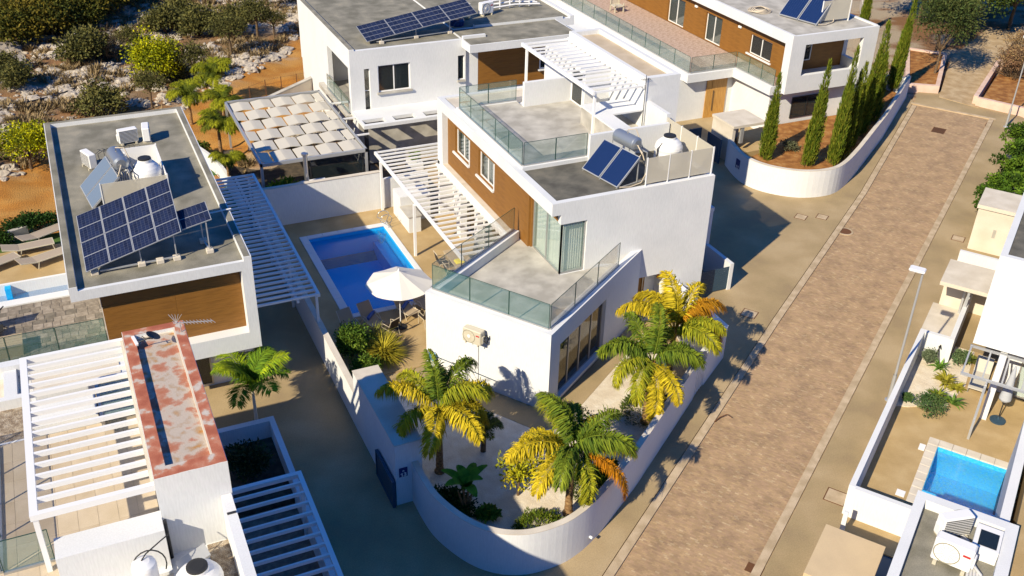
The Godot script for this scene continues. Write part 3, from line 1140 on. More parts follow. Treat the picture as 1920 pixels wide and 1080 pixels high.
	for i in 3:
		var z := -32.5 - i * 1.25
		var s := part(o, "screen_panel", bx(24.6, 6.7, z, 24.62, 7.85, z - 1.23), M.perforated_sheet)
		part(s, "screen_frame", bx(24.58, 6.6, z - 0.02, 24.64, 7.88, z + 0.02), M.white_metal)
	# ---- low louvred enclosure on the drive side
	b = bx(26.85, 0, -35.3, 27.05, 1.42, -33.0).box(24.75, 0, -35.3, 26.85, 1.1, -35.1)
	part(o, "yard_wall", b, M.render)
	part(o, "column", bx(26.8, 1.42, -35.3, 27.05, 3.2, -35.1).box(24.75, 3.2, -36.6, 27.05, 3.4, -35.05), M.render)
	for i in 11:
		part(o, "louvre", b0().bar(Vector3(24.78, 0.12 + i * 0.11, -33.05), Vector3(26.85, 0.12 + i * 0.11, -33.05), 0.012, 0.10), M.blue_metal)


# a hanging cloth with shallow folds
func _curtain(p: Vector3, q: Vector3, h: float) -> B:
	var b := b0()
	var d := q - p
	var n := d.normalized().cross(UP)
	var k := 60
	for i in k:
		var a := p + d * i / k + n * 0.022 * sin(i * 0.9)
		var z := p + d * (i + 1) / k + n * 0.022 * sin((i + 1) * 0.9)
		b.quad(a, z, z + UP * h, a + UP * h)
	return b


func collectors(label: String, at: Vector3, turn: float, tank_off: float, m: Material, tank_m: Material) -> Node3D:
	# two flat collectors on a frame with the hot water tank behind their upper edge; local x is the uphill way
	var o := thing("solar_water_heater", label, "solar heater", at)
	o.rotation.y = turn
	for i in 2:
		var z := -1.16 + i * 1.18
		var f := Transform3D(Basis(Vector3(0, 0, 1), deg_to_rad(43)), Vector3(0, 0.08, z))
		var b := b0()
		b.t = f
		b.box(0, -0.05, 0, 1.62, 0.02, 1.13)
		var c := part(o, "collector", b, M.galvanised)
		c.position = Vector3.ZERO
		var g := b0()
		g.t = f
		g.quad(Vector3(0.04, 0.026, 1.09), Vector3(1.58, 0.026, 1.09), Vector3(1.58, 0.026, 0.04), Vector3(0.04, 0.026, 0.04))
		# the fins run up the slope
		var uvs := [Vector2(0, 0), Vector2(1, 1), Vector2(0, 1), Vector2(0, 0), Vector2(1, 0), Vector2(1, 1)]
		for k in 6:
			g.u[k] = uvs[k]
		part(c, "absorber", g, m)
	var fr := b0()
	for z in [-1.1, 0.0, 1.1]:
		fr.bar(Vector3(1.15, 0, z), Vector3(1.15, 1.15, z), 0.04, 0.04).bar(Vector3(1.6, 0, z), Vector3(1.6, 1.3, z), 0.04, 0.04).bar(Vector3(0, 0.03, z), Vector3(1.6, 0.03, z), 0.04, 0.04)
	fr.bar(Vector3(1.15, 1.12, -1.1), Vector3(1.15, 1.12, 1.1), 0.04, 0.04).bar(Vector3(1.6, 1.28, -1.1), Vector3(1.6, 1.28, 1.1), 0.04, 0.04)
	part(o, "frame", fr, M.galvanised).position = Vector3.ZERO
	var t := b0()
	t.t = Transform3D(Basis(Vector3(1, 0, 0), PI / 2), Vector3(1.42, 1.52, tank_off))
	t.lathe([Vector2(0, -0.68), Vector2(0.2, -0.68), Vector2(0.29, -0.62), Vector2(0.30, -0.58), Vector2(0.30, 0.58), Vector2(0.29, 0.62), Vector2(0.2, 0.68), Vector2(0, 0.68)], Vector3.ZERO, 24)
	part(o, "tank", t, tank_m).position = Vector3.ZERO
	var p := b0()
	p.tube([Vector3(1.15, 1.2, 1.12), Vector3(1.2, 1.35, 1.2), Vector3(1.4, 1.5, tank_off + 0.7)], 0.03, 0.03, 6)
	p.tube([Vector3(0.1, 0.1, 1.2), Vector3(0.5, 0.06, 1.35), Vector3(1.2, 0.06, 1.3), Vector3(1.7, 0.4, 1.1), Vector3(1.6, 1.3, tank_off + 0.72)], 0.03, 0.03, 6)
	p.tube([Vector3(1.42, 1.8, tank_off), Vector3(1.42, 1.98, tank_off), Vector3(1.7, 2.0, tank_off + 0.2), Vector3(1.9, 1.2, tank_off + 0.5)], 0.025, 0.025, 6)
	part(o, "pipe", p, M.pipe_beige).position = Vector3.ZERO
	return o


func water_tank(label: String, at: Vector3, r: float, h: float) -> Node3D:
	var o := thing("water_tank", label, "water tank", at)
	var b := b0()
	var prof := [Vector2(0, 0), Vector2(r * 0.97, 0)]
	for i in 8:
		prof.append(Vector2(r * (1.0 if i % 2 else 0.97), h * 0.62 * (i + 1) / 8.0))
	for q in [[0.96, 0.70], [0.86, 0.79], [0.66, 0.88], [0.48, 0.93], [0.46, 1.0], [0.0, 1.0]]:
		prof.append(Vector2(r * q[0], h * q[1]))
	b.lathe(prof, Vector3.ZERO, 24)
	put(o, "shell", b.mesh(), M.white_plastic, Transform3D())
	b = b0().lathe([Vector2(0, h), Vector2(r * 0.44, h), Vector2(r * 0.44, h + 0.05), Vector2(r * 0.3, h + 0.07), Vector2(0, h + 0.07)], Vector3.ZERO, 20)
	put(o, "lid", b.mesh(), M.black_rubber, Transform3D())
	b = b0().tube([Vector3(-r * 0.7, h * 0.84, r * 0.2), Vector3(-r * 1.1, h * 0.7, r * 0.3), Vector3(-r * 1.15, 0, r * 0.3)], 0.03, 0.03, 6)
	put(o, "pipe", b.mesh(), M.black_rubber, Transform3D())
	return o


# an air conditioner's outdoor unit; its fan looks along local +z
func air_unit(label: String, at: Vector3, turn: float, casing: Material, feet := true, group := "", frame := Transform3D()) -> Node3D:
	var o := thing("air_conditioner", label, "air conditioner", at, group, frame)
	o.rotation.y += turn
	var s := b0().soft(-0.42, 0.1, -0.16, 0.42, 0.72, 0.16, 0.03)
	put(o, "casing", s.mesh(), casing, Transform3D())
	var g := b0()
	g.t = Transform3D(Basis(Vector3(1, 0, 0), PI / 2), Vector3(-0.12, 0.41, 0.16))
	g.lathe([Vector2(0.0, -0.03), Vector2(0.24, -0.03), Vector2(0.265, 0.0), Vector2(0.265, 0.012), Vector2(0.285, 0.012), Vector2(0.285, 0.0)], Vector3.ZERO, 24)
	var fan := put(o, "fan_grille", g.mesh(), M.fan_beige, Transform3D())
	g = b0()
	g.t = Transform3D(Basis(Vector3(1, 0, 0), PI / 2), Vector3(-0.12, 0.41, 0.16))
	g.lathe([Vector2(0.075, 0.0), Vector2(0.07, 0.02), Vector2(0.0, 0.025)], Vector3.ZERO, 16)
	put(fan, "hub", g.mesh(), M.white_plastic, Transform3D())
	g = b0()
	for i in 12:
		var a := TAU * i / 12.0
		g.bar(Vector3(-0.12 + 0.07 * cos(a), 0.41 + 0.07 * sin(a), 0.165), Vector3(-0.12 + 0.26 * cos(a), 0.41 + 0.26 * sin(a), 0.165), 0.008, 0.008)
	put(fan, "spokes", g.mesh(), M.cream_plastic, Transform3D())
	put(o, "name_plate", bx(0.2, 0.5, 0.158, 0.36, 0.56, 0.164).mesh(), M.red_label, Transform3D())
	put(o, "valve_cover", b0().soft(0.42, 0.2, -0.1, 0.47, 0.5, 0.1, 0.015).mesh(), casing, Transform3D())
	g = b0()
	for i in 9:
		g.box(-0.38, 0.16 + i * 0.06, -0.168, 0.38, 0.19 + i * 0.06, -0.158)
	put(o, "rear_fins", g.mesh(), M.grille, Transform3D())
	if feet:
		put(o, "foot", bx(-0.34, 0, -0.2, -0.26, 0.1, 0.2).mesh(), M.cream_plastic, Transform3D())
		put(o, "foot", bx(0.26, 0, -0.2, 0.34, 0.1, 0.2).mesh(), M.cream_plastic, Transform3D())
	return o


func main_roof_things() -> void:
	collectors("pair of blue solar collectors with grey tank on the middle villa's dark roof", Vector3(19.95, 6.5, -33.95), 0.20, 0.0, M.absorber, M.tank_metal)
	water_tank("white domed water tank with black lid behind the perforated screen of the middle villa", Vector3(23.5, 6.5, -34.25), 0.62, 1.35)
	var o := thing("pergola", "white slatted pergola against the stair tower on the middle villa's roof terrace", "pergola", Vector3(23, 6.66, -42))
	part(o, "beam", bx(21.68, 8.62, -45.75, 21.8, 8.8, -38.0), M.white_metal)
	part(o, "beam", bx(24.33, 8.62, -45.75, 24.45, 8.8, -38.0), M.white_metal)
	slats(o, Vector3(21.8, 8.73, -45.65), Vector3(21.8, 8.73, -38.06), Vector3(2.53, 0, 0), 16, 0.07, 0.09, M.white_metal)
	post(o, Vector3(21.95, 6.66, -38.3), 8.62, 0.11, M.white_metal)
	post(o, Vector3(21.9, 6.6, -45.5), 8.62, 0.11, M.white_metal)
	o = thing("antenna_mast", "thin dark mast with small aerial beside the middle villa's roof pergola", "aerial", Vector3(24.36, 6.66, -37.9))
	var b := b0().tube([Vector3(24.36, 6.66, -37.9), Vector3(24.36, 9.3, -37.9)], 0.02, 0.015, 6)
	part(o, "mast", b, M.dark_metal)
	b = b0().bar(Vector3(24.1, 9.1, -37.9), Vector3(24.6, 9.1, -37.9), 0.012, 0.012)
	for i in 5:
		b.bar(Vector3(24.14 + i * 0.1, 9.1, -38.06), Vector3(24.14 + i * 0.1, 9.1, -37.74), 0.01, 0.01)
	part(o, "aerial", b, M.dark_metal)
	o = thing("door_bow", "red bow hung in the white entrance recess of the middle villa", "bow", Vector3(22.88, 1.75, -32.85))
	b = b0()
	for s in [-1.0, 1.0]:
		for k in 3:
			var a := 0.55 + k * 0.25
			b.tube([Vector3(22.86, 1.75, -32.85), Vector3(22.84, 1.75 + 0.12 * s * cos(a), -32.85 + 0.18 * s), Vector3(22.85, 1.75 + 0.2 * s, -32.85 + 0.25 * s * sin(a))], 0.025, 0.05, 6)
	part(o, "ribbon", b, M.red_cloth)
	# things on the garden face of the wedge
	var dsw := Vector3(3.26, 0, 4.75).normalized()
	var nsw := dsw.cross(UP)
	var f := Transform3D(Basis(dsw, UP, nsw), Vector3(11.52, 0, -32.53))
	o = air_unit("cream air conditioner hung on the middle villa's white garden wall", f * Vector3(2.5, 2.24, 0.30), atan2(-dsw.z, dsw.x), M.cream_plastic, false)
	put(o, "bracket", bx(-0.3, 0.04, -0.3, -0.26, 0.1, 0.16).box(0.26, 0.04, -0.3, 0.3, 0.1, 0.16).mesh(), M.cream_plastic, Transform3D())
	put(o, "coil", b0().tube([Vector3(0.47, 0.35, -0.05), Vector3(0.54, 0.55, -0.08), Vector3(0.56, 0.35, -0.2), Vector3(0.52, 0.1, -0.15), Vector3(0.48, 0.3, -0.02)], 0.03, 0.03, 6).mesh(), M.black_rubber, Transform3D())
	put(o, "drain_pipe", b0().tube([Vector3(0.05, 0.08, -0.27), Vector3(0.05, -2.1, -0.27)], 0.014, 0.014, 6).mesh(), M.insulation, Transform3D())
	o = thing("pool_net", "blue pool skimmer net on a long pole hooked on the white garden wall", "pool net", f * Vector3(0.45, 0.75, 0.1))
	b = b0()
	b.t = f
	b.tube([Vector3(0.6, 0.76, 0.1), Vector3(2.0, 0.74, 0.12), Vector3(3.45, 0.68, 0.1)], 0.014, 0.014, 6)
	part(o, "pole", b, M.blue_metal)
	b = b0()
	b.t = f
	b.tube([Vector3(0.6, 0.76, 0.1), Vector3(0.45, 0.95, 0.12), Vector3(0.25, 0.9, 0.14), Vector3(0.2, 0.65, 0.14), Vector3(0.4, 0.52, 0.12), Vector3(0.6, 0.76, 0.1)], 0.02, 0.02, 6)
	for i in 7:
		b.tube([Vector3(0.25 + i * 0.05, 0.9 - absf(i - 3) * 0.02, 0.12), Vector3(0.28 + i * 0.04, 0.72, 0.3), Vector3(0.25 + i * 0.05, 0.56 + absf(i - 3) * 0.02, 0.12)], 0.02, 0.02, 4)
	part(o, "net", b, M.net_blue)


func main_pool() -> void:
	# deck with the pool let into it
	var b := b0()
	b.box(7.85, -0.3, -47.15, 9.4, 0.05, -32.6).box(9.4, -0.3, -47.15, 14.05, 0.05, -45.5).box(14.05, -0.3, -47.15, 17.7, 0.05, -32.6).box(9.4, -0.3, -37.2, 14.05, 0.05, -32.6)
	struct("pool_deck", b, M.deck, "tan patterned concrete deck round the middle villa's swimming pool", "deck")
	var o := thing("swimming_pool", "rectangular blue swimming pool between the left house and the middle villa", "pool", Vector3(11.8, 0, -41.3))
	b = bx(9.6, -1.7, -45.4, 13.95, -1.55, -37.3).box(9.6, -1.55, -45.4, 9.75, 0.03, -37.3).box(13.8, -1.55, -45.4, 13.95, 0.03, -37.3).box(9.75, -1.55, -45.4, 13.8, 0.03, -45.2).box(9.75, -1.55, -37.5, 13.8, 0.03, -37.3)
	part(o, "basin", b, M.mosaic)
	part(o, "bench", bx(13.2, -1.55, -45.2, 13.8, -0.75, -38.4), M.mosaic)
	var n := 0
	for i in 9:
		var z := -45.5 + i * 0.922
		for x in [[9.4, 9.78], [13.77, 14.05]]:
			part(o, "coping_stone", b0().soft(x[0], 0.02, z + 0.004, x[1], 0.085, z + 0.918, 0.012), M.render)
	for i in 5:
		var x := 9.78 + i * 0.798
		part(o, "coping_stone", b0().soft(x + 0.004, 0.02, -45.5, x + 0.794, 0.085, -45.17, 0.012), M.render)
		part(o, "coping_stone", b0().soft(x + 0.004, 0.02, -37.53, x + 0.794, 0.085, -37.2, 0.012), M.render)
	b = b0()
	b.box(9.75, -0.16, -45.2, 13.8, -0.155, -37.5)
	part(o, "water", b, M.water)
	o = thing("pool_ladder", "steel handrails of the ladder at the far right corner of the blue pool", "ladder", Vector3(13.9, 0.05, -45.2))
	for z in [-45.35, -44.85]:
		b = b0()
		var pts := []
		for i in 9:
			var a := PI * i / 8.0
			pts.append(Vector3(14.15 - 0.32 * cos(a) * -1.0 - 0.32, 0.55 + 0.3 * sin(a), z))
		pts.push_front(Vector3(13.51, -0.9, z))
		pts.append(Vector3(14.15, 0.05, z))
		b.tube(pts, 0.022, 0.022, 8)
		part(o, "rail", b, M.steel)
	for i in 3:
		part(o, "step", bx(13.45, -0.75 + i * 0.25, -45.35, 13.55, -0.72 + i * 0.25, -44.85), M.steel)
	# walls of the pool yard
	o = thing("garden_wall", "white wall at the far end of the middle villa's pool yard", "wall", Vector3(11, 0, -47.25))
	b = bx(7.65, 0, -47.35, 14.3, 2.2, -47.15).box(14.3, 0, -47.35, 17.0, 1.75, -47.15)
	part(o, "wall", b, M.render)
	part(o, "coping", bx(7.62, 2.2, -47.38, 14.33, 2.225, -47.12), M.cream)
	o = thing("garden_wall", "long white wall between the left drive and the middle villa's pool deck", "wall", Vector3(7.75, 0, -38))
	part(o, "wall", bx(7.65, 0, -47.15, 7.85, 1.6, -29.8), M.render)
	part(o, "coping", bx(7.63, 1.6, -47.15, 7.87, 1.625, -29.8), M.cream)
	# pergola over the terrace beside the pool
	o = thing("pergola", "white slatted pergola over the dining terrace between the pool and the brown wall", "pergola", Vector3(15.6, 0, -42))
	part(o, "beam", bx(14.3, 2.86, -48.0, 14.42, 3.02, -35.6), M.white_metal)
	part(o, "beam", bx(16.83, 2.86, -45.45, 16.95, 3.02, -36.6), M.white_metal)
	for i in 28:
		var z := -47.95 + i * 0.445
		var x1 := 17.9 if z < -45.5 else 16.83
		if z > -36.6:
			x1 = 16.83 - (z + 36.6) * 1.5
		part(o, "slat", b0().bar(Vector3(14.42, 2.97, z), Vector3(x1, 2.97, z), 0.07, 0.09), M.white_metal)
	post(o, Vector3(14.32, 0.05, -46.95), 2.86, 0.12, M.white_metal)
	post(o, Vector3(14.25, 0.05, -41.55), 2.86, 0.12, M.white_metal)
	# pergola along the left house
	o = thing("pergola", "long white slatted pergola over the passage beside the left house, in shade", "pergola", Vector3(6.4, 0, -41))
	part(o, "beam", bx(7.75, 2.85, -47.6, 7.87, 3.0, -35.0), M.white_metal)
	part(o, "beam", bx(6.9, 2.75, -47.6, 7.0, 2.86, -35.0), M.white_metal)
	slats(o, Vector3(4.95, 2.95, -47.55), Vector3(4.95, 2.95, -35.06), Vector3(2.8, 0, 0), 33, 0.09, 0.09, M.white_metal)
	for z in [-35.06, -39.2, -43.4, -47.4]:
		post(o, Vector3(7.72 if z > -36 else 7.55, 0, z), 2.85, 0.10, M.white_metal)
	# parasol
	o = thing("parasol", "open cream parasol with six pale panels beside the blue pool", "parasol", Vector3(11.47, 0.05, -35.7))
	b = b0().tube([Vector3(11.47, 0.1, -35.7), Vector3(11.47, 2.92, -35.7)], 0.024, 0.02, 8)
	part(o, "pole", b, M.white_metal)
	part(o, "base", b0().lathe([Vector2(0, 0), Vector2(0.26, 0), Vector2(0.26, 0.05), Vector2(0.06, 0.09), Vector2(0.04, 0.3), Vector2(0, 0.3)], Vector3(11.47, 0.05, -35.7), 20), M.black_rubber)
	part(o, "finial", b0().lathe([Vector2(0.05, 2.86), Vector2(0.03, 2.96), Vector2(0, 3.0)], Vector3(11.47, 0.05, -35.7), 10), M.white_metal)
	for i in 8:
		b = b0()
		var rings := []
		for s in 5:
			var row := []
			for k in 5:
				var a := TAU * (i + k / 4.0) / 8.0 + 0.25
				var q := sin(PI * k / 4.0)
				var rr := 1.46 * s / 4.0 * (1.0 - 0.055 * q)
				row.append(Vector3(11.47 + rr * cos(a), 2.93 - 0.62 * pow(s / 4.0, 0.85) - 0.035 * q * s / 4.0, -35.7 + rr * sin(a)))
			rings.append(row)
		for s in 4:
			for k in 4:
				b.quad(rings[s][k], rings[s][k + 1], rings[s + 1][k + 1], rings[s + 1][k])
		var pn := part(o, "canopy_panel", b, M.parasol_cloth)
		var a0 := TAU * i / 8.0 + 0.25
		var rb := b0().bar(Vector3(11.47, 2.88, -35.7), Vector3(11.47 + 1.45 * cos(a0), 2.27, -35.7 + 1.45 * sin(a0)), 0.02, 0.02)
		part(pn, "rib", rb, M.dark_metal)
	# loungers and chairs under the parasol
	var first: Node3D = null
	for q in [[Vector3(10.35, 0.05, -36.35), 14.0, "sun chair with a rolled blue towel left of the parasol pole"], [Vector3(12.05, 0.05, -36.6), 18.0, "sun chair with a rolled blue towel right of the parasol pole"], [Vector3(9.35, 0.05, -36.1), 12.0, "sun chair half hidden behind the tall clipped shrub by the pool"], [Vector3(12.95, 0.05, -36.75), 20.0, "sun chair nearest the villa wall beside the pool"]]:
		var x := Transform3D(Basis(UP, deg_to_rad(q[1])), q[0])
		if first == null:
			first = lounge_chair(q[2])
			first.transform = x
		else:
			copy(first, q[2], x)
	for i in 2:
		var q: Vector3 = [Vector3(10.32, 0.33, -36.5), Vector3(12.0, 0.33, -36.75)][i]
		o = thing("towel", ["rolled blue towel on the sun chair left of the parasol pole", "rolled blue towel on the sun chair right of the parasol pole"][i], "towel", q, "rolled towels by the pool")
		part(o, "roll", b0().tube([q + Vector3(-0.16, 0.1, 0.2), q + Vector3(0.1, 0.11, -0.1), q + Vector3(0.28, 0.1, -0.28)], 0.085, 0.085, 10), M.blue_towel)
	first = null
	for q in [[Vector3(10.85, 0.05, -35.25), 205.0, "dark slung chair in front of the parasol base, back to the garden"], [Vector3(12.6, 0.05, -35.5), 190.0, "dark slung chair close to the villa's white corner, back to the garden"]]:
		var x := Transform3D(Basis(UP, deg_to_rad(q[1])), q[0])
		if first == null:
			first = dining_chair(q[2], "chairs round the pool")
			first.transform = x
		else:
			copy(first, q[2], x)
	# dining set under the pergola
	o = thing("dining_table", "long pale table under the slatted pergola beside the brown wall", "table", Vector3(15.7, 0.05, -39.2))
	part(o, "table_top", b0().soft(15.2, 0.74, -40.3, 16.2, 0.79, -38.1, 0.02), M.sling)
	for x in [15.28, 16.12]:
		for z in [-40.2, -38.2]:
			part(o, "leg", bx(x - 0.03, 0.05, z - 0.03, x + 0.03, 0.74, z + 0.03), M.chair_metal)
	var spots := [[15.0, -39.8, 90.0, "far chair on the pool side of the pergola table"], [15.0, -38.6, 90.0, "near chair on the pool side of the pergola table"], [16.45, -39.8, -90.0, "far chair on the wall side of the pergola table"], [16.45, -38.6, -90.0, "near chair on the wall side of the pergola table"], [14.75, -37.6, 60.0, "chair standing askew near the glass corner of the terrace, by the pool"]]
	for q in spots:
		copy(first, "slung metal " + q[3], Transform3D(Basis(UP, deg_to_rad(q[2])), Vector3(q[0], 0.05, q[1])))
	o = thing("cushion", "yellow cushion on the pergola dining table", "cushion", Vector3(15.5, 0.79, -38.9))
	part(o, "cover", b0().soft(15.3, 0.79, -39.1, 15.75, 0.93, -38.7, 0.05), M.yellow_cloth)
	o = thing("outdoor_kitchen", "white built-in outdoor kitchen block under the far end of the pool pergola", "kitchen", Vector3(15.6, 0.05, -45.2))
	b = bx(14.75, 0.05, -46.4, 16.4, 1.5, -45.2).box(14.75, 0.05, -45.2, 15.4, 0.95, -43.9)
	part(o, "block", b, M.render)
	part(o, "worktop", bx(14.7, 0.95, -45.2, 15.45, 1.0, -43.85), M.screed)


func lounge_chair(label: String) -> Node3D:
	# long low chair; the sitter looks along local +z
	var o := thing("sun_chair", label, "sun chair", Vector3.ZERO, "sun chairs by the pool")
	var b := b0()
	var prof := [Vector2(-0.72, 0.85), Vector2(-0.30, 0.36), Vector2(0.2, 0.30), Vector2(0.62, 0.34)]
	for i in 3:
		var p: Vector2 = prof[i]
		var q: Vector2 = prof[i + 1]
		b.quad(Vector3(-0.3, q.y, q.x), Vector3(0.3, q.y, q.x), Vector3(0.3, p.y, p.x), Vector3(-0.3, p.y, p.x))
		b.quad(Vector3(-0.3, p.y - 0.02, p.x), Vector3(0.3, p.y - 0.02, p.x), Vector3(0.3, q.y - 0.02, q.x), Vector3(-0.3, q.y - 0.02, q.x))
	put(o, "sling", b.mesh(), M.sling, Transform3D())
	for s in [-0.32, 0.32]:
		b = b0()
		for i in 3:
			b.tube([Vector3(s, prof[i].y, prof[i].x), Vector3(s, prof[i + 1].y, prof[i + 1].x)], 0.016, 0.016, 6)
		b.tube([Vector3(s, 0.0, -0.5), Vector3(s, 0.5, -0.2), Vector3(s, 0.52, 0.1), Vector3(s, 0.3, 0.3), Vector3(s, 0.0, 0.42)], 0.015, 0.015, 6)
		put(o, "side_frame", b.mesh(), M.chair_metal, Transform3D())
	return o


func dining_chair(label: String, group: String) -> Node3D:
	var o := thing("chair", label, "chair", Vector3.ZERO, group)
	var b := b0().box(-0.24, 0.42, -0.22, 0.24, 0.44, 0.24)
	put(o, "seat", b.mesh(), M.dark_wicker, Transform3D())
	b = b0()
	b.t = Transform3D(Basis(Vector3(1, 0, 0), -0.22), Vector3(0, 0.44, -0.22))
	b.box(-0.24, 0.04, -0.012, 0.24, 0.52, 0.012)
	put(o, "backrest", b.mesh(), M.dark_wicker, Transform3D())
	for s in [-0.26, 0.26]:
		b = b0().tube([Vector3(s, 0, 0.26), Vector3(s, 0.62, 0.24), Vector3(s, 0.65, 0.1), Vector3(s, 0.64, -0.22), Vector3(s, 0.98, -0.36)], 0.014, 0.014, 6)
		b.tube([Vector3(s, 0, -0.34), Vector3(s, 0.44, -0.2), Vector3(s, 0.43, 0.24)], 0.014, 0.014, 6)
		put(o, "side_frame", b.mesh(), M.chair_metal, Transform3D())
	b = b0().bar(Vector3(-0.26, 0.97, -0.355), Vector3(0.26, 0.97, -0.355), 0.028, 0.028)
	put(o, "top_rail", b.mesh(), M.chair_metal, Transform3D())
	return o


# ------------------------------------------------------------------ the corner garden in front of the middle villa
func front_garden() -> void:
	var curve := spline(v2([[8.28, -25.15], [8.28, -24.2], [8.36, -23.3], [8.63, -22.41], [9.0, -21.65], [9.45, -21.1], [10.0, -20.72], [10.7, -20.5], [11.7, -20.5], [12.5, -20.72], [13.2, -21.05], [13.95, -21.5], [15.93, -22.83]]), 4)
	curve.append(Vector2(20.6, -26.35))
	var o := thing("garden_wall", "white rounded wall of the corner garden, full of palms, at the street", "wall", Vector3(10.8, 0, -20.6))
	# the line runs from the drive round to the street: the garden lies on its left
	var b := b0()
	b.follow(curve, -0.2, 0, 1.74)
	part(o, "wall", b, M.render)
	b = b0()
	b.follow(curve, -0.22, 1.74, 1.765)
	part(o, "coping", b, M.cream)
	o = thing("spotlight", "tiny white spotlight on the street side of the rounded garden wall", "lamp", Vector3(12.98, 0.35, -20.9))
	part(o, "body", b0().tube([Vector3(12.98, 0.35, -20.92), Vector3(13.02, 0.35, -20.82)], 0.05, 0.05, 10), M.white_plastic)
	o = thing("garden_store", "tall white flat-topped block at the drive side of the corner garden", "wall", Vector3(8.15, 0, -27.5))
	part(o, "block", b0().prism(poly([[7.65, -29.8], [8.62, -29.8], [8.66, -25.15], [7.7, -25.15]]), 0, 2.62), M.render)
	part(o, "coping", b0().prism(poly([[7.63, -29.82], [8.64, -29.82], [8.68, -25.13], [7.68, -25.13]]), 2.62, 2.645), M.cream)
	o = thing("garden_wall", "white wall beside the middle villa's entrance, turning the corner at the drive", "wall", Vector3(23.3, 0, -29.5))
	b = b0()
	b.follow(v2([[21.5, -26.98], [23.42, -28.32], [23.42, -32.33]]), -0.26, 0, 1.62)
	part(o, "wall", b, M.render)
	part(o, "coping", b0().follow(v2([[21.48, -26.96], [23.44, -28.31], [23.44, -32.33]]), -0.3, 1.62, 1.65), M.render)
	o = thing("garden_gate", "narrow white gate between the corner garden wall and the entrance wall", "gate", Vector3(21.0, 0, -26.7))
	for i in 6:
		var p := Vector3(20.64, 0.1, -26.42).lerp(Vector3(21.46, 0.1, -26.98), i / 5.0)
		part(o, "bar", bx(p.x - 0.025, 0.1, p.z - 0.025, p.x + 0.025, 1.35, p.z + 0.025), M.white_metal)
	part(o, "rail", b0().bar(Vector3(20.62, 1.3, -26.4), Vector3(21.48, 1.3, -26.99), 0.05, 0.05), M.white_metal)
	o = thing("gate", "blue-grey metal sliding gate leaf folded against the white block on the left drive", "gate", Vector3(7.6, 0, -26))
	b = bx(7.56, 0.05, -26.9, 7.62, 1.12, -25.1)
	part(o, "leaf", b, M.blue_metal)
	part(o, "frame", bx(7.53, 0.02, -26.95, 7.645, 0.08, -25.05).box(7.53, 1.1, -26.95, 7.645, 1.16, -25.05).box(7.53, 0.08, -25.13, 7.645, 1.1, -25.05).box(7.53, 0.08, -26.95, 7.645, 1.1, -26.87), M.blue_metal)
	o = thing("house_number_plate", "dark blue house number plate reading 13 on the white block by the drive", "sign", Vector3(7.95, 1.42, -25.14))
	part(o, "plate", bx(7.82, 1.24, -25.15, 8.12, 1.62, -25.125), M.sign_blue)
	_text(o, "13", Vector3(7.97, 1.33, -25.122), 0.15, Basis())
	_text(o, "n", Vector3(7.97, 1.50, -25.122), 0.09, Basis())
	# white gravel bed, in the shape of the garden
	var bed := [Vector2(8.7, -25.2)]
	for i in curve.size():
		if i > 0:
			bed.append(curve[i] + Vector2(0.1, -0.1))
	bed.append_array(v2([[23.2, -28.4], [23.2, -31.2], [20.2, -31.2], [14.9, -27.5], [14.2, -27.6], [11.6, -31.4], [9.4, -31.4], [7.9, -31.4], [7.9, -29.8], [8.65, -29.8]]))
	var pb := PackedVector2Array()
	for p in bed:
		pb.append(p)
	struct("gravel_bed", b0().prism(pb, -0.1, 0.06), M.gravel, "pale gravel bed of the corner garden between the curved wall and the villa", "gravel")
	struct("garden_path", b0().prism(poly([[20.6, -26.5], [21.5, -27.1], [22.8, -32.0], [21.3, -32.2]]), -0.1, 0.075), M.deck, "tan path from the street gate to the middle villa's front door", "path")
	struct("garden_path", b0().prism(poly([[11.52, -32.5], [14.78, -27.76], [21.3, -32.2], [21.0, -31.0], [14.95, -26.75], [13.9, -26.9], [10.6, -31.9], [10.9, -32.5]]), -0.1, 0.072), M.concrete, "tan concrete strip along the foot of the wedge-shaped villa front", "path")
	# palms
	queen_palm("queen palm with golden hanging leaves beside the white block with the number plate", Vector3(9.66, 0, -26.15), 2.95, 1.2, [["gold", 205], ["lime", 245, 0.25], ["lime", 290, 0.2], ["green", 325], ["gold", 355], ["gold", 20, -0.15], ["gold", 75, -0.2], ["gold", 120, -0.1], ["gold", 165, -0.1], ["green", 275, 0.6], ["lime", 40, 0.5]], 3)
	queen_palm("queen palm nearest the curved street wall, one dead orange leaf hanging over it", Vector3(12.95, 0, -22.42), 2.9, 1.2, [["gold", 185, -0.1], ["gold", 150, -0.15], ["gold", 225], ["lime", 262, 0.1], ["green", 295, 0.1], ["gold", 325], ["green", 350, 0.2], ["gold", 15, -0.15], ["lime", 95, -0.3], ["green", 240, 0.6], ["green", 50, 0.4], ["green", 130, 0.3], ["dead", 47, -0.1]], 4)
	queen_palm("queen palm with a yellowing trunk skirt beside the round bush near the street", Vector3(18.0, 0, -25.75), 2.95, 1.15, [["green", 195], ["lime", 165, -0.1], ["green", 235, 0.1], ["green", 275, 0.2], ["lime", 320, 0.1], ["green", 0], ["gold", 85, -0.6], ["gold", 115, -0.7], ["lime", 140, -0.2], ["green", 300, 0.6], ["green", 50, 0.3]], 5)
	queen_palm("amber-leaved queen palm by the entrance wall, farthest from the drive", Vector3(20.05, 0, -27.4), 2.85, 1.2, [["gold", 210], ["gold", 250, 0.3], ["gold", 290, 0.5], ["gold", 330, 0.3], ["amber", 350, 0.1], ["amber", 15, -0.1], ["lime", 48], ["lime", 72, 0.1], ["gold", 165], ["gold", 270, 0.8], ["amber", 5, 0.3]], 6)
	# small things growing in the bed
	var g1 := [Color(0.05, 0.10, 0.012), Color(0.08, 0.14, 0.018), Color(0.11, 0.16, 0.02)]
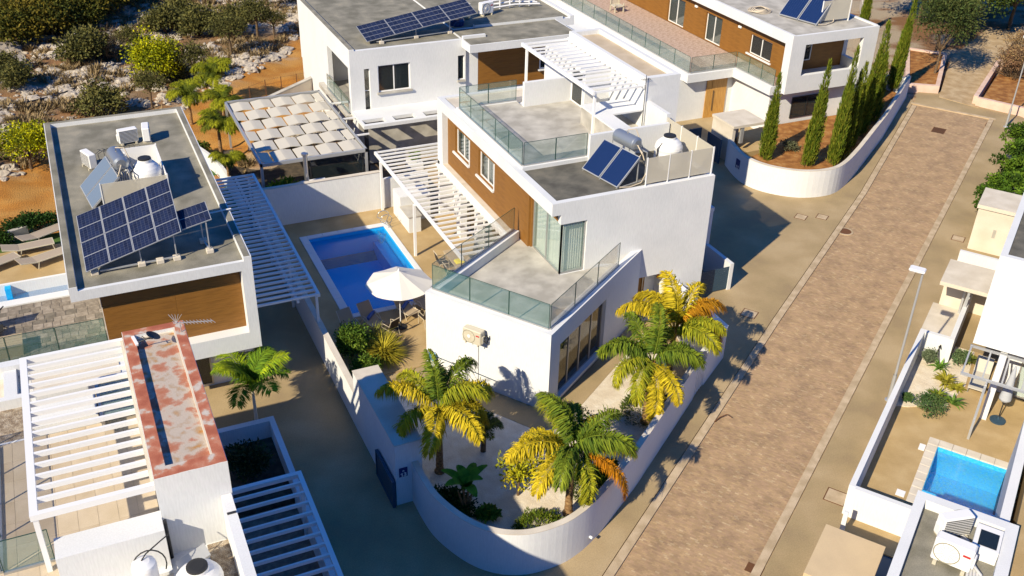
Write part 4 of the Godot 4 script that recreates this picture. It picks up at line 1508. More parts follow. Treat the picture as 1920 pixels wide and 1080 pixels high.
	_dome("low clipped green dome at the foot of the palm nearest the street wall", Vector3(11.6, 0.05, -21.8), 1.0, 0.88, [Color(0.10, 0.15, 0.015), Color(0.16, 0.19, 0.02), Color(0.06, 0.10, 0.012)], 21)
	_dome("round green bush at the foot of the palm with the yellowing trunk skirt", Vector3(18.35, 0.05, -26.2), 1.08, 1.0, [Color(0.07, 0.10, 0.018), Color(0.10, 0.13, 0.02), Color(0.05, 0.08, 0.014)], 22)
	_dome("dark green ground-hugging bush behind the palm nearest the street wall", Vector3(14.1, 0.05, -23.3), 0.75, 0.6, g1, 23)
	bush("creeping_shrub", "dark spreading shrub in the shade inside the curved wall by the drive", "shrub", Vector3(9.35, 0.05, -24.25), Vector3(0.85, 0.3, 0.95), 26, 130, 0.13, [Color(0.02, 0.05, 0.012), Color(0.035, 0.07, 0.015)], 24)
	bush("creeping_shrub", "sunlit fern-like tip of ground cover beside the banana plant", "shrub", Vector3(10.35, 0.05, -23.35), Vector3(0.55, 0.22, 0.35), 12, 110, 0.14, [Color(0.09, 0.17, 0.02), Color(0.13, 0.2, 0.025)], 25)
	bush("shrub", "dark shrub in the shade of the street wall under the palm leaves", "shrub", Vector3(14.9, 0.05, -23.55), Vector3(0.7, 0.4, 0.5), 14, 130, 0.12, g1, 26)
	tree("citrus_tree", "small citrus tree with bright yellow-green leaves on the white gravel", Vector3(11.75, 0, -23.95), 1.95, Vector3(0.95, 0.75, 0.9), 24, 46, 0.14, [Color(0.34, 0.33, 0.012), Color(0.24, 0.26, 0.018), Color(0.44, 0.38, 0.014)], 27, "", 0.06, 0.5)
	tree("young_tree", "thin loose-leaved young tree behind the palm nearest the street wall", Vector3(14.3, 0, -25.2), 2.3, Vector3(0.8, 0.6, 0.8), 15, 34, 0.13, [Color(0.16, 0.19, 0.025), Color(0.24, 0.24, 0.03)], 28, "", 0.045, 0.45)
	_rosette("small spiky tuft alone on the white gravel before the sliding window", "tuft", Vector3(19.0, 0.05, -29.05), 0.7, 26, 0.045, Color(0.16, 0.19, 0.05), Color(0.28, 0.30, 0.1), 29, 1.1)
	_rosette("tiny brown tuft at the palm foot by the street wall", "tuft", Vector3(13.25, 0.05, -22.15), 0.3, 18, 0.03, Color(0.2, 0.1, 0.03), Color(0.3, 0.16, 0.05), 30, 1.2)
	var o2 := thing("dwarf_palm", "small dark dwarf palm between the two golden queen palms", "palm tree", Vector3(11.55, 0, -26.6))
	put(o2, "trunk", b0().tube([Vector3.ZERO, Vector3(0.02, 0.6, 0), Vector3(0, 1.0, 0)], 0.11, 0.09, 8).mesh(), M.bark, Transform3D())
	var fr := frond(0.85, 1.0, 1.6, 0.28, 60, 0.5, Color(0.025, 0.05, 0.01), Color(0.09, 0.11, 0.015), 71, 0.3)
	for i in 16:
		put(o2, "frond", fr, M.leaf, Transform3D(Basis(UP, TAU * i / 16.0 + 0.2 * (i % 3)) * Basis(Vector3(0, 0, 1), 0.45 if i % 2 else -0.1), Vector3(0, 1.0, 0)))
	o2 = thing("banana_plant", "banana plant with broad upright green leaves inside the curved wall", "banana plant", Vector3(9.75, 0, -23.9))
	var b2 := b0()
	for i in 4:
		b2.tube([Vector3(0.06 * (i - 1.5), 0, 0.03 * i), Vector3(0.10 * (i - 1.5), 0.6, 0.04), Vector3(0.2 * (i - 1.5), 1.15, 0.05)], 0.06, 0.025, 6)
	put(o2, "stem", b2.mesh(), M.palm_bark, Transform3D())
	for i in 7:
		put(o2, "leaf", _broad_leaf(1.25 - 0.07 * i, 0.19, i), M.leaf, Transform3D(Basis(UP, TAU * i * 0.38) * Basis(Vector3(0, 0, 1), 0.25 - 0.08 * (i % 4)), Vector3(0.06 * cos(i * 2.0), 0.95 + 0.04 * i, 0)))
	# the planting by the pool deck
	bush("clipped_shrub", "tall clipped dark green shrub between the white wall and the pool chairs", "shrub", Vector3(8.85, 0.05, -34.3), Vector3(0.75, 0.9, 0.72), 60, 120, 0.11, g1, 31)
	bush("clipped_shrub", "shorter round green shrub in front of the tall one by the white wall", "shrub", Vector3(8.95, 0.05, -32.55), Vector3(0.6, 0.62, 0.58), 45, 110, 0.10, g1, 32)
	_rosette("big yellow fountain grass between the shrubs and the pool chairs", "grass", Vector3(10.05, 0.05, -33.75), 1.15, 520, 0.022, Color(0.20, 0.19, 0.02), Color(0.42, 0.34, 0.03), 33, 1.0)
	_rosette("tall thin green reed clump behind the yellow fountain grass", "grass", Vector3(9.95, 0.05, -34.75), 1.2, 120, 0.016, Color(0.14, 0.17, 0.03), Color(0.26, 0.26, 0.05), 34, 1.25)


func _text(o: Node3D, s: String, p: Vector3, size: float, basis_: Basis) -> void:
	var f := SystemFont.new()
	f.font_names = PackedStringArray(["Droid Sans"])
	f.font_weight = 700
	var t := TextMesh.new()
	t.text = s
	t.font = f
	t.font_size = 64
	t.pixel_size = size / 46.0
	t.depth = 0.004
	var mi := MeshInstance3D.new()
	mi.name = "lettering"
	mi.mesh = t
	mi.material_override = M.white_print
	mi.transform = Transform3D(basis_, p - off[o] + Vector3(0, 0, 0.003))
	o.add_child(mi, true)


# a clipped dome of upright blades
func _dome(label: String, at: Vector3, r: float, h: float, cols: Array, seed_: int) -> void:
	var g := RandomNumberGenerator.new()
	g.seed = seed_
	var o := thing("dome_bush", label, "shrub", at)
	var b := b0()
	for i in 3600:
		var d := Vector3(g.randfn(), absf(g.randfn()), g.randfn()).normalized()
		var n1 := 1.0 + 0.10 * sin(d.x * 9.0 + d.z * 5.0) * cos(d.z * 8.0)
		var p := Vector3(d.x * r, d.y * h, d.z * r) * n1 * g.randf_range(0.72, 0.97)
		var dir := (d + Vector3(g.randf_range(-0.5, 0.5), g.randf_range(0, 0.6), g.randf_range(-0.5, 0.5))).normalized()
		b.col = Color(cols[g.randi() % cols.size()] * g.randf_range(0.7, 1.25), 1.0)
		b.leaf(p, dir, dir.cross(Vector3(g.randfn(), g.randfn(), g.randfn())).normalized(), 0.12, 0.032)
	put(o, "foliage", b.mesh(), M.leaf, Transform3D())


# grass or agave: blades out of one point
func _rosette(label: String, category: String, at: Vector3, len_: float, count: int, w: float, c0: Color, c1: Color, seed_: int, steep: float, frame := Transform3D(), called := "grass_clump") -> Node3D:
	var g := RandomNumberGenerator.new()
	g.seed = seed_
	var o := thing(called, label, category, at, "", frame)
	var b := b0()
	for i in count:
		var a := g.randf() * TAU
		var e := clampf(steep + g.randf_range(-0.7, 0.4), 0.15, 1.5)
		var l := len_ * g.randf_range(0.7, 1.1)
		var h := Vector3(cos(a), 0, sin(a))
		var s := Vector3(-sin(a), 0, cos(a)) * w
		var p0 := h * g.randf() * len_ * 0.12
		var p1 := p0 + (h * cos(e) + UP * sin(e)) * l * 0.55
		var p2 := p1 + (h * cos(e - 0.7) + UP * sin(e - 0.7)) * l * 0.5
		b.col = Color(c0.lerp(c1, g.randf()) * g.randf_range(0.8, 1.2), 1.0)
		b.tri(p0 - s * 0.6, p0 + s * 0.6, p1 + s)
		b.tri(p0 - s * 0.6, p1 + s, p1 - s)
		b.tri(p1 - s, p1 + s, p2)
	put(o, "blades", b.mesh(), M.leaf, Transform3D())
	return o


func _broad_leaf(l: float, w: float, seed_: int) -> ArrayMesh:
	var b := b0()
	var e := 1.2 - 0.07 * (seed_ % 5)
	var p := Vector3.ZERO
	var rows := []
	for i in 9:
		var k := i / 8.0
		var d := Vector3(cos(e), sin(e), 0)
		var up := Vector3(-d.y, d.x, 0)
		var ww := w * (0.15 if i == 0 else pow(sin(PI * clampf(k * 0.92 + 0.06, 0, 1)), 0.6))
		rows.append([p + Vector3(0, 0, ww) + up * ww * 0.35, p, p + Vector3(0, 0, -ww) + up * ww * 0.35])
		p += d * l / 8.0
		e -= 0.16 + 0.02 * (seed_ % 3)
	for i in 8:
		b.col = Color(Color(0.10, 0.22, 0.02) * (0.85 + 0.3 * ((i + seed_) % 3) / 2.0), 1.0)
		for k in 2:
			b.quad(rows[i][k], rows[i][k + 1], rows[i + 1][k + 1], rows[i + 1][k])
	return b.mesh()


# ------------------------------------------------------------------ the house on the left
# a sheet of solar panels spanned by two vectors from its low corner, in the world
func pv_array(label: String, at: Vector3, u: Vector3, v: Vector3, cols: int, rows: int) -> Node3D:
	var o := thing("solar_array", label, "solar panels", at)
	var du := u / cols
	var dv := v / rows
	var n := u.cross(v).normalized()
	var gu := u.normalized()
	var gv := v.normalized()
	for i in cols:
		for j in rows:
			var a := du * i + dv * j + (gu + gv) * 0.008
			var e := du - gu * 0.016
			var f := dv - gv * 0.016
			var b := b0()
			var d := -n * 0.035
			b.quad(a, a + e, a + e + f, a + f)
			b.quad(a + d, a + f + d, a + e + f + d, a + e + d)
			b.quad(a + d, a + e + d, a + e, a)
			b.quad(a + e + d, a + e + f + d, a + e + f, a + e)
			b.quad(a + e + f + d, a + f + d, a + f, a + e + f)
			b.quad(a + f + d, a + d, a, a + f)
			var p := put(o, "panel", b.mesh(), M.galvanised, Transform3D())
			for h in 2:
				var g := b0()
				var c := a + gu * 0.022 + gv * (0.02 + h * f.length() * 0.5) + n * 0.003
				var e2 := e - gu * 0.044
				var f2 := gv * (f.length() * 0.5 - 0.03)
				g.quad(c, c + e2, c + e2 + f2, c + f2, true)
				put(p, "cells", g.mesh(), M.pv_cells, Transform3D())
	return o


func array_legs(o: Node3D, tops: Array, from: Vector3, to: Vector3, base_y: float) -> void:
	# posts on concrete feet along a rail, given in the world
	var inv := o.transform.affine_inverse()
	var rail := b0()
	rail.t = inv
	rail.bar(from, to, 0.05, 0.05)
	put(o, "rail", rail.mesh(), M.galvanised, Transform3D())
	for p in tops:
		var b := b0()
		b.t = inv
		b.bar(Vector3(p.x, base_y + 0.12, p.z), p, 0.04, 0.04)
		put(o, "leg", b.mesh(), M.galvanised, Transform3D())
		b = b0()
		b.t = inv
		b.soft(p.x - 0.13, base_y, p.z - 0.12, p.x + 0.13, base_y + 0.16, p.z + 0.12, 0.015)
		put(o, "foot", b.mesh(), M.cream, Transform3D())


func house_left() -> void:
	var o := thing("house", "white flat-roofed house on the left, brown front panel, solar panels on grey roof", "house", Vector3(1.9, 0, -40.5))
	var b := bx(-1.2, 6.05, -48.55, 4.95, 6.38, -32.6)
	b.box(-1.2, 6.38, -48.55, -0.92, 6.6, -32.6).box(4.67, 6.38, -48.55, 4.95, 6.6, -32.6).box(-0.92, 6.38, -48.55, 4.67, 6.6, -48.3)
	b.box(-0.92, 6.38, -32.75, 4.67, 6.43, -32.6)
	var roof := part(o, "roof", b, M.render)
	part(roof, "roof_membrane", bx(-0.92, 6.38, -48.3, 4.67, 6.41, -32.75), M.membrane)
	part(roof, "parapet_cap", bx(-1.17, 6.6, -48.53, -0.93, 6.615, -32.63).box(4.69, 6.6, -48.53, 4.90, 6.615, -32.63).box(-0.93, 6.6, -48.53, 4.69, 6.615, -48.32), M.membrane)
	b = bx(-0.3, 3.2, -48.5, 0.0, 6.05, -33.2).box(4.55, 3.4, -48.5, 4.95, 6.05, -32.6).box(0, 3.2, -48.5, 4.55, 6.05, -48.25)
	b.box(-0.3, 0, -48.5, 4.95, 3.2, -34.6)
	part(o, "wall", b, M.render)
	part(o, "floor_slab", bx(-0.3, 2.68, -34.6, 4.95, 3.4, -32.6), M.render)
	for i in 8:
		part(o, "panel_board", bx(-0.28, 3.4 + i * 0.332, -33.35, 2.18, 3.4 + (i + 1) * 0.332 - 0.006, -33.1), M.wood)
		part(o, "panel_board", bx(2.186, 3.4 + i * 0.332, -33.35, 4.55, 3.4 + (i + 1) * 0.332 - 0.006, -33.1), M.wood)
	window(o, face(Vector3(0, 0, -34.6), Vector3(0, 0, 1)), 0.6, 3.2, 0.1, 2.4, -0.07, 2, M.aluminium, M.dark_glass, "sliding_door")
	# raised slate terrace with glass
	b = bx(-7.5, 2.75, -38.3, -0.3, 3.17, -34.0)
	var te := part(o, "terrace", b, M.render)
	part(te, "bedding", bx(-7.4, 3.17, -38.2, -0.3, 3.18, -34.1), M.grout)
	part(te, "edge", bx(-7.5, 3.17, -38.62, -0.3, 3.24, -38.2), M.render)
	part(te, "edge", bx(-7.5, 3.17, -34.2, -0.3, 3.24, -34.0), M.render)
	var r := RandomNumberGenerator.new()
	r.seed = 12
	var mats := [M.slate_a, M.slate_b, M.slate_c, M.slate_a, M.slate_b]
	var row := 0
	var z := -38.18
	while z < -34.25:
		var x := -5.2 - r.randf() * 0.3
		var d := [0.38, 0.30, 0.36][row % 3] as float
		while x < -0.35:
			var w := r.randf_range(0.26, 0.5)
			w = minf(w, -0.31 - x)
			if w > 0.05:
				part(te, "slate", b0().soft(x + 0.008, 3.175, z + 0.008, x + w - 0.008, 3.2 + r.randf() * 0.008, minf(z + d, -34.22) - 0.008, 0.004), mats[r.randi() % 5])
			x += w
		z += d
		row += 1
	balustrade(o, Vector3(-5.3, 3.24, -34.1), Vector3(-0.34, 3.24, -34.1), 1.02, 3)
	# things on the roof
	o = thing("plant_enclosure", "white sheet enclosure round the tanks on the left house's roof", "enclosure", Vector3(1.75, 6.41, -40.2))
	b = bx(0.52, 6.45, -38.75, 3.02, 7.5, -38.72)
	part(o, "front_sheet", b, M.perforated_sheet)
	part(o, "side_sheet", bx(3.0, 6.45, -42.0, 3.03, 7.5, -38.75), M.white_metal)
	part(o, "rear_sheet", bx(1.5, 6.45, -42.02, 3.0, 7.5, -41.99), M.white_metal)
	part(o, "frame", bx(0.5, 6.41, -38.77, 0.54, 7.52, -38.7).box(3.0, 6.41, -38.78, 3.05, 7.54, -38.7).box(3.0, 6.41, -42.04, 3.05, 7.54, -41.98).box(1.48, 6.41, -42.04, 1.53, 7.54, -41.98), M.white_metal)
	collectors("pair of grey solar collectors seen edge-on with pale tank on the left house's roof", Vector3(-0.05, 6.41, -39.95), 0.12, 0.1, M.collector_grey, M.tank_metal)
	water_tank("white water tank with dark lid inside the sheet enclosure on the left house's roof", Vector3(2.35, 6.41, -39.65), 0.58, 1.5)
	air_unit("air conditioner showing its finned back on the left house's roof", Vector3(2.15, 6.41, -45.2), PI + 0.15, M.white_plastic)
	air_unit("air conditioner turned sideways at the left of the tanks on the left house's roof", Vector3(0.35, 6.41, -43.1), PI / 2 + 0.35, M.white_plastic)
	air_unit("air conditioner seen end-on right of the finned one on the left house's roof", Vector3(2.95, 6.41, -45.3), PI / 2 - 0.1, M.white_plastic)
	o = thing("pipework", "tangle of pale pipes and cables between the tank and air conditioners on the left roof", "pipes", Vector3(1.2, 6.41, -43))
	b = b0()
	for i in 7:
		b.tube([Vector3(1.25 + i * 0.1, 6.45, -39.2 - 0.1 * i), Vector3(1.3 + i * 0.09, 7.2 + 0.05 * (i % 3), -39.6 - 0.15 * i), Vector3(1.2 + i * 0.06, 7.35, -41.0 - 0.2 * i), Vector3(1.0 + 0.1 * i, 6.5, -42.4 - 0.25 * i)], 0.035, 0.035, 6)
	part(o, "insulated_pipe", b, M.insulation)
	b = b0()
	for i in 9:
		b.tube([Vector3(0.6 + 0.2 * i, 6.46, -42.6 - 0.25 * (i % 4)), Vector3(0.5 + 0.25 * i, 6.75 + 0.1 * (i % 3), -43.4), Vector3(0.9 + 0.2 * i, 6.7, -44.2), Vector3(0.8 + 0.18 * i, 6.46, -44.9)], 0.012, 0.012, 5)
	part(o, "cable", b, M.dark_metal)
	part(o, "pipe_frame", b0().bar(Vector3(1.15, 6.41, -41.6), Vector3(1.15, 7.7, -41.6), 0.05, 0.05).bar(Vector3(1.75, 6.41, -41.3), Vector3(1.75, 7.6, -41.3), 0.05, 0.05).bar(Vector3(1.15, 7.6, -41.6), Vector3(1.75, 7.6, -41.3), 0.05, 0.05), M.white_metal)
	o = pv_array("large tilted array of dark blue solar panels at the front of the left house's roof", Vector3(-0.56, 6.67, -33.4), Vector3(3.34, 0.95, 0), Vector3(0.04, 0.95, -2.6), 4, 2)
	array_legs(o, [Vector3(-0.28, 6.7, -33.64), Vector3(1.30, 7.08, -33.66), Vector3(1.93, 6.55, -33.64), Vector3(2.51, 7.45, -33.66)], Vector3(-0.1, 6.52, -33.6), Vector3(2.45, 6.55, -33.62), 6.41)
	array_legs(o, [Vector3(-0.3, 7.6, -35.9), Vector3(2.5, 8.4, -35.9)], Vector3(-0.3, 6.52, -35.9), Vector3(2.5, 6.52, -35.9), 6.41)
	o = pv_array("small solar panel set on tall legs at the right edge of the left house's roof", Vector3(2.83, 7.5, -33.75), Vector3(1.08, 0.23, 0), Vector3(-0.02, 0.25, -1.05), 1, 1)
	array_legs(o, [Vector3(3.69, 7.62, -33.76), Vector3(3.6, 7.85, -34.6)], Vector3(3.69, 6.52, -33.76), Vector3(3.6, 6.52, -34.6), 6.41)
	o = thing("roof_pipe", "white pipe bent over the right parapet of the left house's roof", "pipe", Vector3(4.4, 6.5, -36.2))
	part(o, "pipe", b0().tube([Vector3(3.7, 6.5, -36.7), Vector3(4.1, 6.62, -36.5), Vector3(4.6, 6.68, -36.45), Vector3(5.0, 6.68, -36.5)], 0.03, 0.03, 6), M.white_plastic)
	# the yard behind the terrace: lower pool, loungers, shrubs
	o = thing("swimming_pool", "small blue pool with white rim at the left edge, behind the slate terrace", "pool", Vector3(-3.2, 0, -45.4))
	b = bx(-7.0, -1.3, -46.0, -1.0, -1.2, -44.3).box(-7.0, -1.2, -46.1, -1.0, 0.06, -45.95).box(-7.0, -1.2, -44.35, -1.0, 0.1, -43.95).box(-1.15, -1.2, -45.95, -1.0, 0.06, -44.35)
	part(o, "basin", b, M.render)
	part(o, "floor", bx(-7.0, -1.2, -45.95, -1.15, -1.19, -44.35).box(-4.3, -1.19, -45.95, -4.05, 0.0, -45.6), M.mosaic)
	part(o, "water", bx(-7.0, -0.5, -45.95, -1.15, -0.495, -44.35), M.water)
	struct("lounger_deck", bx(-12, -0.2, -49.3, -0.3, 0.04, -46.1), M.deck, "tan deck with slung loungers behind the small pool at the left edge", "deck")
	struct("lawn", bx(-12, -0.1, -50.6, 0.5, 0.02, -49.3), M.lawn, "strip of lawn behind the loungers at the left edge", "lawn")
	var first: Node3D = null
	var i := 0
	for q in [[-2.35, -47.5, 112.0, "slung lounger nearest the left house's roof edge, behind the small pool"], [-2.95, -48.9, 96.0, "slung lounger on the lawn, middle of the group behind the left house"], [-2.3, -50.1, 118.0, "slung lounger farthest back, next to the dark hedge at the left edge"], [-4.5, -47.7, 116.0, "slung lounger cut by the left edge of the photo"]]:
		var x := Transform3D(Basis(UP, deg_to_rad(q[2])), Vector3(q[0], 0.05, q[1]))
		if first == null:
			first = _lounger(q[3])
			first.transform = x
		else:
			copy(first, q[3], x)
		i += 1
	bush("hedge", "dark green clipped hedge behind the loungers at the left edge", "hedge", Vector3(-2.6, 0, -51.2), Vector3(1.5, 0.6, 0.5), 45, 110, 0.12, [Color(0.018, 0.045, 0.010), Color(0.03, 0.07, 0.014)], 41)
	bush("shrub", "dark green shrub at the left edge beyond the loungers", "shrub", Vector3(-4.6, 0, -50.0), Vector3(0.8, 0.55, 0.6), 30, 110, 0.12, [Color(0.02, 0.05, 0.010), Color(0.035, 0.075, 0.014)], 42)
	o = thing("low_wall", "low grey wall behind the loungers at the left edge", "wall", Vector3(-3.8, 0, -50.3))
	part(o, "wall", b0().bar(Vector3(-6.0, 0.25, -49.5), Vector3(-3.1, 0.25, -50.9), 0.25, 0.6), M.screed)
	# on the slate terrace
	o = thing("deck_chair", "dark folded deck chair at the left edge of the slate terrace", "chair", Vector3(-4.0, 3.2, -36.6))
	b = b0().bar(Vector3(-4.6, 3.25, -36.9), Vector3(-3.75, 4.1, -36.5), 0.5, 0.04).bar(Vector3(-4.4, 3.22, -36.2), Vector3(-3.8, 3.5, -36.2), 0.5, 0.04)
	part(o, "sling", b, M.black)
	part(o, "frame", b0().tube([Vector3(-4.6, 3.22, -36.6), Vector3(-3.75, 4.15, -36.25)], 0.02, 0.02, 6).tube([Vector3(-3.7, 3.22, -36.6), Vector3(-4.5, 3.9, -36.5)], 0.02, 0.02, 6), M.dark_metal)
	o = thing("deck_box", "wooden slatted box beside the glass at the left edge of the slate terrace", "box", Vector3(-3.8, 3.2, -34.9))
	for k in 5:
		part(o, "slat", bx(-4.6, 3.62, -35.3 + k * 0.17, -3.15, 3.66, -35.3 + k * 0.17 + 0.15), M.sling)
	part(o, "body", bx(-4.55, 3.2, -35.27, -3.2, 3.62, -34.5), M.sling)


func _lounger(label: String) -> Node3D:
	var o := thing("lounger", label, "lounger", Vector3.ZERO, "slung loungers behind the left house")
	var b := b0().box(-0.32, 0.33, -0.6, 0.32, 0.36, 1.0)
	b.t = Transform3D(Basis(Vector3(1, 0, 0), 0.22), Vector3(0, 0.35, -0.6))
	b.box(-0.32, -0.01, -0.75, 0.32, 0.02, 0)
	put(o, "sling", b.mesh(), M.sling_grey, Transform3D())
	b = b0()
	for s in [-0.33, 0.33]:
		b.bar(Vector3(s, 0.35, -0.6), Vector3(s, 0.35, 1.0), 0.03, 0.05).bar(Vector3(s, 0.35, -0.6), Vector3(s, 0.52, -1.33), 0.03, 0.05)
	b.bar(Vector3(-0.33, 0.35, 1.0), Vector3(0.33, 0.35, 1.0), 0.03, 0.05)
	put(o, "frame", b.mesh(), M.cream_plastic, Transform3D())
	for s in [-0.34, 0.34]:
		for z in [-0.5, 0.9]:
			put(o, "leg", b0().bar(Vector3(s, 0, z + 0.08 * signf(z)), Vector3(s, 0.34, z), 0.035, 0.035).mesh(), M.cream_plastic, Transform3D())
	return o


# ------------------------------------------------------------------ the nearer house at the lower left
func house_lower_left() -> void:
	var o := thing("house", "nearest white house at the lower left with a rust-red flat tower top and roof terrace", "house", Vector3(-1, 0, -22))
	# stair tower
	var b := bx(0.13, 0, -25.1, 1.75, 8.95, -18.68)
	b.box(0.13, 8.95, -25.1, 0.43, 9.1, -18.68).box(1.48, 8.95, -25.1, 1.75, 9.1, -18.68).box(0.43, 8.95, -19.05, 1.48, 9.1, -18.68).box(0.43, 8.95, -25.1, 1.48, 9.1, -24.83)
	var t := part(o, "stair_tower", b, M.render)
	b = bx(0.14, 9.1, -25.09, 0.43, 9.112, -18.69).box(1.48, 9.1, -25.09, 1.74, 9.112, -18.69).box(0.43, 9.1, -19.05, 1.48, 9.112, -18.69).box(0.43, 9.1, -25.09, 1.48, 9.112, -24.83)
	part(t, "parapet_top", b, M.red_paint)
	part(t, "roof_paint", bx(0.43, 8.95, -24.83, 1.48, 8.962, -19.05), M.worn_paint)
	part(t, "roof_edge", bx(1.44, 8.962, -24.77, 1.48, 9.1, -19.05), M.cream)
	part(t, "roof_edge", bx(0.43, 8.962, -24.83, 1.48, 9.0, -24.77), M.cream)
	window(o, face(Vector3(0.13, 0, -24.85), Vector3(-1, 0, 0)), 0.3, 1.9, 7.22, 8.75, -0.07, 2, M.white_metal, M.teal_glass, "roof_door")
	# roof terrace and the lower roofs behind it
	b = bx(-8, 0, -27.7, 0.13, 6.87, -18.06).box(0.13, 0, -18.68, 1.72, 6.78, -12.0).box(-8, 0, -18.06, 0.13, 6.78, -12.0)
	part(o, "lower_storey", b, M.render)
	var te := part(o, "terrace", bx(-8, 6.87, -23.87, 0.13, 7.19, -18.32), M.grout)
	var r := RandomNumberGenerator.new()
	r.seed = 31
	for i in 12:
		for j in 7:
			var x := 0.12 - (i + 1) * 0.45
			var z := -23.83 + j * 0.79
			part(te, "tile", bx(x + 0.003, 7.19, z + 0.003, x + 0.447, 7.21, minf(z + 0.787, -18.35)), M.pale_tile if r.randf() < 0.5 else M.pale_tile_b)
	balustrade(o, Vector3(-6.4, 7.21, -23.82), Vector3(-3.31, 7.21, -23.82), 0.9, 3)
	balustrade(o, Vector3(-3.35, 7.21, -23.74), Vector3(-3.35, 7.21, -19.1), 0.9, 4)
	balustrade(o, Vector3(-3.31, 7.21, -19.05), Vector3(-2.24, 7.21, -19.05), 0.9, 1)
	part(o, "gravel_roof", bx(-8, 6.87, -25.8, 0.12, 6.92, -24.0), M.roof_gravel)
	for q in [[-8, -26.0, 0.12, 7.23, -25.8], [-8, -24.0, -2.5, 7.15, -23.88], [-8, -27.7, 0.12, 7.3, -27.4], [-3.18, -27.39, -2.84, 7.17, -26.01]]:
		part(o, "parapet", bx(q[0], 6.87, q[1], q[2], q[3], q[4]), M.render)
	part(o, "light_shaft", bx(-2.49, 6.87, -25.1, -0.86, 7.5, -23.88), M.render)
	part(o, "roof_finish", bx(-8, 6.87, -27.39, -0.1, 6.9, -26.01), M.cream)
	b = bx(-0.82, 6.92, -25.1, -0.73, 7.64, -23.5).box(-0.82, 6.92, -25.16, 0.12, 7.64, -25.1)
	var sk := part(o, "skylight", b, M.aluminium)
	for i in 3:
		part(sk, "pane", bx(-0.72, 7.6, -25.04 + i * 0.53, 0.12, 7.62, -24.54 + i * 0.53), M.teal_glass)
	# front parapet with a tall face, and the plant roof before it
	part(o, "front_parapet", bx(-2.15, 6.78, -18.92, 0.13, 7.97, -18.23), M.render)
	part(o, "side_parapet", bx(1.48, 6.78, -18.67, 1.72, 8.16, -12.0), M.render)
	part(o, "roof_membrane", bx(-8, 6.78, -18.05, 1.48, 6.795, -12), M.cream)
	part(o, "gravel_strip", bx(0.99, 6.795, -18.6, 1.48, 6.84, -12), M.roof_gravel)
	b = b0().tube([Vector3(0.18, 6.8, -18.55), Vector3(0.18, 8.0, -18.52)], 0.04, 0.04, 8)
	part(o, "downpipe", b, M.dark_metal)
	# roof terrace pergola
	o = thing("pergola", "large white slatted pergola left of the rust-red tower top, nearest the viewer", "pergola", Vector3(-1.1, 7.2, -22))
	part(o, "beam", bx(-2.46, 8.77, -25.1, -2.29, 8.93, -18.7), M.white_metal)
	part(o, "beam", bx(-2.29, 8.77, -18.83, 0.12, 8.93, -18.7), M.white_metal)
	part(o, "beam", bx(-2.29, 8.77, -25.1, 0.12, 8.93, -24.98), M.white_metal)
	part(o, "wall_plate", bx(0.05, 8.77, -24.98, 0.12, 8.92, -18.84), M.cream)
	slats(o, Vector3(-2.29, 8.86, -24.6), Vector3(-2.29, 8.86, -19.25), Vector3(2.34, 0, 0), 14, 0.07, 0.13, M.white_metal)
	post(o, Vector3(-2.37, 7.21, -18.78), 8.77, 0.11, M.white_metal)
	post(o, Vector3(-2.37, 7.21, -25.0), 8.77, 0.11, M.white_metal)
	# dish, aerial and fittings on the tower
	o = thing("satellite_dish", "small dark satellite dish clamped to the left rim of the rust-red tower top", "satellite dish", Vector3(0.47, 9.1, -24.3))
	b = b0()
	b.t = Transform3D(Basis(Vector3(0, 0, 1), -0.5) * Basis(UP, 0.6), Vector3(0.86, 9.36, -24.15))
	b.lathe([Vector2(0.0, 0.0), Vector2(0.10, 0.01), Vector2(0.19, 0.045), Vector2(0.195, 0.05), Vector2(0.10, 0.026), Vector2(0, 0.01)], Vector3.ZERO, 24)
	part(o, "reflector", b, M.dark_metal)
	b = b0().tube([Vector3(0.45, 9.0, -24.25), Vector3(0.5, 9.22, -24.25), Vector3(0.85, 9.33, -24.2)], 0.018, 0.018, 6).tube([Vector3(0.85, 9.33, -24.1), Vector3(0.67, 9.42, -24.03), Vector3(0.6, 9.44, -24.15)], 0.012, 0.012, 6)
	part(o, "arm", b, M.dark_metal)
	part(o, "bracket", b0().bar(Vector3(0.38, 9.13, -24.72), Vector3(0.45, 9.13, -24.25), 0.08, 0.045), M.white_metal)
	o = thing("aerial", "spiky grey television aerial at the far corner of the rust-red tower top", "aerial", Vector3(1.62, 9.1, -24.5))
	b = b0().bar(Vector3(1.46, 9.4, -24.55), Vector3(2.45, 9.45, -24.2), 0.018, 0.018).tube([Vector3(1.62, 9.1, -24.5), Vector3(1.62, 9.43, -24.5)], 0.014, 0.014, 6)
	for i in 12:
		var p := Vector3(1.5, 9.4, -24.54).lerp(Vector3(2.45, 9.45, -24.2), i / 11.0)
		b.bar(p + Vector3(-0.05, 0, -0.12), p + Vector3(0.05, 0, 0.12), 0.009, 0.009)
	for i in 5:
		b.bar(Vector3(1.53, 9.42, -24.5), Vector3(1.38 + 0.08 * i, 9.57 + 0.03 * i, -24.77 + 0.08 * i), 0.010, 0.010)
	part(o, "elements", b, M.galvanised)
	# plant on the near roof
	o = thing("hot_water_cylinder", "white upright hot water cylinder with black hoses at the bottom edge", "water heater", Vector3(-0.43, 6.8, -17.5))
	part(o, "shell", b0().lathe([Vector2(0, 0), Vector2(0.27, 0), Vector2(0.27, 1.0), Vector2(0.25, 1.07), Vector2(0.14, 1.13), Vector2(0, 1.15)], Vector3(-0.43, 6.8, -17.5), 24), M.white_plastic)
	var loop := []
	for i in 13:
		var w := PI * (1.15 - 1.3 * i / 12.0)
		loop.append(Vector3(-0.32 + 0.36 * cos(w), 7.62 + 0.42 * sin(w), -17.62 - 0.05 * sin(w)))
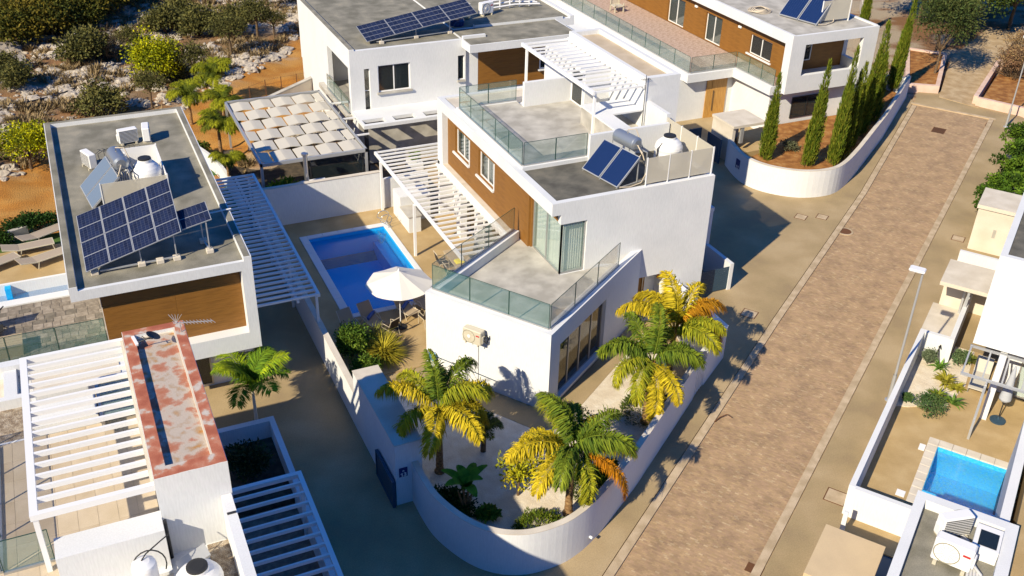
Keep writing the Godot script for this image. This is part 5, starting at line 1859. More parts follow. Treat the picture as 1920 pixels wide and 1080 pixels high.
	b = b0().tube(loop, 0.016, 0.016, 6).tube([Vector3(-0.46, 7.95, -17.5), Vector3(-0.35, 8.02, -17.6), Vector3(0.0, 8.0, -17.9), Vector3(0.2, 7.95, -18.1)], 0.016, 0.016, 6)
	part(o, "hose", b, M.black_rubber)
	water_tank("squat white water tank with wide black lid at the bottom edge of the photo", Vector3(0.62, 6.8, -17.05), 0.53, 0.95)
	o = thing("sheet_bundle", "grey folded sheeting lying behind the squat tank at the bottom edge", "sheet", Vector3(0.62, 6.82, -17.85))
	part(o, "sheet", b0().bar(Vector3(0.26, 7.13, -17.8), Vector3(0.95, 7.34, -17.93), 0.42, 0.05).bar(Vector3(0.22, 7.0, -17.63), Vector3(0.52, 7.08, -17.85), 0.34, 0.04), M.galvanised)
	o = thing("wall_light", "black linear fitting on the right parapet of the nearest house", "fitting", Vector3(1.6, 8.16, -18.0))
	part(o, "body", bx(1.5, 8.16, -18.02, 1.7, 8.185, -17.96), M.dark_metal)
	# patio strip with its own pergola and planter, beside the drive
	o = thing("planter", "white walled planting bed with a dark bush at the tower's foot beside the drive", "planter", Vector3(3.4, 0, -28.6))
	b = bx(1.75, 0, -30.35, 4.7, 1.05, -30.1).box(4.5, 0, -30.1, 4.7, 1.05, -25.3)
	part(o, "wall", b, M.render)
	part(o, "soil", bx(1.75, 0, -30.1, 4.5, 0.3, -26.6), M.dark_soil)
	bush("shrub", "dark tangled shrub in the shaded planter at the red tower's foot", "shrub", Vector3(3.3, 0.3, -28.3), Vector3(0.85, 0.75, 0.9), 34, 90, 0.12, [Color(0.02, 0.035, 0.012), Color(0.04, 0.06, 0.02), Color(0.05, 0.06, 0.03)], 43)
	struct("patio", bx(1.75, -0.1, -26.6, 4.5, 0.03, -12), M.slate_c, "dark paved patio under the white slats beside the nearest house", "patio")
	o = thing("pergola", "white slatted pergola between the nearest house and the drive, in blue shade", "pergola", Vector3(3.3, 0, -21))
	part(o, "beam", bx(1.76, 2.5, -25.15, 4.55, 2.66, -25.0), M.white_metal)
	part(o, "beam", bx(4.4, 2.5, -25.0, 4.55, 2.66, -14.0), M.white_metal)
	slats(o, Vector3(1.76, 2.6, -24.62), Vector3(1.76, 2.6, -14.6), Vector3(2.64, 0, 0), 22, 0.07, 0.12, M.white_metal)
	post(o, Vector3(4.47, 0, -24.9), 2.5, 0.12, M.white_metal)
	post(o, Vector3(4.47, 0, -20.6), 2.5, 0.12, M.white_metal)
	o = thing("boundary_wall", "white wall beside the drive under the edge of the nearest white slats", "wall", Vector3(4.6, 0, -20))
	part(o, "wall", bx(4.5, 0, -25.3, 4.7, 1.05, -14), M.render)
	# a feather palm in front of the left house
	o = thing("areca_palm", "bright green young palm standing before the left house's garage, by the drive", "palm tree", Vector3(4.25, 0, -31.6))
	put(o, "trunk", b0().lathe([Vector2(0.1, 0), Vector2(0.075, 0.1), Vector2(0.06, 0.8), Vector2(0.05, 1.35), Vector2(0.03, 1.5)], Vector3.ZERO, 10).mesh(), M.cream, Transform3D())
	var fr := [frond(1.75, 1.1, 1.3, 0.55, 90, 0.5, Color(0.07, 0.17, 0.012), Color(0.36, 0.42, 0.016), 51, 0.08), frond(1.65, 1.25, 1.9, 0.5, 90, 0.5, Color(0.04, 0.10, 0.01), Color(0.16, 0.25, 0.014), 52, 0.08)]
	var ang := [170.0, 195.0, 240.0, 275.0, 300.0, 330.0, 10.0, 30.0, 75.0, 120.0, 150.0]
	for i in ang.size():
		put(o, "frond", fr[i % 2], M.leaf, Transform3D((Basis(UP, -deg_to_rad(ang[i])) * Basis(Vector3(0, 0, 1), 0.35 - 0.13 * (i % 5))).scaled(Vector3.ONE * 1.25), Vector3(0, 1.45, 0)))


# ------------------------------------------------------------------ the house behind, top centre
func house_back() -> void:
	var o := thing("house", "white house at the top centre with brown upper wall and rows of solar panels", "house", Vector3(21, 0, -57))
	# plastered upper storey with a loggia on its west side
	var b := b0()
	b.t = face(Vector3(14.95, 0, -54.15), Vector3(0, 0, 1))
	b.wall(0, 7.1, 2.6, 6.2, 0.28, [[0.82, 1.16, 2.75, 5.4], [1.65, 3.6, 3.9, 5.5], [6.6, 7.02, 4.05, 5.55]])
	b.t = face(Vector3(14.95, 0, -66), Vector3(-1, 0, 0))
	b.wall(0, 11.57, 2.6, 6.2, 0.28, [[7.0, 11.45, 2.9, 5.45]])
	b.t = Transform3D()
	b.box(15.23, 2.6, -60.5, 22.05, 6.2, -60.2).box(17.8, 2.6, -60.2, 18.05, 6.2, -54.43)
	b.box(22.05, 2.6, -66, 22.9, 6.3, -54.3).box(15.0, 0, -66, 22.9, 2.6, -53.2).box(22.9, 0, -66, 29.5, 3.2, -54.4)
	b.box(22.9, 0, -66, 29.5, 6.0, -54.72)
	part(o, "wall", b, M.render)
	b = bx(14.95, 6.2, -66, 22.05, 6.45, -54.15).box(14.95, 6.45, -66, 15.25, 6.6, -54.15).box(15.25, 6.45, -54.4, 22.05, 6.5, -54.15)
	b.box(21.8, 6.05, -56.0, 28.9, 6.5, -52.9).box(22.05, 6.05, -66, 30.2, 6.5, -56.0)
	b.box(23.4, 6.5, -56.3, 29.4, 6.68, -56.0).box(21.85, 6.5, -54.3, 23.3, 6.68, -54.1)
	b.box(29.9, 6.5, -66, 30.2, 6.65, -56.0)
	var roof := part(o, "roof", b, M.render)
	part(roof, "roof_membrane", bx(15.25, 6.45, -66, 22.0, 6.47, -54.4), M.membrane)
	part(roof, "roof_membrane", bx(21.9, 6.5, -55.99, 28.8, 6.52, -53.0).box(23.4, 6.68, -56.3, 29.4, 6.695, -56.0).box(14.97, 6.6, -66, 15.23, 6.612, -54.2), M.membrane)
	part(roof, "roof_membrane", bx(22.1, 6.5, -66, 29.9, 6.521, -56.31), M.membrane)
	for i in 7:
		part(o, "panel_board", bx(22.92, 3.22 + i * 0.4, -54.4, 26.0, 3.22 + (i + 1) * 0.4 - 0.006, -54.3), M.wood)
		part(o, "panel_board", bx(26.0, 3.22 + i * 0.4, -54.4, 29.3, 3.22 + (i + 1) * 0.4 - 0.006, -54.3), M.wood)
	var f := face(Vector3(14.95, 0, -54.15), Vector3(0, 0, 1))
	var w := window(o, f, 1.65, 3.6, 3.9, 5.5, 0.1, 2, M.white_metal, M.dark_glass)
	part(w, "sill", bx(16.5, 3.8, -54.2, 18.65, 3.9, -54.02), M.screed)
	w = window(o, f, 0.82, 1.16, 2.75, 5.4, 0.1, 1, M.white_metal, M.dark_glass, "window", 1, 0.03)
	part(w, "sill", bx(15.72, 2.66, -54.2, 16.2, 2.75, -54.02), M.screed)
	w = window(o, f, 6.6, 7.02, 4.05, 5.55, 0.1, 1, M.white_metal, M.dark_glass, "window", 0, 0.04)
	part(w, "sill", bx(21.5, 3.96, -54.2, 22.02, 4.05, -54.02), M.screed)
	w = window(o, face(Vector3(27.0, 0, -54.3), Vector3(0, 0, 1)), 0, 0.9, 4.1, 5.3, -0.07, 1, M.white_metal, M.dark_glass)
	part(w, "sill", bx(26.9, 4.0, -54.3, 28.1, 4.08, -54.08), M.render)
	part(o, "loggia_floor", bx(14.6, 2.45, -60.3, 17.8, 2.72, -54.2), M.screed)
	balustrade(o, Vector3(14.82, 2.75, -59.0), Vector3(14.82, 2.75, -54.35), 0.9, 3)
	part(o, "loggia_back", bx(17.7, 2.75, -57.6, 17.79, 5.2, -55.0), M.wood)
	# perforated canopy over the ground floor, with square openings
	b = b0()
	b.t = Transform3D(Basis(Vector3(1, 0, 0), Vector3(0, 0, -1), Vector3(0, 1, 0)), Vector3(0, 2.98, 0))
	b.wall(14.9, 22.8, 51.7, 54.15, 0.2, [[14.97 + 0.08, 16.32, 51.98, 52.62], [16.85, 18.12, 51.98, 52.62], [18.7, 19.95, 51.98, 52.62], [20.5, 21.8, 51.98, 52.62]])
	part(o, "canopy", b, M.render)
	part(o, "column", bx(14.95, 0, -51.95, 15.15, 2.78, -51.75), M.dark_metal)
	part(o, "garden_wall_face", bx(15.0, 0, -53.2, 22.9, 2.6, -53.15), M.screed)
	part(o, "planter_box", bx(17.4, 0, -52.0, 18.2, 0.45, -51.2).box(19.8, 0, -52.2, 20.6, 0.45, -51.4), M.render)
	bush("shrub", "small bright clipped shrub in the left planter before the top centre house", "shrub", Vector3(17.8, 0.4, -51.6), Vector3(0.35, 0.4, 0.35), 16, 90, 0.10, [Color(0.12, 0.17, 0.02), Color(0.16, 0.2, 0.02)], 44)
	bush("shrub", "small bright clipped shrub in the right planter, by the middle villa's rear corner", "shrub", Vector3(20.2, 0.4, -51.8), Vector3(0.35, 0.4, 0.35), 16, 90, 0.10, [Color(0.12, 0.17, 0.02), Color(0.16, 0.2, 0.02)], 45)
	# solar panels and plant on the roof
	var pv := pv_array("long tilted rows of dark solar panels on the top centre house's roof", Vector3(16.3, 6.68, -55.05), Vector3(6.9, 0.98, -0.1), Vector3(-0.1, 0.42, -1.75), 4, 2)
	array_legs(pv, [Vector3(17.17, 6.75, -55.05), Vector3(19.4, 7.1, -55.4), Vector3(21.6, 7.35, -55.62)], Vector3(16.9, 6.6, -55.1), Vector3(21.6, 6.6, -55.6), 6.47)
	o = thing("drum", "dark drum under the tail of the solar rows on the top centre house's roof", "drum", Vector3(22.6, 6.52, -56.9))
	part(o, "shell", b0().lathe([Vector2(0, 0), Vector2(0.42, 0), Vector2(0.45, 0.3), Vector2(0.38, 0.42), Vector2(0, 0.45)], Vector3(22.6, 6.52, -56.9), 20), M.collector_blue)
	air_unit("larger cream air conditioner on the top centre house's roof, beside the solar rows", Vector3(23.3, 6.53, -57.8), 0.35, M.cream_plastic).scale = Vector3(1.35, 1.35, 1.35)
	air_unit("smaller white air conditioner right of the cream one on the top centre roof", Vector3(25.1, 6.53, -58.3), 0.3, M.white_plastic).scale = Vector3(1.15, 1.15, 1.15)
	o = thing("pipework", "white pipes with upright stubs at the top edge on the top centre house's roof", "pipes", Vector3(27, 6.52, -59.5))
	b = b0()
	for i in 3:
		b.tube([Vector3(25.6, 6.7 + 0.12 * i, -59.0 - 0.35 * i), Vector3(27.5, 6.75 + 0.1 * i, -59.2 - 0.35 * i), Vector3(29.2, 6.7, -59.0 - 0.4 * i)], 0.06, 0.06, 6)
	for i in 5:
		b.bar(Vector3(25.8 + i * 0.7, 6.5, -59.3), Vector3(25.8 + i * 0.7, 7.4, -59.3), 0.07, 0.07)
	part(o, "pipe", b, M.white_plastic)
	# things in the loggia
	o = thing("clothes_airer", "folding clothes airer with washing on the loggia of the top centre house", "clothes airer", Vector3(16.0, 2.72, -55.9))
	b = b0()
	for s in [0.0, 1.1]:
		b.bar(Vector3(15.7, 2.72, -56.4 + s), Vector3(16.4, 3.7, -56.4 + s), 0.03, 0.03).bar(Vector3(16.4, 2.72, -56.4 + s), Vector3(15.7, 3.7, -56.4 + s), 0.03, 0.03)
	for i in 5:
		b.bar(Vector3(15.65 + i * 0.19, 3.7, -56.45), Vector3(15.65 + i * 0.19, 3.7, -55.25), 0.02, 0.02)
	part(o, "frame", b, M.white_metal)
	part(o, "cloth", bx(15.64, 3.1, -56.2, 15.67, 3.72, -55.8).box(15.83, 3.2, -55.75, 15.86, 3.72, -55.4), M.grey_cloth)
	part(o, "cloth", bx(15.62, 2.95, -55.6, 15.65, 3.3, -55.3), M.red_cloth)
	# house farther off, cut by the top edge
	o = thing("house", "far white house with a brown stripe, cut off by the top edge left of centre", "house", Vector3(28, 0, -75))
	b = bx(23.0, 0, -90, 24.6, 6.3, -72.5).box(25.5, 0, -90, 38, 3.2, -72.5).box(25.0, 5.6, -90, 38, 6.3, -72.0).box(25.6, 3.2, -90, 38, 5.6, -74.5)
	part(o, "wall", b, M.render)
	part(o, "brown_panel", bx(24.6, 0, -90, 25.5, 6.3, -72.7), M.wood)
	window(o, face(Vector3(25.8, 0, -74.5), Vector3(0, 0, 1)), 0.2, 3.0, 3.3, 5.5, -0.07, 3, M.aluminium, M.dark_glass, "sliding_door")
	balustrade(o, Vector3(25.6, 3.2, -72.6), Vector3(30, 3.2, -72.6), 1.0, 3)
	# woven canvas pergola of the house's garden
	o = thing("canvas_pergola", "pergola roofed with woven cream canvas panels between the left house and the top centre house", "pergola", Vector3(11.3, 0, -53.5))
	var c0 := Vector3(8.55, 2.86, -48.75)
	part(o, "beam", bx(8.4, 2.8, -58.3, 8.52, 2.98, -48.6), M.galvanised)
	part(o, "beam", bx(14.0, 2.8, -58.3, 14.12, 2.98, -48.6), M.galvanised)
	part(o, "beam", bx(8.4, 2.8, -48.72, 14.12, 2.98, -48.6).box(8.4, 2.8, -58.3, 14.12, 2.98, -58.2), M.galvanised)
	for i in 3:
		part(o, "side_bar", bx(14.12, 2.86, -56 + i * 2.6, 14.9, 2.94, -55.92 + i * 2.6), M.white_metal)
	for j in 6:
		var z0 := -48.85 - j * 1.56
		var sh := 0.0 if j % 2 else -0.62
		for i in 6:
			var x0 := 8.6 + sh + i * 1.24
			var x1 := minf(x0 + 1.15, 13.96)
			var xs := maxf(x0, 8.56)
			if x1 - xs < 0.15:
				continue
			b = b0()
			for k in 8:
				var p0 := lerpf(xs, x1, k / 8.0)
				var p1 := lerpf(xs, x1, (k + 1) / 8.0)
				var h0 := 2.88 + 0.09 * (1.0 - absf(2.0 * (p0 - x0) / 1.22 - 1.0))
				var h1 := 2.88 + 0.09 * (1.0 - absf(2.0 * (p1 - x0) / 1.22 - 1.0))
				b.quad(Vector3(p0, h0, z0), Vector3(p1, h1, z0), Vector3(p1, h1 - 0.03, z0 - 1.42), Vector3(p0, h0 - 0.03, z0 - 1.42))
				b.quad(Vector3(p0, h0 - 0.03, z0), Vector3(p0, h0 - 0.06, z0 - 1.42), Vector3(p1, h1 - 0.06, z0 - 1.42), Vector3(p1, h1 - 0.03, z0))
				b.quad(Vector3(p0, h0 - 0.03, z0), Vector3(p1, h1 - 0.03, z0), Vector3(p1, h1, z0), Vector3(p0, h0, z0))
			part(o, "canvas_panel", b, M.canvas)
	post(o, Vector3(8.46, 0, -48.66), 2.8, 0.14, M.galvanised)
	post(o, Vector3(14.06, 0, -48.66), 2.8, 0.12, M.galvanised)
	post(o, Vector3(8.46, 0, -58.24), 2.8, 0.12, M.galvanised)
	o = thing("wind_screen", "dark glass screen hung under the front edge of the canvas pergola", "screen", Vector3(12.6, 1.2, -48.9))
	part(o, "pane", bx(11.1, 0.6, -49.0, 13.95, 2.6, -48.97), M.dark_glass)
	part(o, "frame", bx(11.05, 0.5, -49.02, 11.1, 2.65, -48.95).box(13.95, 0.5, -49.02, 14.0, 2.65, -48.95).box(11.1, 2.6, -49.02, 13.95, 2.65, -48.95), M.dark_metal)
	o = thing("flue", "shiny steel barbecue flue standing behind the white pool wall", "flue", Vector3(10.55, 0, -47.8))
	part(o, "pipe", b0().tube([Vector3(10.55, 1.9, -47.75), Vector3(10.55, 3.55, -47.75)], 0.12, 0.12, 14), M.steel)
	part(o, "cowl", b0().lathe([Vector2(0.13, 3.5), Vector2(0.18, 3.52), Vector2(0.18, 3.62), Vector2(0, 3.68)], Vector3(10.55, 0, -47.75), 14), M.steel)
	part(o, "barbecue", bx(10.1, 0, -48.2, 11.6, 1.9, -47.45), M.render)
	bush("ginger_plant", "yellow-green broad-leaved plant below the canvas pergola's front left corner", "plant", Vector3(9.35, 1.0, -48.3), Vector3(0.75, 0.55, 0.5), 14, 26, 0.42, [Color(0.16, 0.22, 0.02), Color(0.30, 0.30, 0.02), Color(0.10, 0.16, 0.02)], 46, "", 0.3)
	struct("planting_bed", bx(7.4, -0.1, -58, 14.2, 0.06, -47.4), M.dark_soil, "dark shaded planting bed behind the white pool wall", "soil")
	struct("lawn", b0().prism(poly([[5.2, -49.0], [7.4, -49.0], [7.4, -57], [5.8, -58]]), -0.1, 0.05), M.lawn, "small patch of lawn behind the left house's rear corner", "lawn")


# ------------------------------------------------------------------ the house at the upper right
func house_upper_right() -> void:
	var o := thing("house", "large white house at the upper right with brown upper wall and long tiled terrace", "house", Vector3(44, 0, -58))
	var b := b0()
	b.t = face(Vector3(40.9, 0, -47.7), Vector3(0, 0, 1))
	b.wall(0, 6.72, 2.88, 5.95, 0.3, [[1.06, 5.6, 3.96, 5.94]])
	b.t = Transform3D()
	b.box(40.9, 2.88, -48.35, 41.5, 5.95, -48.0).box(47.3, 2.88, -70, 47.62, 5.95, -50.2).box(47.3, 2.88, -50.2, 47.62, 3.96, -48.0).box(47.3, 3.96, -48.3, 47.62, 5.95, -48.0)
	b.box(40.4, 0, -70, 47.6, 2.88, -48.4)
	b.box(31.0, 0, -70, 40.4, 2.86, -52.35)
	b.box(40.9, 2.88, -70, 47.3, 3.3, -48.0)
	part(o, "wall", b, M.render)
	b = bx(40.9, 5.95, -72, 47.62, 6.5, -47.7).box(40.9, 6.5, -72, 41.1, 6.6, -47.7).box(41.1, 6.5, -47.9, 47.62, 6.56, -47.7).box(47.42, 6.5, -72, 47.62, 6.6, -47.9)
	var roof := part(o, "roof", b, M.render)
	part(roof, "roof_membrane", bx(41.1, 6.5, -72, 47.42, 6.53, -47.9), M.screed)
	b = b0()
	b.t = face(Vector3(41.5, 0, -70), Vector3(-1, 0, 0))
	b.wall(0, 21.65, 3.42, 5.95, 0.25, [[7.4, 9.6, 3.44, 5.35], [12.25, 14.2, 3.44, 5.35], [17.45, 19.75, 4.05, 5.3]])
	part(o, "brown_wall", b, M.wood)
	var f := face(Vector3(41.5, 0, -70), Vector3(-1, 0, 0))
	window(o, f, 7.4, 9.6, 3.44, 5.35, 0.14, 2, M.white_metal, M.window_glass, "sliding_door")
	window(o, f, 12.25, 14.2, 3.44, 5.35, 0.14, 2, M.white_metal, M.window_glass, "sliding_door")
	var w := window(o, f, 17.45, 19.75, 4.05, 5.3, 0.1, 2, M.white_metal, M.dark_glass)
	b = b0()
	b.t = f
	b.box(17.25, 3.94, -0.1, 19.85, 4.04, 0.1)
	part(w, "sill", b, M.render)
	for x in [10.9, 16.1]:
		b = b0()
		b.t = f
		b.soft(x, 5.35, 0.0, x + 0.3, 5.5, 0.12, 0.02)
		part(o, "wall_lamp", b, M.white_plastic)
	# loggia in the end wall
	part(o, "loggia", bx(41.6, 3.3, -50.4, 47.28, 5.94, -50.2), M.wood)
	window(o, face(Vector3(42.3, 0, -50.2), Vector3(0, 0, 1)), 0, 2.3, 3.96, 5.7, -0.07, 2, M.white_metal, M.dark_glass)
	# terrace slab with its glass
	b = b0().prism(poly([[36.35, -74], [36.35, -51.72], [39.85, -51.72], [40.0, -48.0], [41.5, -48.0], [41.5, -74]]), 2.84, 3.38)
	var te := part(o, "terrace", b, M.render)
	part(te, "terrace_tiles", b0().prism(poly([[36.75, -74], [36.75, -52.1], [40.2, -52.1], [40.3, -48.1], [41.48, -48.1], [41.48, -74]]), 3.38, 3.41), M.pink_tile)
	balustrade(o, Vector3(36.6, 3.4, -74), Vector3(36.6, 3.4, -52.0), 0.98, 12)
	balustrade(o, Vector3(36.65, 3.4, -51.95), Vector3(40.1, 3.4, -51.95), 0.98, 2)
	balustrade(o, Vector3(40.15, 3.4, -51.9), Vector3(40.25, 3.4, -48.05), 0.98, 3)
	# ground floor
	var d := part(o, "front_door", bx(38.75, 0, -52.35, 39.9, 2.7, -52.26).box(38.33, 0, -52.35, 38.74, 2.7, -52.28), M.door_wood)
	part(d, "door_handle", b0().tube([Vector3(38.85, 0.5, -52.2), Vector3(38.85, 1.9, -52.2)], 0.02, 0.02, 8), M.dark_metal)
	window(o, face(Vector3(42.2, 0, -48.4), Vector3(0, 0, 1)), 0, 2.4, 0.9, 2.3, -0.07, 2, M.dark_metal, M.dark_glass)
	# roof plant
	collectors("pair of blue solar collectors on the grey roof of the upper right house", Vector3(43.3, 6.53, -50.45), 0.28, 0.0, M.absorber, M.tank_metal).scale = Vector3(1.25, 1.25, 1.25)
	o = thing("plant_screen", "white sheet screen beside the blue collectors on the upper right house's roof", "screen", Vector3(45.4, 6.53, -49.4))
	part(o, "front_sheet", bx(44.3, 6.7, -49.45, 46.5, 7.95, -49.42), M.perforated_sheet)
	part(o, "side_sheet", bx(46.5, 6.7, -51.8, 46.53, 7.95, -49.45), M.perforated_sheet)
	part(o, "frame", bx(44.27, 6.53, -49.47, 44.32, 7.98, -49.4).box(46.48, 6.53, -49.47, 46.55, 7.98, -49.4).box(46.48, 6.53, -51.85, 46.55, 7.98, -51.78), M.white_metal)
	water_tank("white water tank inside the sheet screen on the upper right house's roof", Vector3(45.4, 6.53, -50.5), 0.6, 1.25)
	o = thing("hose_coil", "coil of pale hose lying on the upper right house's roof at the top edge", "hose", Vector3(42.4, 6.53, -53.2))
	b = b0()
	for i in 5:
		var pts := []
		for k in 17:
			var a := TAU * k / 16.0
			pts.append(Vector3(42.4 + (0.75 - 0.08 * i) * cos(a), 6.58 + 0.03 * i + 0.04 * sin(a * 3 + i), -53.2 + (0.75 - 0.08 * i) * sin(a)))
		b.tube(pts, 0.03, 0.03, 5)
	part(o, "hose", b, M.pipe_beige)
	o = thing("chair", "pale slatted armchair on the pink terrace of the upper right house at the top edge", "chair", Vector3(39.2, 3.42, -66))
	b = bx(38.8, 3.82, -66.4, 39.6, 3.9, -65.6).box(38.8, 3.42, -66.4, 38.88, 4.3, -66.32).box(39.52, 3.42, -66.4, 39.6, 4.3, -66.32).box(38.8, 3.42, -65.68, 38.88, 4.1, -65.6).box(39.52, 3.42, -65.68, 39.6, 4.1, -65.6)
	for i in 6:
		b.box(38.9 + i * 0.11, 3.9, -66.4, 38.96 + i * 0.11, 4.3, -66.36)
	part(o, "frame", b, M.cream_plastic)
	# bin shelter and curved garden wall
	o = thing("bin_shelter", "small flat-roofed beige shelter at the curved wall of the upper right house", "shelter", Vector3(36.7, 0, -46.5))
	part(o, "roof", bx(35.6, 2.2, -47.65, 37.95, 2.36, -45.4), M.cream)
	part(o, "side_wall", bx(35.65, 0, -47.6, 35.85, 2.2, -45.5).box(35.85, 0, -47.6, 37.6, 2.2, -47.45), M.cream)
	part(o, "post", bx(36.2, 1.2, -45.55, 36.32, 2.2, -45.43).box(36.36, 1.2, -45.55, 36.42, 2.2, -45.43), M.galvanised)
	var line := spline(v2([[35.3, -45.4], [34.85, -43.9], [34.72, -42.6], [35.15, -41.35], [36.1, -40.3], [37.2, -39.75], [38.6, -39.65], [40.0, -40.22], [42.1, -41.55]]), 4)
	line.append_array(v2([[47.3, -45.15], [54.2, -50.4]]))
	o = thing("garden_wall", "white curved garden wall with the row of cypresses, at the upper bend of the street", "wall", Vector3(37.5, 0, -40))
	part(o, "wall", b0().follow(line, -0.22, 0, 1.6), M.render)
	part(o, "coping", b0().follow(line, -0.24, 1.6, 1.625), M.cream)
	o = thing("garden_wall", "white end wall behind the last cypress at the top of the street", "wall", Vector3(53.6, 0, -51))
	part(o, "wall", b0().follow(v2([[54.2, -50.4], [52.6, -52.0], [46, -47.4]]), -0.2, 0, 1.5), M.render)
	o = thing("house_number_plate", "dark blue number plate on the shaded end of the upper curved wall", "sign", Vector3(34.78, 0.85, -43.3))
	b = b0().bar(Vector3(34.79, 0.6, -43.45), Vector3(34.79, 1.15, -43.45), 0.02, 0.36)
	b = bx(34.73, 0.65, -43.65, 34.77, 1.2, -43.25)
	part(o, "plate", b, M.sign_blue)
	_text(o, "11", Vector3(34.726, 0.75, -43.46), 0.18, Basis(UP, -PI / 2))
	o = thing("gate", "blue-grey metal gate leaves standing open beside the bin shelter, in shade", "gate", Vector3(34.4, 0, -47))
	part(o, "leaf", bx(34.9, 0.05, -46.9, 34.96, 1.6, -45.5), M.blue_metal)
	part(o, "leaf", bx(34.0, 0.05, -47.6, 34.9, 1.6, -47.54), M.blue_metal)
	struct("garden_soil", b0().prism(poly([[36.2, -44.5], [35.4, -42.6], [36.4, -40.9], [38.6, -40.1], [40, -40.6], [47.1, -45.5], [53, -50.2], [52.4, -51.6], [47.6, -48.3], [40.5, -48.3], [38.4, -45.2]]), -0.1, 0.62), M.soil, "ochre soil bed behind the curved wall, planted with cypresses", "soil")
	struct("garden_slope", b0().prism(poly([[36.0, -45.2], [38.4, -45.2], [40.5, -48.3], [37.9, -48.0]]), -0.1, 0.66), M.deck, "tan paved strip between the bin shelter and the cypress bed", "paving")
	# cypresses
	var cy := _cypress("slender dark green cypress next to the bin shelter, leftmost of the row", 17)
	cy.transform = Transform3D(Basis().scaled(Vector3(0.95, 0.96, 0.95)), Vector3(37.2, 0.5, -44.0))
	var rows := [[38.95, -42.3, 1.22, 1.0, 60.0, "tallest cypress in the middle of the curved wall, bright green"],
		[40.45, -41.9, 1.20, 0.95, 130.0, "cypress just right of the tallest one behind the curved wall"],
		[41.55, -42.5, 1.08, 0.85, 200.0, "narrow cypress, fourth from the bin shelter"],
		[43.1, -43.6, 1.02, 0.95, 250.0, "cypress standing close to others, fifth from the bin shelter"],
		[45.1, -45.0, 1.05, 1.1, 300.0, "cypress before the white house corner, sixth from the bin shelter"],
		[47.4, -46.5, 1.25, 1.25, 20.0, "broad tall cypress at the right corner of the upper right house"],
		[53.2, -50.9, 1.15, 1.05, 100.0, "leaning cypress at the top end of the wall, farthest up the street"],
		[62.0, -64.0, 0.9, 0.9, 10.0, "small far cypress against bare brown ground near the top edge"]]
	for q in rows:
		copy(cy, q[5], Transform3D(Basis(Vector3(1, 0, 0), 0.05 * sin(q[0] * 7.0)) * Basis(UP, deg_to_rad(q[4])).scaled(Vector3(q[3], q[2] * (1.0 + 0.08 * sin(q[0] * 3.0)), q[3])), Vector3(q[0], 0.5 if q[0] < 60 else 0.0, q[1])))
	bush("olive_bush", "grey-green low bush on the ochre soil between two cypresses", "shrub", Vector3(39.4, 0.6, -44.6), Vector3(0.7, 0.4, 0.5), 12, 60, 0.11, [Color(0.10, 0.11, 0.06), Color(0.14, 0.14, 0.08)], 47)


func _cypress(label: String, seed_: int) -> Node3D:
	var g := RandomNumberGenerator.new()
	g.seed = seed_
	var o := thing("cypress", label, "cypress", Vector3.ZERO, "cypresses behind the curved wall")
	var b := b0()
	for s in 9:
		# several narrow spires grown together, of uneven height
		var sa := TAU * s / 8.0 + g.randf_range(-0.3, 0.3)
		var out := 0.0 if s == 8 else g.randf_range(0.12, 0.27)
		var h := 5.4 if s == 8 else g.randf_range(2.6, 4.9)
		var y0 := 0.1 if s % 2 else 0.4
		for i in 1350:
			var k := pow(g.randf(), 0.85)
			var a := g.randf() * TAU
			var prof := (0.27 if s < 8 else 0.33) * pow(sin(PI * clampf(0.16 + 0.84 * k, 0, 1)), 0.7) * (1.0 - 0.3 * k)
			var r := prof * (1.0 + 0.3 * sin(a * 3.0 + k * 14.0 + s)) * sqrt(g.randf_range(0.3, 1.0))
			var ax := Vector3(cos(sa), 0, sin(sa)) * out * (1.0 - 0.25 * k)
			var p := ax + Vector3(cos(a) * r, y0 + k * h * 0.95, sin(a) * r)
			var d := (Vector3(cos(a) * 0.22, 1.0, sin(a) * 0.22) + Vector3(g.randfn(), g.randfn() * 0.4, g.randfn()) * 0.2).normalized()
			var tone := Color(0.06, 0.10, 0.010).lerp(Color(0.14, 0.18, 0.016), g.randf())
			if sin(a * 4.0 + k * 19.0 + s * 2.0) > 0.5:
				tone = tone.lerp(Color(0.22, 0.22, 0.025), 0.6)
			b.col = Color(tone * g.randf_range(0.7, 1.3), 1.0)
			b.leaf(p, d, d.cross(Vector3(g.randfn(), g.randfn(), g.randfn())).normalized(), g.randf_range(0.14, 0.34), 0.04)
	put(o, "foliage", b.mesh(), M.leaf, Transform3D())
	put(o, "trunk", b0().tube([Vector3(0, -0.4, 0), Vector3(0, 2.5, 0), Vector3(0, 4.6, 0)], 0.09, 0.02, 8).mesh(), M.bark, Transform3D())
	return o


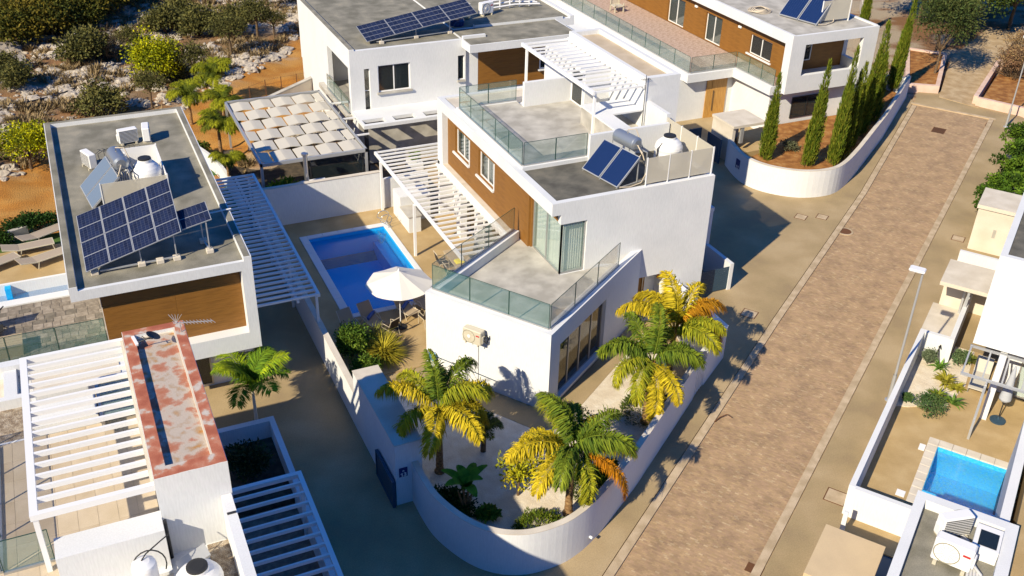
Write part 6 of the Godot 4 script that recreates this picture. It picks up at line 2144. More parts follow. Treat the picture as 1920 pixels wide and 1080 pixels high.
# ------------------------------------------------------------------ the house at the lower right; all in the street's frame: x up the street, z away from it
func house_lower_right() -> void:
	var o := thing("house", "white house at the right edge with a blank sunlit end wall above the patio", "house", Vector3(2, 0, 3), "", F6)
	var b := bx(0.02, 2.72, 0.0, 9, 6.55, 9)
	b.box(1.4, 0, 1.2, 9, 2.72, 9).box(-0.9, 0, 1.05, 1.4, 2.6, 1.3)
	part(o, "wall", b, M.render)
	var roof := part(o, "roof", bx(0.02, 6.55, 0.0, 9, 6.65, 0.25).box(0.02, 6.55, 0.25, 0.27, 6.65, 9), M.render)
	part(roof, "roof_membrane", bx(0.27, 6.55, 0.25, 9, 6.57, 9), M.dark_membrane)
	window(o, face(Vector3(1.4, 0, 1.8), Vector3(-1, 0, 0)), 0.1, 3.6, 0.1, 2.5, -0.07, 2, M.aluminium, M.teal_glass, "sliding_door")
	part(o, "soffit_panel", bx(0.3, 2.69, 0.3, 9, 2.715, 9), M.screed)
	# single-storey wing whose roof is seen from above
	b = bx(-18, 0, 0.0, -10.6, 2.85, 2.95)
	b.box(-18, 2.85, 0.0, -10.6, 3.2, 0.3).box(-10.95, 2.85, 0.3, -10.6, 3.2, 2.6).box(-18, 2.85, 2.6, -10.6, 3.2, 2.95)
	var wing := part(o, "wing", b, M.render)
	part(wing, "roof_membrane", bx(-18, 2.85, 0.3, -10.95, 2.87, 2.6), M.membrane)
	part(o, "pool_side_wall", bx(-10.6, 0, 2.45, -3.2, 2.3, 2.75), M.render)
	struct("terrace_floor", bx(-18, -0.2, 2.95, -2, 2.4, 9), M.deck, "brownish terrace floor at the right edge beyond the low wing", "terrace").transform = F6
	# patio
	b = bx(-10.4, -0.2, -2.0, -7.4, 0.03, 0.0).box(-7.4, -0.2, -2.0, -3.2, 0.03, -0.35).box(-3.2, -0.2, -2.0, 4.0, 0.03, 2.8)
	struct("patio", b, M.deck, "tan concrete patio behind the low white street wall at the right", "patio").transform = F6
	var p := thing("swimming_pool", "small turquoise mosaic pool at the right edge", "pool", Vector3(-5, 0, 1.2), "", F6)
	b = bx(-6.6, -1.35, -0.1, -3.5, -1.2, 2.45).box(-10.6, -1.35, -0.12, -6.45, 0.03, 2.45).box(-3.65, -1.2, -0.12, -3.5, 0.02, 2.45).box(-6.45, -1.2, -0.12, -3.65, 0.02, 0.02)
	part(p, "basin", b, M.mosaic_painted_caustics)
	for i in 9:
		part(p, "coping_stone", b0().soft(-7.4 + i * 0.466 + 0.004, 0.0, -0.38, -7.4 + (i + 1) * 0.466 - 0.004, 0.07, 0.0, 0.012), M.cream)
	for i in 5:
		part(p, "coping_stone", b0().soft(-3.62, 0.0, 0.004 + i * 0.5, -3.2, 0.07, (i + 1) * 0.5 - 0.004, 0.012), M.cream)
	part(p, "water", bx(-6.45, -0.16, 0.02, -3.65, -0.155, 2.45), M.water)
	part(p, "skimmer_lid", bx(-4.2, 0.032, -0.62, -3.8, 0.05, -0.40), M.white_plastic)
	part(p, "skimmer_lid", bx(-7.25, 0.032, -0.78, -6.9, 0.05, -0.48), M.white_plastic)
	# street wall
	o = thing("garden_wall", "long low white street wall of the right-hand patio", "wall", Vector3(-3, 0, -2), "", F6)
	b = bx(-9.2, 0, -2.15, 2.45, 1.3, -1.95).box(-9.3, 0, -1.95, -9.1, 1.3, 0.0).box(2.25, 0, -1.95, 2.45, 1.3, -0.95).box(2.25, 0, -0.95, 7.2, 1.3, -0.75)
	part(o, "wall", b, M.render)
	o = thing("gate", "white gate and low step in front of the flat tan box at the bottom right", "gate", Vector3(-10.5, 0, -1), "", F6)
	part(o, "step", bx(-12.2, -0.1, -2.0, -9.3, -0.02, 0.0), M.blue_metal)
	part(o, "post", bx(-10.6, 0, -1.95, -10.5, 1.3, -1.8), M.render)
	o = thing("meter_box", "flat tan-topped box beside the street at the bottom right corner", "meter house", Vector3(-13, 0, -1.2), "", F6)
	part(o, "body", bx(-14.4, 0, -2.1, -12.2, 1.62, -0.45), M.cream)
	part(o, "roof", bx(-14.5, 1.62, -2.22, -12.08, 1.82, -0.36), M.tan_paint)
	# things on the wing's roof
	air_unit("air conditioner set askew on the low roof at the bottom right, fan turned away", Vector3(-11.75, 2.87, 1.25), PI / 2 + 0.75, M.white_plastic, true, "", F6).scale = Vector3.ONE * 1.2
	air_unit("air conditioner with round fan and red label at the bottom right corner", Vector3(-13.0, 2.87, 1.45), -PI / 2 - 0.05, M.white_plastic, true, "", F6).scale = Vector3.ONE * 1.3
	o = thing("roof_hatch", "white box with a dark glazed top on the low roof at the bottom right", "skylight", Vector3(-11.8, 2.87, 2.2), "", F6)
	part(o, "box", bx(-12.35, 2.87, 1.85, -11.3, 3.35, 2.58), M.white_plastic)
	part(o, "pane", bx(-12.25, 3.352, 1.98, -11.55, 3.362, 2.5), M.dark_glass)
	part(o, "lining", bx(-12.25, 3.345, 1.98, -11.55, 3.351, 2.5), M.dark_room)
	o = thing("pipework", "crinkled foil-wrapped pipes between the air conditioners and the roof box", "pipes", Vector3(-12.6, 2.87, 2.0), "", F6)
	b = b0()
	for i in 5:
		b.tube([Vector3(-11.6 - 0.15 * i, 2.95, 1.5 + 0.05 * i), Vector3(-12.0 - 0.2 * i, 3.1 + 0.04 * i, 1.75), Vector3(-12.7 - 0.1 * i, 3.0, 1.9 + 0.1 * i), Vector3(-13.6, 2.93, 2.0 + 0.1 * i)], 0.05, 0.05, 6)
	part(o, "pipe", b, M.insulation)
	# pergola frame over the patio
	o = thing("metal_pergola", "grey metal pergola frame without slats over the right-hand patio", "pergola", Vector3(-1, 0, 1.2), "", F6)
	for q in [[-0.02, 0.0, -0.02, 4.0], [-2.2, 0.0, -2.2, 4.0]]:
		part(o, "beam", b0().bar(Vector3(q[0], 2.6, q[1] - 0.05), Vector3(q[2], 2.6, q[3]), 0.09, 0.09), M.galvanised)
	for z in [0.0, 0.72, 1.4, 2.1, 2.8]:
		part(o, "cross_bar", b0().bar(Vector3(-2.15, 2.6, z), Vector3(0.0, 2.6, z), 0.06, 0.08), M.galvanised)
	post(o, Vector3(-2.5, 0.03, 0.9), 2.56, 0.09, M.galvanised)
	part(o, "beam", b0().bar(Vector3(-2.5, 2.6, 0.9), Vector3(-2.15, 2.6, 0.9), 0.06, 0.08), M.galvanised)
	o = thing("closed_parasol", "closed grey parasol on a round dark foot under the grey pergola frame", "parasol", Vector3(-0.67, 0.03, 1.7), "", F6)
	b = b0().tube([Vector3(-0.67, 0.05, 1.7), Vector3(-0.67, 2.6, 1.7)], 0.022, 0.02, 8)
	part(o, "pole", b, M.dark_metal)
	part(o, "foot", b0().lathe([Vector2(0, 0), Vector2(0.3, 0), Vector2(0.3, 0.06), Vector2(0.05, 0.1), Vector2(0, 0.3)], Vector3(-0.67, 0.03, 1.7), 20), M.blue_metal)
	b = b0()
	var prof := [Vector2(0.03, 2.62), Vector2(0.09, 2.3), Vector2(0.16, 1.7), Vector2(0.24, 1.1), Vector2(0.2, 1.02), Vector2(0, 1.1)]
	prof.reverse()
	b.lathe(prof, Vector3(-0.67, 0.03, 1.7), 9)
	part(o, "folded_canopy", b, M.grey_cloth)
	o = thing("lounger", "cream slung lounger on the right-hand patio, under the pergola frame", "lounger", Vector3(1.7, 0.03, 0.6), "", F6)
	b = bx(0.6, 0.3, 0.3, 2.0, 0.34, 0.95)
	b.bar(Vector3(2.0, 0.32, 0.62), Vector3(2.7, 0.7, 0.62), 0.65, 0.04)
	part(o, "sling", b, M.canvas)
	for q in [[0.7, 0.33], [0.7, 0.92], [1.95, 0.33], [1.95, 0.92]]:
		part(o, "leg", bx(q[0] - 0.02, 0.03, q[1] - 0.02, q[0] + 0.02, 0.3, q[1] + 0.02), M.aluminium)
	# cactus and agave bed
	b = b0()
	b.t = F6
	b.prism(poly([[-1.9, -1.95], [2.25, -1.95], [2.25, -0.75], [3.9, -0.7], [3.9, 0.1], [1.0, 0.2], [-0.9, -0.2], [-1.2, -0.9], [-1.7, -1.5]]), -0.1, 0.07)
	struct("gravel_bed", b, M.gravel, "pale gravel bed with agaves inside the right-hand street wall", "gravel")
	var gr := [Color(0.05, 0.10, 0.03), Color(0.08, 0.13, 0.045)]
	_f6_bush("grey-green mounded shrub in the far corner of the low street wall", Vector3(1.95, 0.07, -1.5), Vector3(0.42, 0.35, 0.4), [Color(0.10, 0.13, 0.075), Color(0.13, 0.16, 0.09)], 61)
	_f6_bush("blue-green succulent mat under the spiky plant by the right gate", Vector3(2.6, 0.07, -0.3), Vector3(0.6, 0.3, 0.4), [Color(0.07, 0.12, 0.05), Color(0.10, 0.14, 0.06)], 62)
	_f6_bush("large dark green cushion plant with yellow specks on the patio edge", Vector3(-1.5, 0.05, -0.75), Vector3(0.85, 0.38, 0.62), gr, 63)
	_f6_bush("small dark green cushion plant at the near corner of the gravel bed", Vector3(-1.35, 0.07, -1.65), Vector3(0.22, 0.2, 0.2), gr, 64)
	_agave("bright green agave beside the mounded shrub at the far end of the gravel bed", Vector3(1.75, 0.07, -0.95), 0.55, 34, Color(0.06, 0.15, 0.02), Color(0.14, 0.26, 0.04), 65)
	_agave("yellowish agave in the middle of the gravel bed at the right", Vector3(0.75, 0.07, -0.55), 0.6, 70, Color(0.20, 0.20, 0.02), Color(0.36, 0.31, 0.04), 66)
	_agave("second yellowish agave, nearer the patio, in the gravel bed", Vector3(0.55, 0.07, -0.1), 0.45, 50, Color(0.20, 0.20, 0.02), Color(0.34, 0.30, 0.04), 67)
	_agave("green and yellow agave cluster at the near end of the gravel bed", Vector3(-0.55, 0.07, -0.65), 0.6, 60, Color(0.09, 0.16, 0.02), Color(0.26, 0.27, 0.03), 68)
	_agave("dark green agave nearest the cushion plant with yellow specks", Vector3(-0.55, 0.07, -0.05), 0.55, 36, Color(0.05, 0.12, 0.02), Color(0.13, 0.22, 0.04), 69)
	_agave("spiky olive plant beside the passage wall at the right gate", Vector3(2.9, 0.07, -0.05), 0.6, 44, Color(0.08, 0.12, 0.02), Color(0.2, 0.22, 0.04), 70)
	o = thing("garden_tap", "dark garden tap with hose on the short white wall end by the street lamp", "tap", Vector3(2.2, 0.3, -1.2), "", F6)
	b = b0().tube([Vector3(2.22, 0.05, -1.25), Vector3(2.2, 0.6, -1.25), Vector3(2.15, 0.95, -1.2), Vector3(2.1, 0.8, -1.15)], 0.025, 0.025, 6)
	b.tube([Vector3(2.15, 0.9, -1.25), Vector3(1.95, 0.5, -1.15), Vector3(1.9, 0.1, -1.05), Vector3(1.8, 0.08, -0.95)], 0.02, 0.02, 6)
	part(o, "hose", b, M.black_rubber)
	# gate shelter and the tall beige boxes up the street
	o = thing("gate_shelter", "flat beige gate shelter on a grey post at the right, beside the lamp's shadow", "shelter", Vector3(6.3, 0, -1.1), "", F6)
	part(o, "roof", bx(5.2, 2.12, -2.1, 7.6, 2.3, -0.1), M.cream)
	part(o, "post", bx(6.95, 0, -1.15, 7.05, 2.12, -1.05).box(5.3, 0, -0.9, 5.4, 2.12, -0.8), M.galvanised)
	part(o, "back_wall", bx(7.35, 0, -2.05, 7.55, 2.12, -0.15), M.cream)
	part(o, "fixing", bx(6.4, 2.02, -1.3, 6.6, 2.12, -1.1), M.dark_metal)
	struct("gate_floor", bx(4.2, -0.1, -2.3, 7.35, 0.02, -1.0), M.cream, "pale floor slab under the beige gate shelter", "paving").transform = F6
	o = thing("low_wall", "short white wall between the gate shelter and the tall beige box at the right", "wall", Vector3(10.8, 0, -1), "", F6)
	part(o, "wall", bx(10.75, 0, -2.0, 10.95, 1.3, 0.0), M.render)
	o = thing("utility_box", "tall beige rendered utility box with flat top beside the hedge at the right", "utility box", Vector3(15, 0, -1), "", F6)
	part(o, "body", bx(14.0, 0, -1.9, 16.2, 2.35, -0.2), M.cream)
	part(o, "cap", bx(13.9, 2.35, -1.98, 16.3, 2.55, -0.12), M.cream)
	part(o, "door_mark", bx(13.985, 0.9, -0.95, 14.0, 1.35, -0.8), M.screed)
	o = thing("house", "white house with dark glass at the right edge beyond the tall beige box", "house", Vector3(11, 0, 3), "", F6)
	part(o, "wall", bx(9.05, 0, 0.55, 14, 5.6, 8), M.render)
	var rf := part(o, "roof", bx(9.05, 5.6, 0.55, 14, 5.7, 0.95).box(9.05, 5.6, 0.95, 9.4, 5.7, 8), M.render)
	part(rf, "roof_membrane", bx(9.4, 5.6, 0.95, 14, 5.63, 8), M.dark_membrane)


func _f6_bush(label: String, at: Vector3, rad: Vector3, cols: Array, seed_: int) -> void:
	var o := bush("cushion_plant", label, "plant", F6 * at, rad, 26, 70, 0.07, cols, seed_)
	o.rotation.y = deg_to_rad(34.8)


func _agave(label: String, at: Vector3, l: float, n: int, c0: Color, c1: Color, seed_: int) -> void:
	_rosette(label, "agave", at, l, n, 0.045, c0, c1, seed_, 0.95, F6, "agave")


# ------------------------------------------------------------------ along the street
func street_things() -> void:
	var o := _lamp("street lamp with a flat white head leaning over the low white wall at the right", Vector3(-1.6, 0, -2.3))
	copy(o, "street lamp at the top of the street by the right edge, before the orange planter", Transform3D(Basis(UP, deg_to_rad(34.8 + 8)), F6 * Vector3(33.6, 0, -2.75)))
	# covers, each in the street's frame
	var q := [[12.71, -10.28, 0.62, "square concrete inspection cover in the drive, nearer the shadow edge"], [13.36, -9.3, 0.6, "square concrete inspection cover in the drive, nearer the kerb"], [14.87, -2.49, 0.65, "square yellowish inspection cover on the right footway below the tall beige box"], [1.6, -9.31, 0.7, "cracked square inspection cover on the footway by the entrance palms"], [-8.48, -2.55, 0.75, "square inspection cover at the outer corner of the low street wall"]]
	for e in q:
		var c := thing("inspection_cover", e[3], "cover", Vector3(e[0], 0, e[1]), "", F6)
		var s: float = e[2] / 2
		part(c, "rim", bx(e[0] - s, 0.0, e[1] - s, e[0] + s, 0.010, e[1] - s + 0.035).box(e[0] - s, 0.0, e[1] + s - 0.035, e[0] + s, 0.010, e[1] + s).box(e[0] - s, 0, e[1] - s + 0.035, e[0] - s + 0.035, 0.010, e[1] + s - 0.035).box(e[0] + s - 0.035, 0, e[1] - s + 0.035, e[0] + s, 0.010, e[1] + s - 0.035), M.rust)
		part(c, "lid", b0().soft(e[0] - s + 0.04, 0.0, e[1] - s + 0.04, e[0] + s - 0.04, 0.014, e[1] + s - 0.04, 0.006), M.kerb)
	o = thing("manhole_cover", "round rusty manhole cover beside the left kerb of the street", "cover", Vector3(12.4, 0, -7.8), "", F6)
	part(o, "ring", b0().lathe([Vector2(0.34, -0.06), Vector2(0.44, -0.06), Vector2(0.44, -0.02), Vector2(0.34, -0.02)], Vector3(12.4, 0, -7.8), 28), M.kerb)
	part(o, "lid", b0().lathe([Vector2(0, -0.028), Vector2(0.335, -0.028), Vector2(0.335, -0.06)], Vector3(12.4, 0, -7.8), 28), M.rust)
	for e in [[30.46, -6.43, 1.0, 0.8, "dark rectangular road drain in the middle of the upper street"], [33.43, -3.75, 0.75, 0.45, "small dark road drain at the right end of the upper kerb"], [-13.3, -3.85, 0.42, 0.62, "rusty slotted road drain at the bottom edge of the street"]]:
		o = thing("road_drain", e[4], "drain", Vector3(e[0], 0, e[1]), "", F6)
		part(o, "pit", bx(e[0] - e[2] / 2, -0.06, e[1] - e[3] / 2, e[0] + e[2] / 2, -0.044, e[1] + e[3] / 2), M.black)
		part(o, "frame", bx(e[0] - e[2] / 2, -0.06, e[1] - e[3] / 2, e[0] + e[2] / 2, -0.03, e[1] - e[3] / 2 + 0.04).box(e[0] - e[2] / 2, -0.06, e[1] + e[3] / 2 - 0.04, e[0] + e[2] / 2, -0.03, e[1] + e[3] / 2), M.rust)
		for i in 9:
			var x: float = e[0] - e[2] / 2 + e[2] * (i + 0.5) / 9.0
			part(o, "bar", bx(x - 0.016, -0.05, e[1] - e[3] / 2, x + 0.016, -0.034, e[1] + e[3] / 2), M.rust)
	var r := RandomNumberGenerator.new()
	r.seed = 77
	for e in [[9.05, -20.0, "scrap of white litter on the dark drive left of the curved wall"], [10.0, -19.25, "scrap of white litter on the drive at the bottom edge"]]:
		o = thing("litter", e[2], "litter", Vector3(e[0], 0.01, e[1]))
		part(o, "paper", b0().bar(Vector3(e[0] - 0.08, 0.02, e[1] - 0.02), Vector3(e[0] + 0.08, 0.03, e[1] + 0.03), 0.05, 0.012), M.white_print)
	o = thing("fallen_frond", "dried curled palm frond lying in the street beside the kerb", "palm frond", Vector3(20.9, -0.02, -24.9))
	put(o, "rib", b0().tube([Vector3(-0.3, 0.02, 0.1), Vector3(0, 0.06, 0), Vector3(0.35, 0.1, -0.02), Vector3(0.45, 0.05, 0.2)], 0.03, 0.012, 6).mesh(), M.rust, Transform3D())


func _lamp(label: String, at: Vector3) -> Node3D:
	var o := thing("street_lamp", label, "street lamp", at, "street lamps", F6)
	var b := b0().tube([Vector3(0, 0, 0), Vector3(0, 1.2, 0), Vector3(0, 1.25, 0)], 0.075, 0.075, 12, false).tube([Vector3(0, 1.2, 0), Vector3(0, 6.0, 0)], 0.05, 0.04, 12)
	put(o, "pole", b.mesh(), M.galvanised, Transform3D())
	put(o, "flange", b0().lathe([Vector2(0, 0), Vector2(0.16, 0), Vector2(0.16, 0.03), Vector2(0.08, 0.05)], Vector3.ZERO, 16).mesh(), M.galvanised, Transform3D())
	var h := put(o, "head", b0().soft(-0.2, 5.98, -0.5, 0.2, 6.08, 0.08, 0.03).mesh(), M.white_plastic, Transform3D())
	put(h, "diffuser", bx(-0.16, 5.965, -0.45, 0.16, 5.98, -0.1).mesh(), M.grey_cloth, Transform3D())
	return o


# ------------------------------------------------------------------ the wild slope at the upper left
func hillside() -> void:
	var olive := [Color(0.095, 0.095, 0.030), Color(0.13, 0.12, 0.035), Color(0.07, 0.072, 0.022)]
	var dark := [Color(0.055, 0.065, 0.014), Color(0.10, 0.095, 0.016), Color(0.14, 0.11, 0.016)]
	var green := [Color(0.07, 0.10, 0.016), Color(0.12, 0.14, 0.018), Color(0.05, 0.075, 0.014)]
	var yellow := [Color(0.34, 0.35, 0.006), Color(0.42, 0.40, 0.008), Color(0.24, 0.27, 0.010), Color(0.10, 0.12, 0.012)]
	var grey_ := [Color(0.15, 0.135, 0.09), Color(0.11, 0.10, 0.065)]
	var y := func(x: float, z: float): return Vector3(x, ground_y(x, z) - 0.05, z)
	var mast := bush("maquis_bush", "large dark olive bush at the top left corner, lowest of its thicket", "bush", y.call(-2.6, -83.5), Vector3(2.6, 1.9, 2.2), 70, 110, 0.22, dark, 101)
	var set_ := [[-0.2, -84.2, 2.0, 1.0, "wide dark olive bush beside the lowest one of the top left thicket"], [2.4, -85.6, 1.0, 0.9, "dark olive bush at the right of the top left thicket's lower edge"], [-1.6, -88.0, 1.5, 1.25, "tall dark bush deep inside the top left thicket"], [1.5, -88.6, 0.7, 1.3, "rounded olive bush in the middle of the top left thicket"], [4.5, -88.5, 2.8, 1.0, "dark bush at the right end of the top left thicket"], [-1.0, -93.0, 0.2, 1.3, "far dark bush on the top edge above the left thicket"], [3.2, -93.5, 1.1, 1.2, "far dark bush on the top edge, right part of the left thicket"], [6.8, -92.8, 2.2, 1.1, "far dark bush on the top edge beyond the pale rocks"], [-4.6, -88.5, 2.4, 1.2, "dark bush cut by the left edge at the top"]]
	for q in set_:
		copy(mast, q[4], Transform3D(Basis(UP, q[2]).scaled(Vector3.ONE * q[3]), y.call(q[0], q[1])))
	mast = bush("olive_scrub", "grey-green scrub bush left of the pale rocks in the upper middle of the slope", "bush", y.call(8.2, -82.2), Vector3(1.9, 1.3, 1.6), 44, 100, 0.19, olive, 102)
	set_ = [[10.4, -80.9, 1.0, 1.05, "olive scrub bush in the middle of the slope's upper group"], [12.4, -79.6, 2.0, 1.0, "olive scrub bush at the right of the slope's upper group"], [9.3, -85.0, 2.6, 0.9, "olive scrub bush behind the slope's upper group"], [2.1, -77.3, 0.4, 1.15, "brownish scrub bush below the pale rocks at the left"], [-2.9, -73.8, 1.4, 0.8, "scrub bush at the left edge of the slope, half way up"], [6.7, -71.8, 2.4, 0.85, "grey scrub bush left of the bright yellow tree"], [1.7, -66.4, 2.9, 0.95, "olive scrub bush low on the slope above the left house"], [-3.6, -77.6, 0.9, 0.7, "small scrub bush among rocks at the left edge"], [14.4, -83.2, 1.7, 0.7, "small scrub bush at the top of the orange track"], [5.0, -81.0, 2.2, 0.6, "small scrub bush on the pale rocks"]]
	for q in set_:
		copy(mast, q[4], Transform3D(Basis(UP, q[2]).scaled(Vector3.ONE * q[3]), y.call(q[0], q[1])))
	var yt := tree("acacia_tree", "bright yellow-green tree in the middle of the slope", y.call(5.9, -70.2), 3.9, Vector3(1.9, 1.75, 1.7), 60, 110, 0.17, yellow, 103, "", 0.12)
	copy(yt, "yellow-green young tree at the left edge above the left house", Transform3D(Basis(UP, 2.0).scaled(Vector3(0.95, 0.72, 0.95)), y.call(-2.6, -59.4)))
	copy(yt, "yellow-green tree behind the upper right house at the top edge", Transform3D(Basis(UP, 1.0).scaled(Vector3(1.0, 0.9, 1.0)), Vector3(51.5, 0, -58.5)))
	var ot := tree("olive_tree", "olive tree casting its shadow on the orange track", y.call(11.6, -74.2), 3.1, Vector3(1.35, 1.0, 1.25), 36, 70, 0.15, olive, 104, "", 0.11)
	set_ = [[14.4, -78.1, 1.2, 1.05, "dark thin-trunked olive tree by the upper bend of the orange track"], [15.6, -77.6, 2.2, 0.72, "slim grey olive tree right of the thin-trunked one"], [8.3, -70.0, 0.5, 0.95, "dark olive tree directly right of the bright yellow tree"], [5.0, -66.6, 1.9, 0.8, "low olive tree right behind the left house's roof"], [19.6, -83.0, 2.6, 1.1, "green olive tree at the top edge above the orange track"], [17.0, -86.0, 3.0, 1.2, "dark olive tree at the top edge, left of the green one"], [22.3, -87.5, 0.2, 1.1, "dark olive tree at the top edge near the far white house"], [25.3, -88.5, 1.0, 1.0, "dark olive tree at the top edge directly above the top centre house"]]
	for q in set_:
		copy(ot, q[4], Transform3D(Basis(UP, q[2]).scaled(Vector3.ONE * q[3]), y.call(q[0], q[1])))
	# a bare, half dead shrub
	var r := RandomNumberGenerator.new()
	r.seed = 9
	var o := thing("bare_shrub", "nearly leafless grey shrub with spreading branches left of the slope's middle", "shrub", y.call(3.3, -77.6))
	var b := b0()
	for i in 46:
		var a := r.randf() * TAU
		var e := r.randf_range(0.4, 1.4)
		var d := Vector3(cos(a) * cos(e), sin(e), sin(a) * cos(e))
		var l := r.randf_range(1.2, 2.9)
		var m := d * l * 0.5 + Vector3(r.randfn(), r.randfn(), r.randfn()) * 0.12
		b.tube([Vector3.ZERO, m, d * l + Vector3(r.randfn(), r.randfn(), r.randfn()) * 0.2], 0.035, 0.008, 5)
		for k in 5:
			var p := m.lerp(d * l, r.randf())
			b.tube([p, p + Vector3(r.randfn(), absf(r.randfn()), r.randfn()) * 0.28], 0.012, 0.004, 4)
	put(o, "branches", b.mesh(), M.bark, Transform3D())
	b = b0()
	leafy(b, Vector3(0, 1.2, 0), Vector3(1.5, 1.1, 1.4), 22, 40, 0.13, grey_, r, 0.5)
	put(o, "foliage", b.mesh(), M.leaf, Transform3D())
	# palms between the houses
	var f1 := frond(1.7, 1.15, 2.0, 0.55, 130, 1.3, Color(0.08, 0.12, 0.01), Color(0.32, 0.31, 0.014), 61, 0.3)
	var f2 := frond(1.6, 1.25, 2.5, 0.5, 130, 1.4, Color(0.03, 0.05, 0.008), Color(0.13, 0.15, 0.012), 62, 0.3)
	var base: Node3D = null
	for q in [[9.0, -64.8, 0.0, 1.15, "tall palm with yellowing crown between the slope and the canvas pergola"], [6.9, -62.9, 1.0, 0.95, "palm behind the left house's rear corner, yellowish"], [8.6, -60.5, 2.0, 1.0, "dark palm directly behind the canvas pergola's far left corner"], [7.6, -56.3, 3.0, 1.05, "palm beside the canvas pergola's left beam, lit from the left"], [7.3, -52.4, 4.0, 0.8, "shaded palm at the near left corner of the canvas pergola"]]:
		var x := Transform3D(Basis(UP, q[2]).scaled(Vector3.ONE * q[3]), Vector3(q[0], -0.1, q[1]))
		if base == null:
			base = thing("garden_palm", q[4], "palm tree", Vector3.ZERO, "palms behind the canvas pergola")
			put(base, "trunk", b0().tube([Vector3.ZERO, Vector3(0.03, 1.0, 0), Vector3(0, 2.0, 0.02)], 0.12, 0.08, 8).mesh(), M.palm_bark, Transform3D())
			for i in 17:
				put(base, "frond", f1 if i % 3 else f2, M.leaf, Transform3D(Basis(UP, TAU * i / 17.0 * 3.0 + 0.3 * (i % 4)) * Basis(Vector3(0, 0, 1), 0.45 - 0.2 * (i % 5)), Vector3(0, 2.0, 0)))
			base.transform = x
		else:
			copy(base, q[4], x)
	bush("clipped_shrub", "round dark shrub on the small lawn behind the left house", "shrub", Vector3(6.5, 0, -57.6), Vector3(0.6, 0.65, 0.6), 24, 90, 0.12, green, 105)
	o = thing("garden_wall", "white curved garden wall behind the left house, in the palms' shade", "wall", Vector3(7.3, 0, -55))
	part(o, "wall", b0().follow(spline(v2([[7.25, -48.2], [7.2, -52], [6.9, -55], [6.2, -57.5]]), 4), 0.2, 0, 0.9), M.render)
	# pipe across the slope, wire fence by the track
	o = thing("water_pipe", "thin dark pipe lying across the rocky slope at the left", "pipe", y.call(1, -73))
	b = b0()
	var pts := []
	for i in 16:
		var k := i / 15.0
		var p := Vector3(lerpf(-4.5, 5.4, k), 0, lerpf(-68.0, -75.6, k) - 0.6 * sin(k * 3.0))
		pts.append(Vector3(p.x, ground_y(p.x, p.z) + 0.12, p.z))
	b.tube(pts, 0.06, 0.06, 6)
	part(o, "pipe", b, M.dark_metal)
	o = thing("wire_fence", "thin wire fence along the orange track above the canvas pergola", "fence", y.call(13.5, -65))
	var prev := Vector3.ZERO
	for i in 6:
		var p: Vector3 = y.call(lerpf(9.8, 15.5, i / 5.0), lerpf(-63.8, -65.9, i / 5.0))
		part(o, "post", b0().bar(p, p + UP * 1.5, 0.05, 0.05), M.rust)
		if i:
			for k in 5:
				part(o, "wire", b0().bar(prev + UP * (0.25 + 0.3 * k), p + UP * (0.25 + 0.3 * k), 0.008, 0.008), M.dark_metal)
		prev = p
	o = thing("boundary_wall", "pale boundary wall with dark coping behind the top centre house's loggia", "wall", Vector3(13.5, 0, -60.5))
	part(o, "wall", b0().bar(Vector3(11.6, 0.8, -61.6), Vector3(15.3, 1.0, -64.0), 0.2, 1.6), M.cream)
	part(o, "coping", b0().bar(Vector3(11.6, 1.66, -61.6), Vector3(15.3, 1.86, -64.0), 0.3, 0.1), M.screed)
	# boulders one can pick out, then the scatter nobody could count
	r.seed = 15
	for q in [[-3.6, -82.6, 1.1, "large pale boulder at the left edge below the thicket"], [-3.0, -79.8, 0.75, "pale boulder lying below the large one at the left edge"], [-1.2, -79.9, 0.6, "flat pale boulder right of the left edge pair"], [0.9, -80.4, 0.85, "broad pale rock slab under the brownish scrub bush"], [-0.2, -80.0, 0.7, "pale rock slab left of the brownish scrub bush"], [1.9, -82.2, 0.8, "pale rock at the foot of the top left thicket"], [18.3, -81.6, 0.45, "single pale rock on the bank of the orange track"], [10.6, -76.8, 0.55, "pale rock in the gully below the olive scrub"], [9.6, -77.2, 0.4, "small pale rock beside the gully rock"], [3.4, -71.6, 0.5, "pale rock near the thin dark pipe"]]:
		o = thing("boulder", q[3], "rock", y.call(q[0], q[1]))
		put(o, "stone", _rock(r, q[2]), M.rock, Transform3D())
	var protos := []
	for i in 4:
		protos.append(_rock(r, 0.2))
	for k in 4:
		var mm := MultiMesh.new()
		mm.transform_format = MultiMesh.TRANSFORM_3D
		mm.mesh = protos[k]
		var xs := []
		while xs.size() < 2300:
			var x := r.randf_range(-12, 34)
			var z := r.randf_range(-104, -57)
			if hill_mask(x, z) < 0.9 or track_distance(Vector2(x, z)) < 4.0:
				continue
			var n := hill_noise.get_noise_2d(x * 5 + 300, z * 11) + 0.75 * hill_noise.get_noise_2d(x * 22, z * 40 + 90)
			if n < r.randf_range(-0.35, 0.25):
				continue
			var s := pow(r.randf(), 2.2) * 2.0 + 0.3
			xs.append(Transform3D(Basis(UP, r.randf() * TAU).scaled(Vector3(s, s * r.randf_range(0.5, 0.9), s)), Vector3(x, ground_y(x, z), z)))
		mm.instance_count = xs.size()
		for i in xs.size():
			mm.set_instance_transform(i, xs[i])
		var mi := MultiMeshInstance3D.new()
		mi.name = numbered("loose_stones")
		mi.multimesh = mm
		mi.material_override = M.rock
		add_child(mi)
		tag(mi, "scatter of small pale limestone stones over the wild slope", "stones", "loose stones on the slope", "stuff")
	# dry tufts
	var tuft := b0()
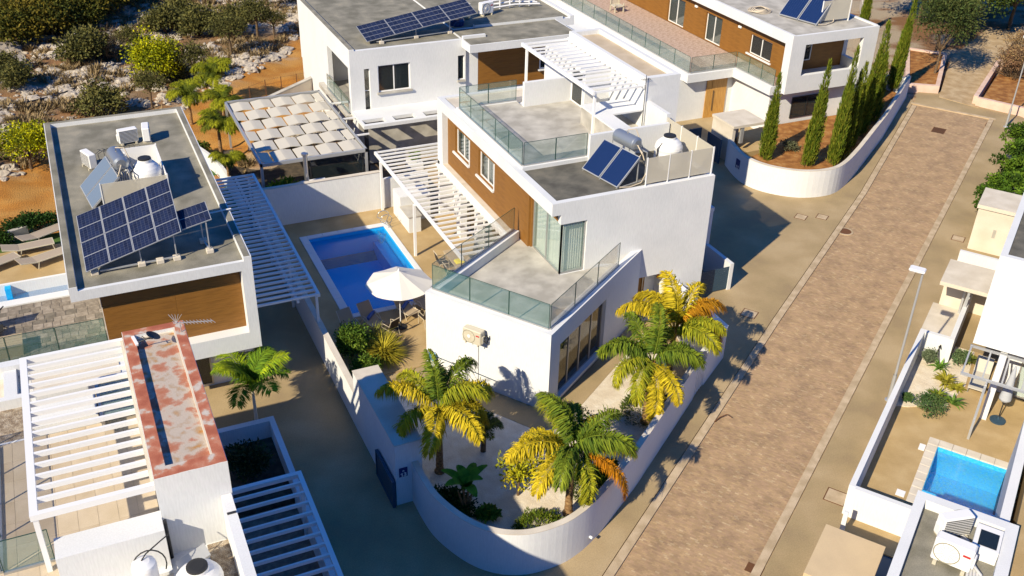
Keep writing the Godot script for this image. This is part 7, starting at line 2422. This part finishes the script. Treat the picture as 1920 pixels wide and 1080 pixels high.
	for i in 40:
		var a := r.randf() * TAU
		var d := Vector3(cos(a) * 0.7, r.randf_range(0.4, 1.1), sin(a) * 0.7).normalized()
		tuft.col = Color(Color(0.26, 0.19, 0.10) * r.randf_range(0.6, 1.2), 1.0)
		tuft.leaf(Vector3(r.randfn(), 0, r.randfn()) * 0.1, d, d.cross(UP).normalized(), r.randf_range(0.2, 0.45), 0.05)
	var mm2 := MultiMesh.new()
	mm2.transform_format = MultiMesh.TRANSFORM_3D
	mm2.mesh = tuft.mesh()
	var xs2 := []
	while xs2.size() < 3600:
		var x := r.randf_range(-14, 40)
		var z := r.randf_range(-106, -54)
		if hill_mask(x, z) < 0.8 or track_distance(Vector2(x, z)) < 4.6:
			continue
		if hill_noise.get_noise_2d(x * 9 + 700, z * 15) < r.randf_range(-0.2, 0.3):
			continue
		xs2.append(Transform3D(Basis(UP, r.randf() * TAU).scaled(Vector3.ONE * r.randf_range(0.6, 1.9)), Vector3(x, ground_y(x, z) - 0.03, z)))
	mm2.instance_count = xs2.size()
	for i in xs2.size():
		mm2.set_instance_transform(i, xs2[i])
	var mi2 := MultiMeshInstance3D.new()
	mi2.name = numbered("dry_scrub")
	mi2.multimesh = mm2
	mi2.material_override = M.leaf
	add_child(mi2)
	tag(mi2, "low dry brown scrub between the stones of the wild slope", "scrub", "", "stuff")


func _rock(r: RandomNumberGenerator, s: float) -> ArrayMesh:
	var f := FastNoiseLite.new()
	f.seed = r.randi() % 1000
	f.frequency = 0.9
	var b := b0()
	var rows := []
	for j in 7:
		var row := []
		for i in 10:
			var a := TAU * i / 10.0
			var e := PI * (j / 6.0 - 0.5)
			var d := Vector3(cos(a) * cos(e), sin(e), sin(a) * cos(e))
			row.append(d * Vector3(1.2, 0.75, 0.95) * s * (1.0 + 0.55 * f.get_noise_3dv(d * 1.5) + 0.2 * f.get_noise_3dv(d * 5.0)))
		rows.append(row)
	for j in 6:
		for i in 10:
			var k := (i + 1) % 10
			b.quad(rows[j][k], rows[j][i], rows[j + 1][i], rows[j + 1][k])
	return b.mesh()


# ------------------------------------------------------------------ planting at the head of the street
func far_right_planting() -> void:
	var pine := [Color(0.055, 0.08, 0.022), Color(0.085, 0.10, 0.03), Color(0.04, 0.06, 0.018)]
	var dark := [Color(0.03, 0.05, 0.012), Color(0.05, 0.075, 0.014), Color(0.10, 0.12, 0.016)]
	var dry := [Color(0.22, 0.14, 0.07), Color(0.16, 0.09, 0.05), Color(0.28, 0.19, 0.09)]
	# raised beds with pink rims
	var o := thing("planter", "raised bed with pinkish rim left of the dirt path at the head of the street", "planter", Vector3(57.3, 0, -51.5))
	part(o, "rim", b0().follow(v2([[55.1, -51.6], [57.1, -50.3], [63.5, -56.0], [61.5, -58.4], [55.1, -51.6]]), -0.3, -0.1, 0.55), M.pink_paint)
	part(o, "soil", b0().prism(poly([[55.5, -51.5], [57.0, -50.6], [63.1, -56.0], [61.4, -58.0]]), -0.1, 0.42), M.soil)
	o = thing("planter", "raised bed of orange soil with pinkish rim right of the dirt path", "planter", Vector3(60.5, 0, -46))
	part(o, "rim", b0().follow(v2([[58.0, -47.6], [59.6, -44.6], [62.2, -42.4], [70, -48], [66, -53], [58.0, -47.6]]), 0.3, -0.1, 0.6), M.pink_paint)
	part(o, "soil", b0().prism(poly([[58.4, -47.5], [59.8, -44.9], [62.2, -42.8], [69.5, -48], [66, -52.6]]), -0.1, 0.45), M.soil)
	struct("dirt_path", b0().prism(poly([[56.6, -49.7], [57.6, -47.0], [66.5, -54.0], [75, -59.0], [74, -61.5], [64.5, -56.4]]), -0.3, 0.03), M.path_dirt, "pale dirt path leading out of the head of the street", "path")
	tree("pine_tree", "tall loose pine with thin trunk left of the dirt path", Vector3(59.2, 0.3, -52.9), 7.0, Vector3(2.5, 3.1, 2.3), 80, 80, 0.24, pine, 201, "", 0.1, 0.3)
	tree("pine_tree", "second loose pine behind the tall one at the top right", Vector3(63.6, 0, -57.3), 6.5, Vector3(2.4, 2.6, 2.3), 64, 90, 0.22, pine, 202, "", 0.1, 0.3)
	var dt := tree("evergreen_tree", "dense dark evergreen at the top right beyond the dirt path", Vector3(70.5, 0, -60.5), 6.4, Vector3(3.6, 2.8, 3.3), 110, 110, 0.25, dark, 203, "", 0.16)
	var i := 0
	for q in [[75.5, -60.8, 1.0, 1.1, "dense dark evergreen in the top right corner"], [68.8, -64.5, 2.0, 1.1, "dark evergreen at the top edge above the pines"], [75.0, -66.5, 0.6, 1.2, "far evergreen at the top edge near the right corner"], [81.0, -63.5, 2.5, 1.2, "evergreen cut by the right edge at the top"]]:
		copy(dt, q[4], Transform3D(Basis(UP, q[2]).scaled(Vector3.ONE * q[3]), Vector3(q[0], 0, q[1])))
		i += 1
	var r := RandomNumberGenerator.new()
	r.seed = 33
	for q in [[64.2, -50.2, 2.0, "dry brown leafless shrub over the orange bed at the right edge"], [67.2, -52.2, 2.3, "larger dry brown shrub behind the one over the orange bed"]]:
		o = thing("dry_shrub", q[3], "shrub", Vector3(q[0], 0.3, q[1]))
		var b := b0()
		for k in 60:
			var a := r.randf() * TAU
			var e := r.randf_range(0.3, 1.4)
			var d := Vector3(cos(a) * cos(e), sin(e), sin(a) * cos(e))
			var l: float = q[2] * r.randf_range(0.6, 1.2)
			b.tube([Vector3.ZERO, d * l * 0.5 + Vector3(r.randfn(), 0, r.randfn()) * 0.1, d * l], 0.05, 0.008, 5)
			for m in 5:
				var p := d * l * r.randf_range(0.5, 1.0)
				b.tube([p, p + Vector3(r.randfn(), absf(r.randfn()), r.randfn()) * 0.35], 0.014, 0.004, 4)
		put(o, "branches", b.mesh(), M.bark, Transform3D())
		b = b0()
		leafy(b, Vector3(0, q[2] * 0.65, 0), Vector3(q[2], q[2] * 0.6, q[2]) * 0.85, 36, 50, 0.14, dry, r, 0.5)
		put(o, "foliage", b.mesh(), M.leaf, Transform3D())
	# clipped hedge along the right edge
	var hb := b0()
	var g := RandomNumberGenerator.new()
	g.seed = 55
	for k in 48:
		var c := Vector3(g.randf_range(17.0, 27.5), g.randf_range(0.4, 3.0), g.randf_range(-1.9, 0.2))
		leafy(hb, c, Vector3(0.75, 0.6, 0.75), 5, 90, 0.17, [Color(0.06, 0.12, 0.012), Color(0.10, 0.17, 0.016), Color(0.035, 0.07, 0.01)], g, 0.5)
	o = thing("hedge", "tall bright green hedge behind the beige utility box at the right edge", "hedge", Vector3(22, 0, 0), "", F6)
	part(o, "foliage", hb, M.leaf)
	part(o, "stem", F6box(), M.bark)
	o = thing("fence", "pale thin fence line on bare ground at the top, right of the upper right house", "fence", Vector3(58, 0, -62))
	part(o, "rail", b0().bar(Vector3(57.2, 0.5, -58.3), Vector3(67.5, 0.5, -70.5), 0.12, 1.0), M.cream)


func F6box() -> B:
	var b := b0()
	for i in 8:
		b.tube([Vector3(17.6 + i * 1.3, 0, -0.2), Vector3(17.6 + i * 1.3, 1.8, -0.1)], 0.05, 0.03, 6)
	return b
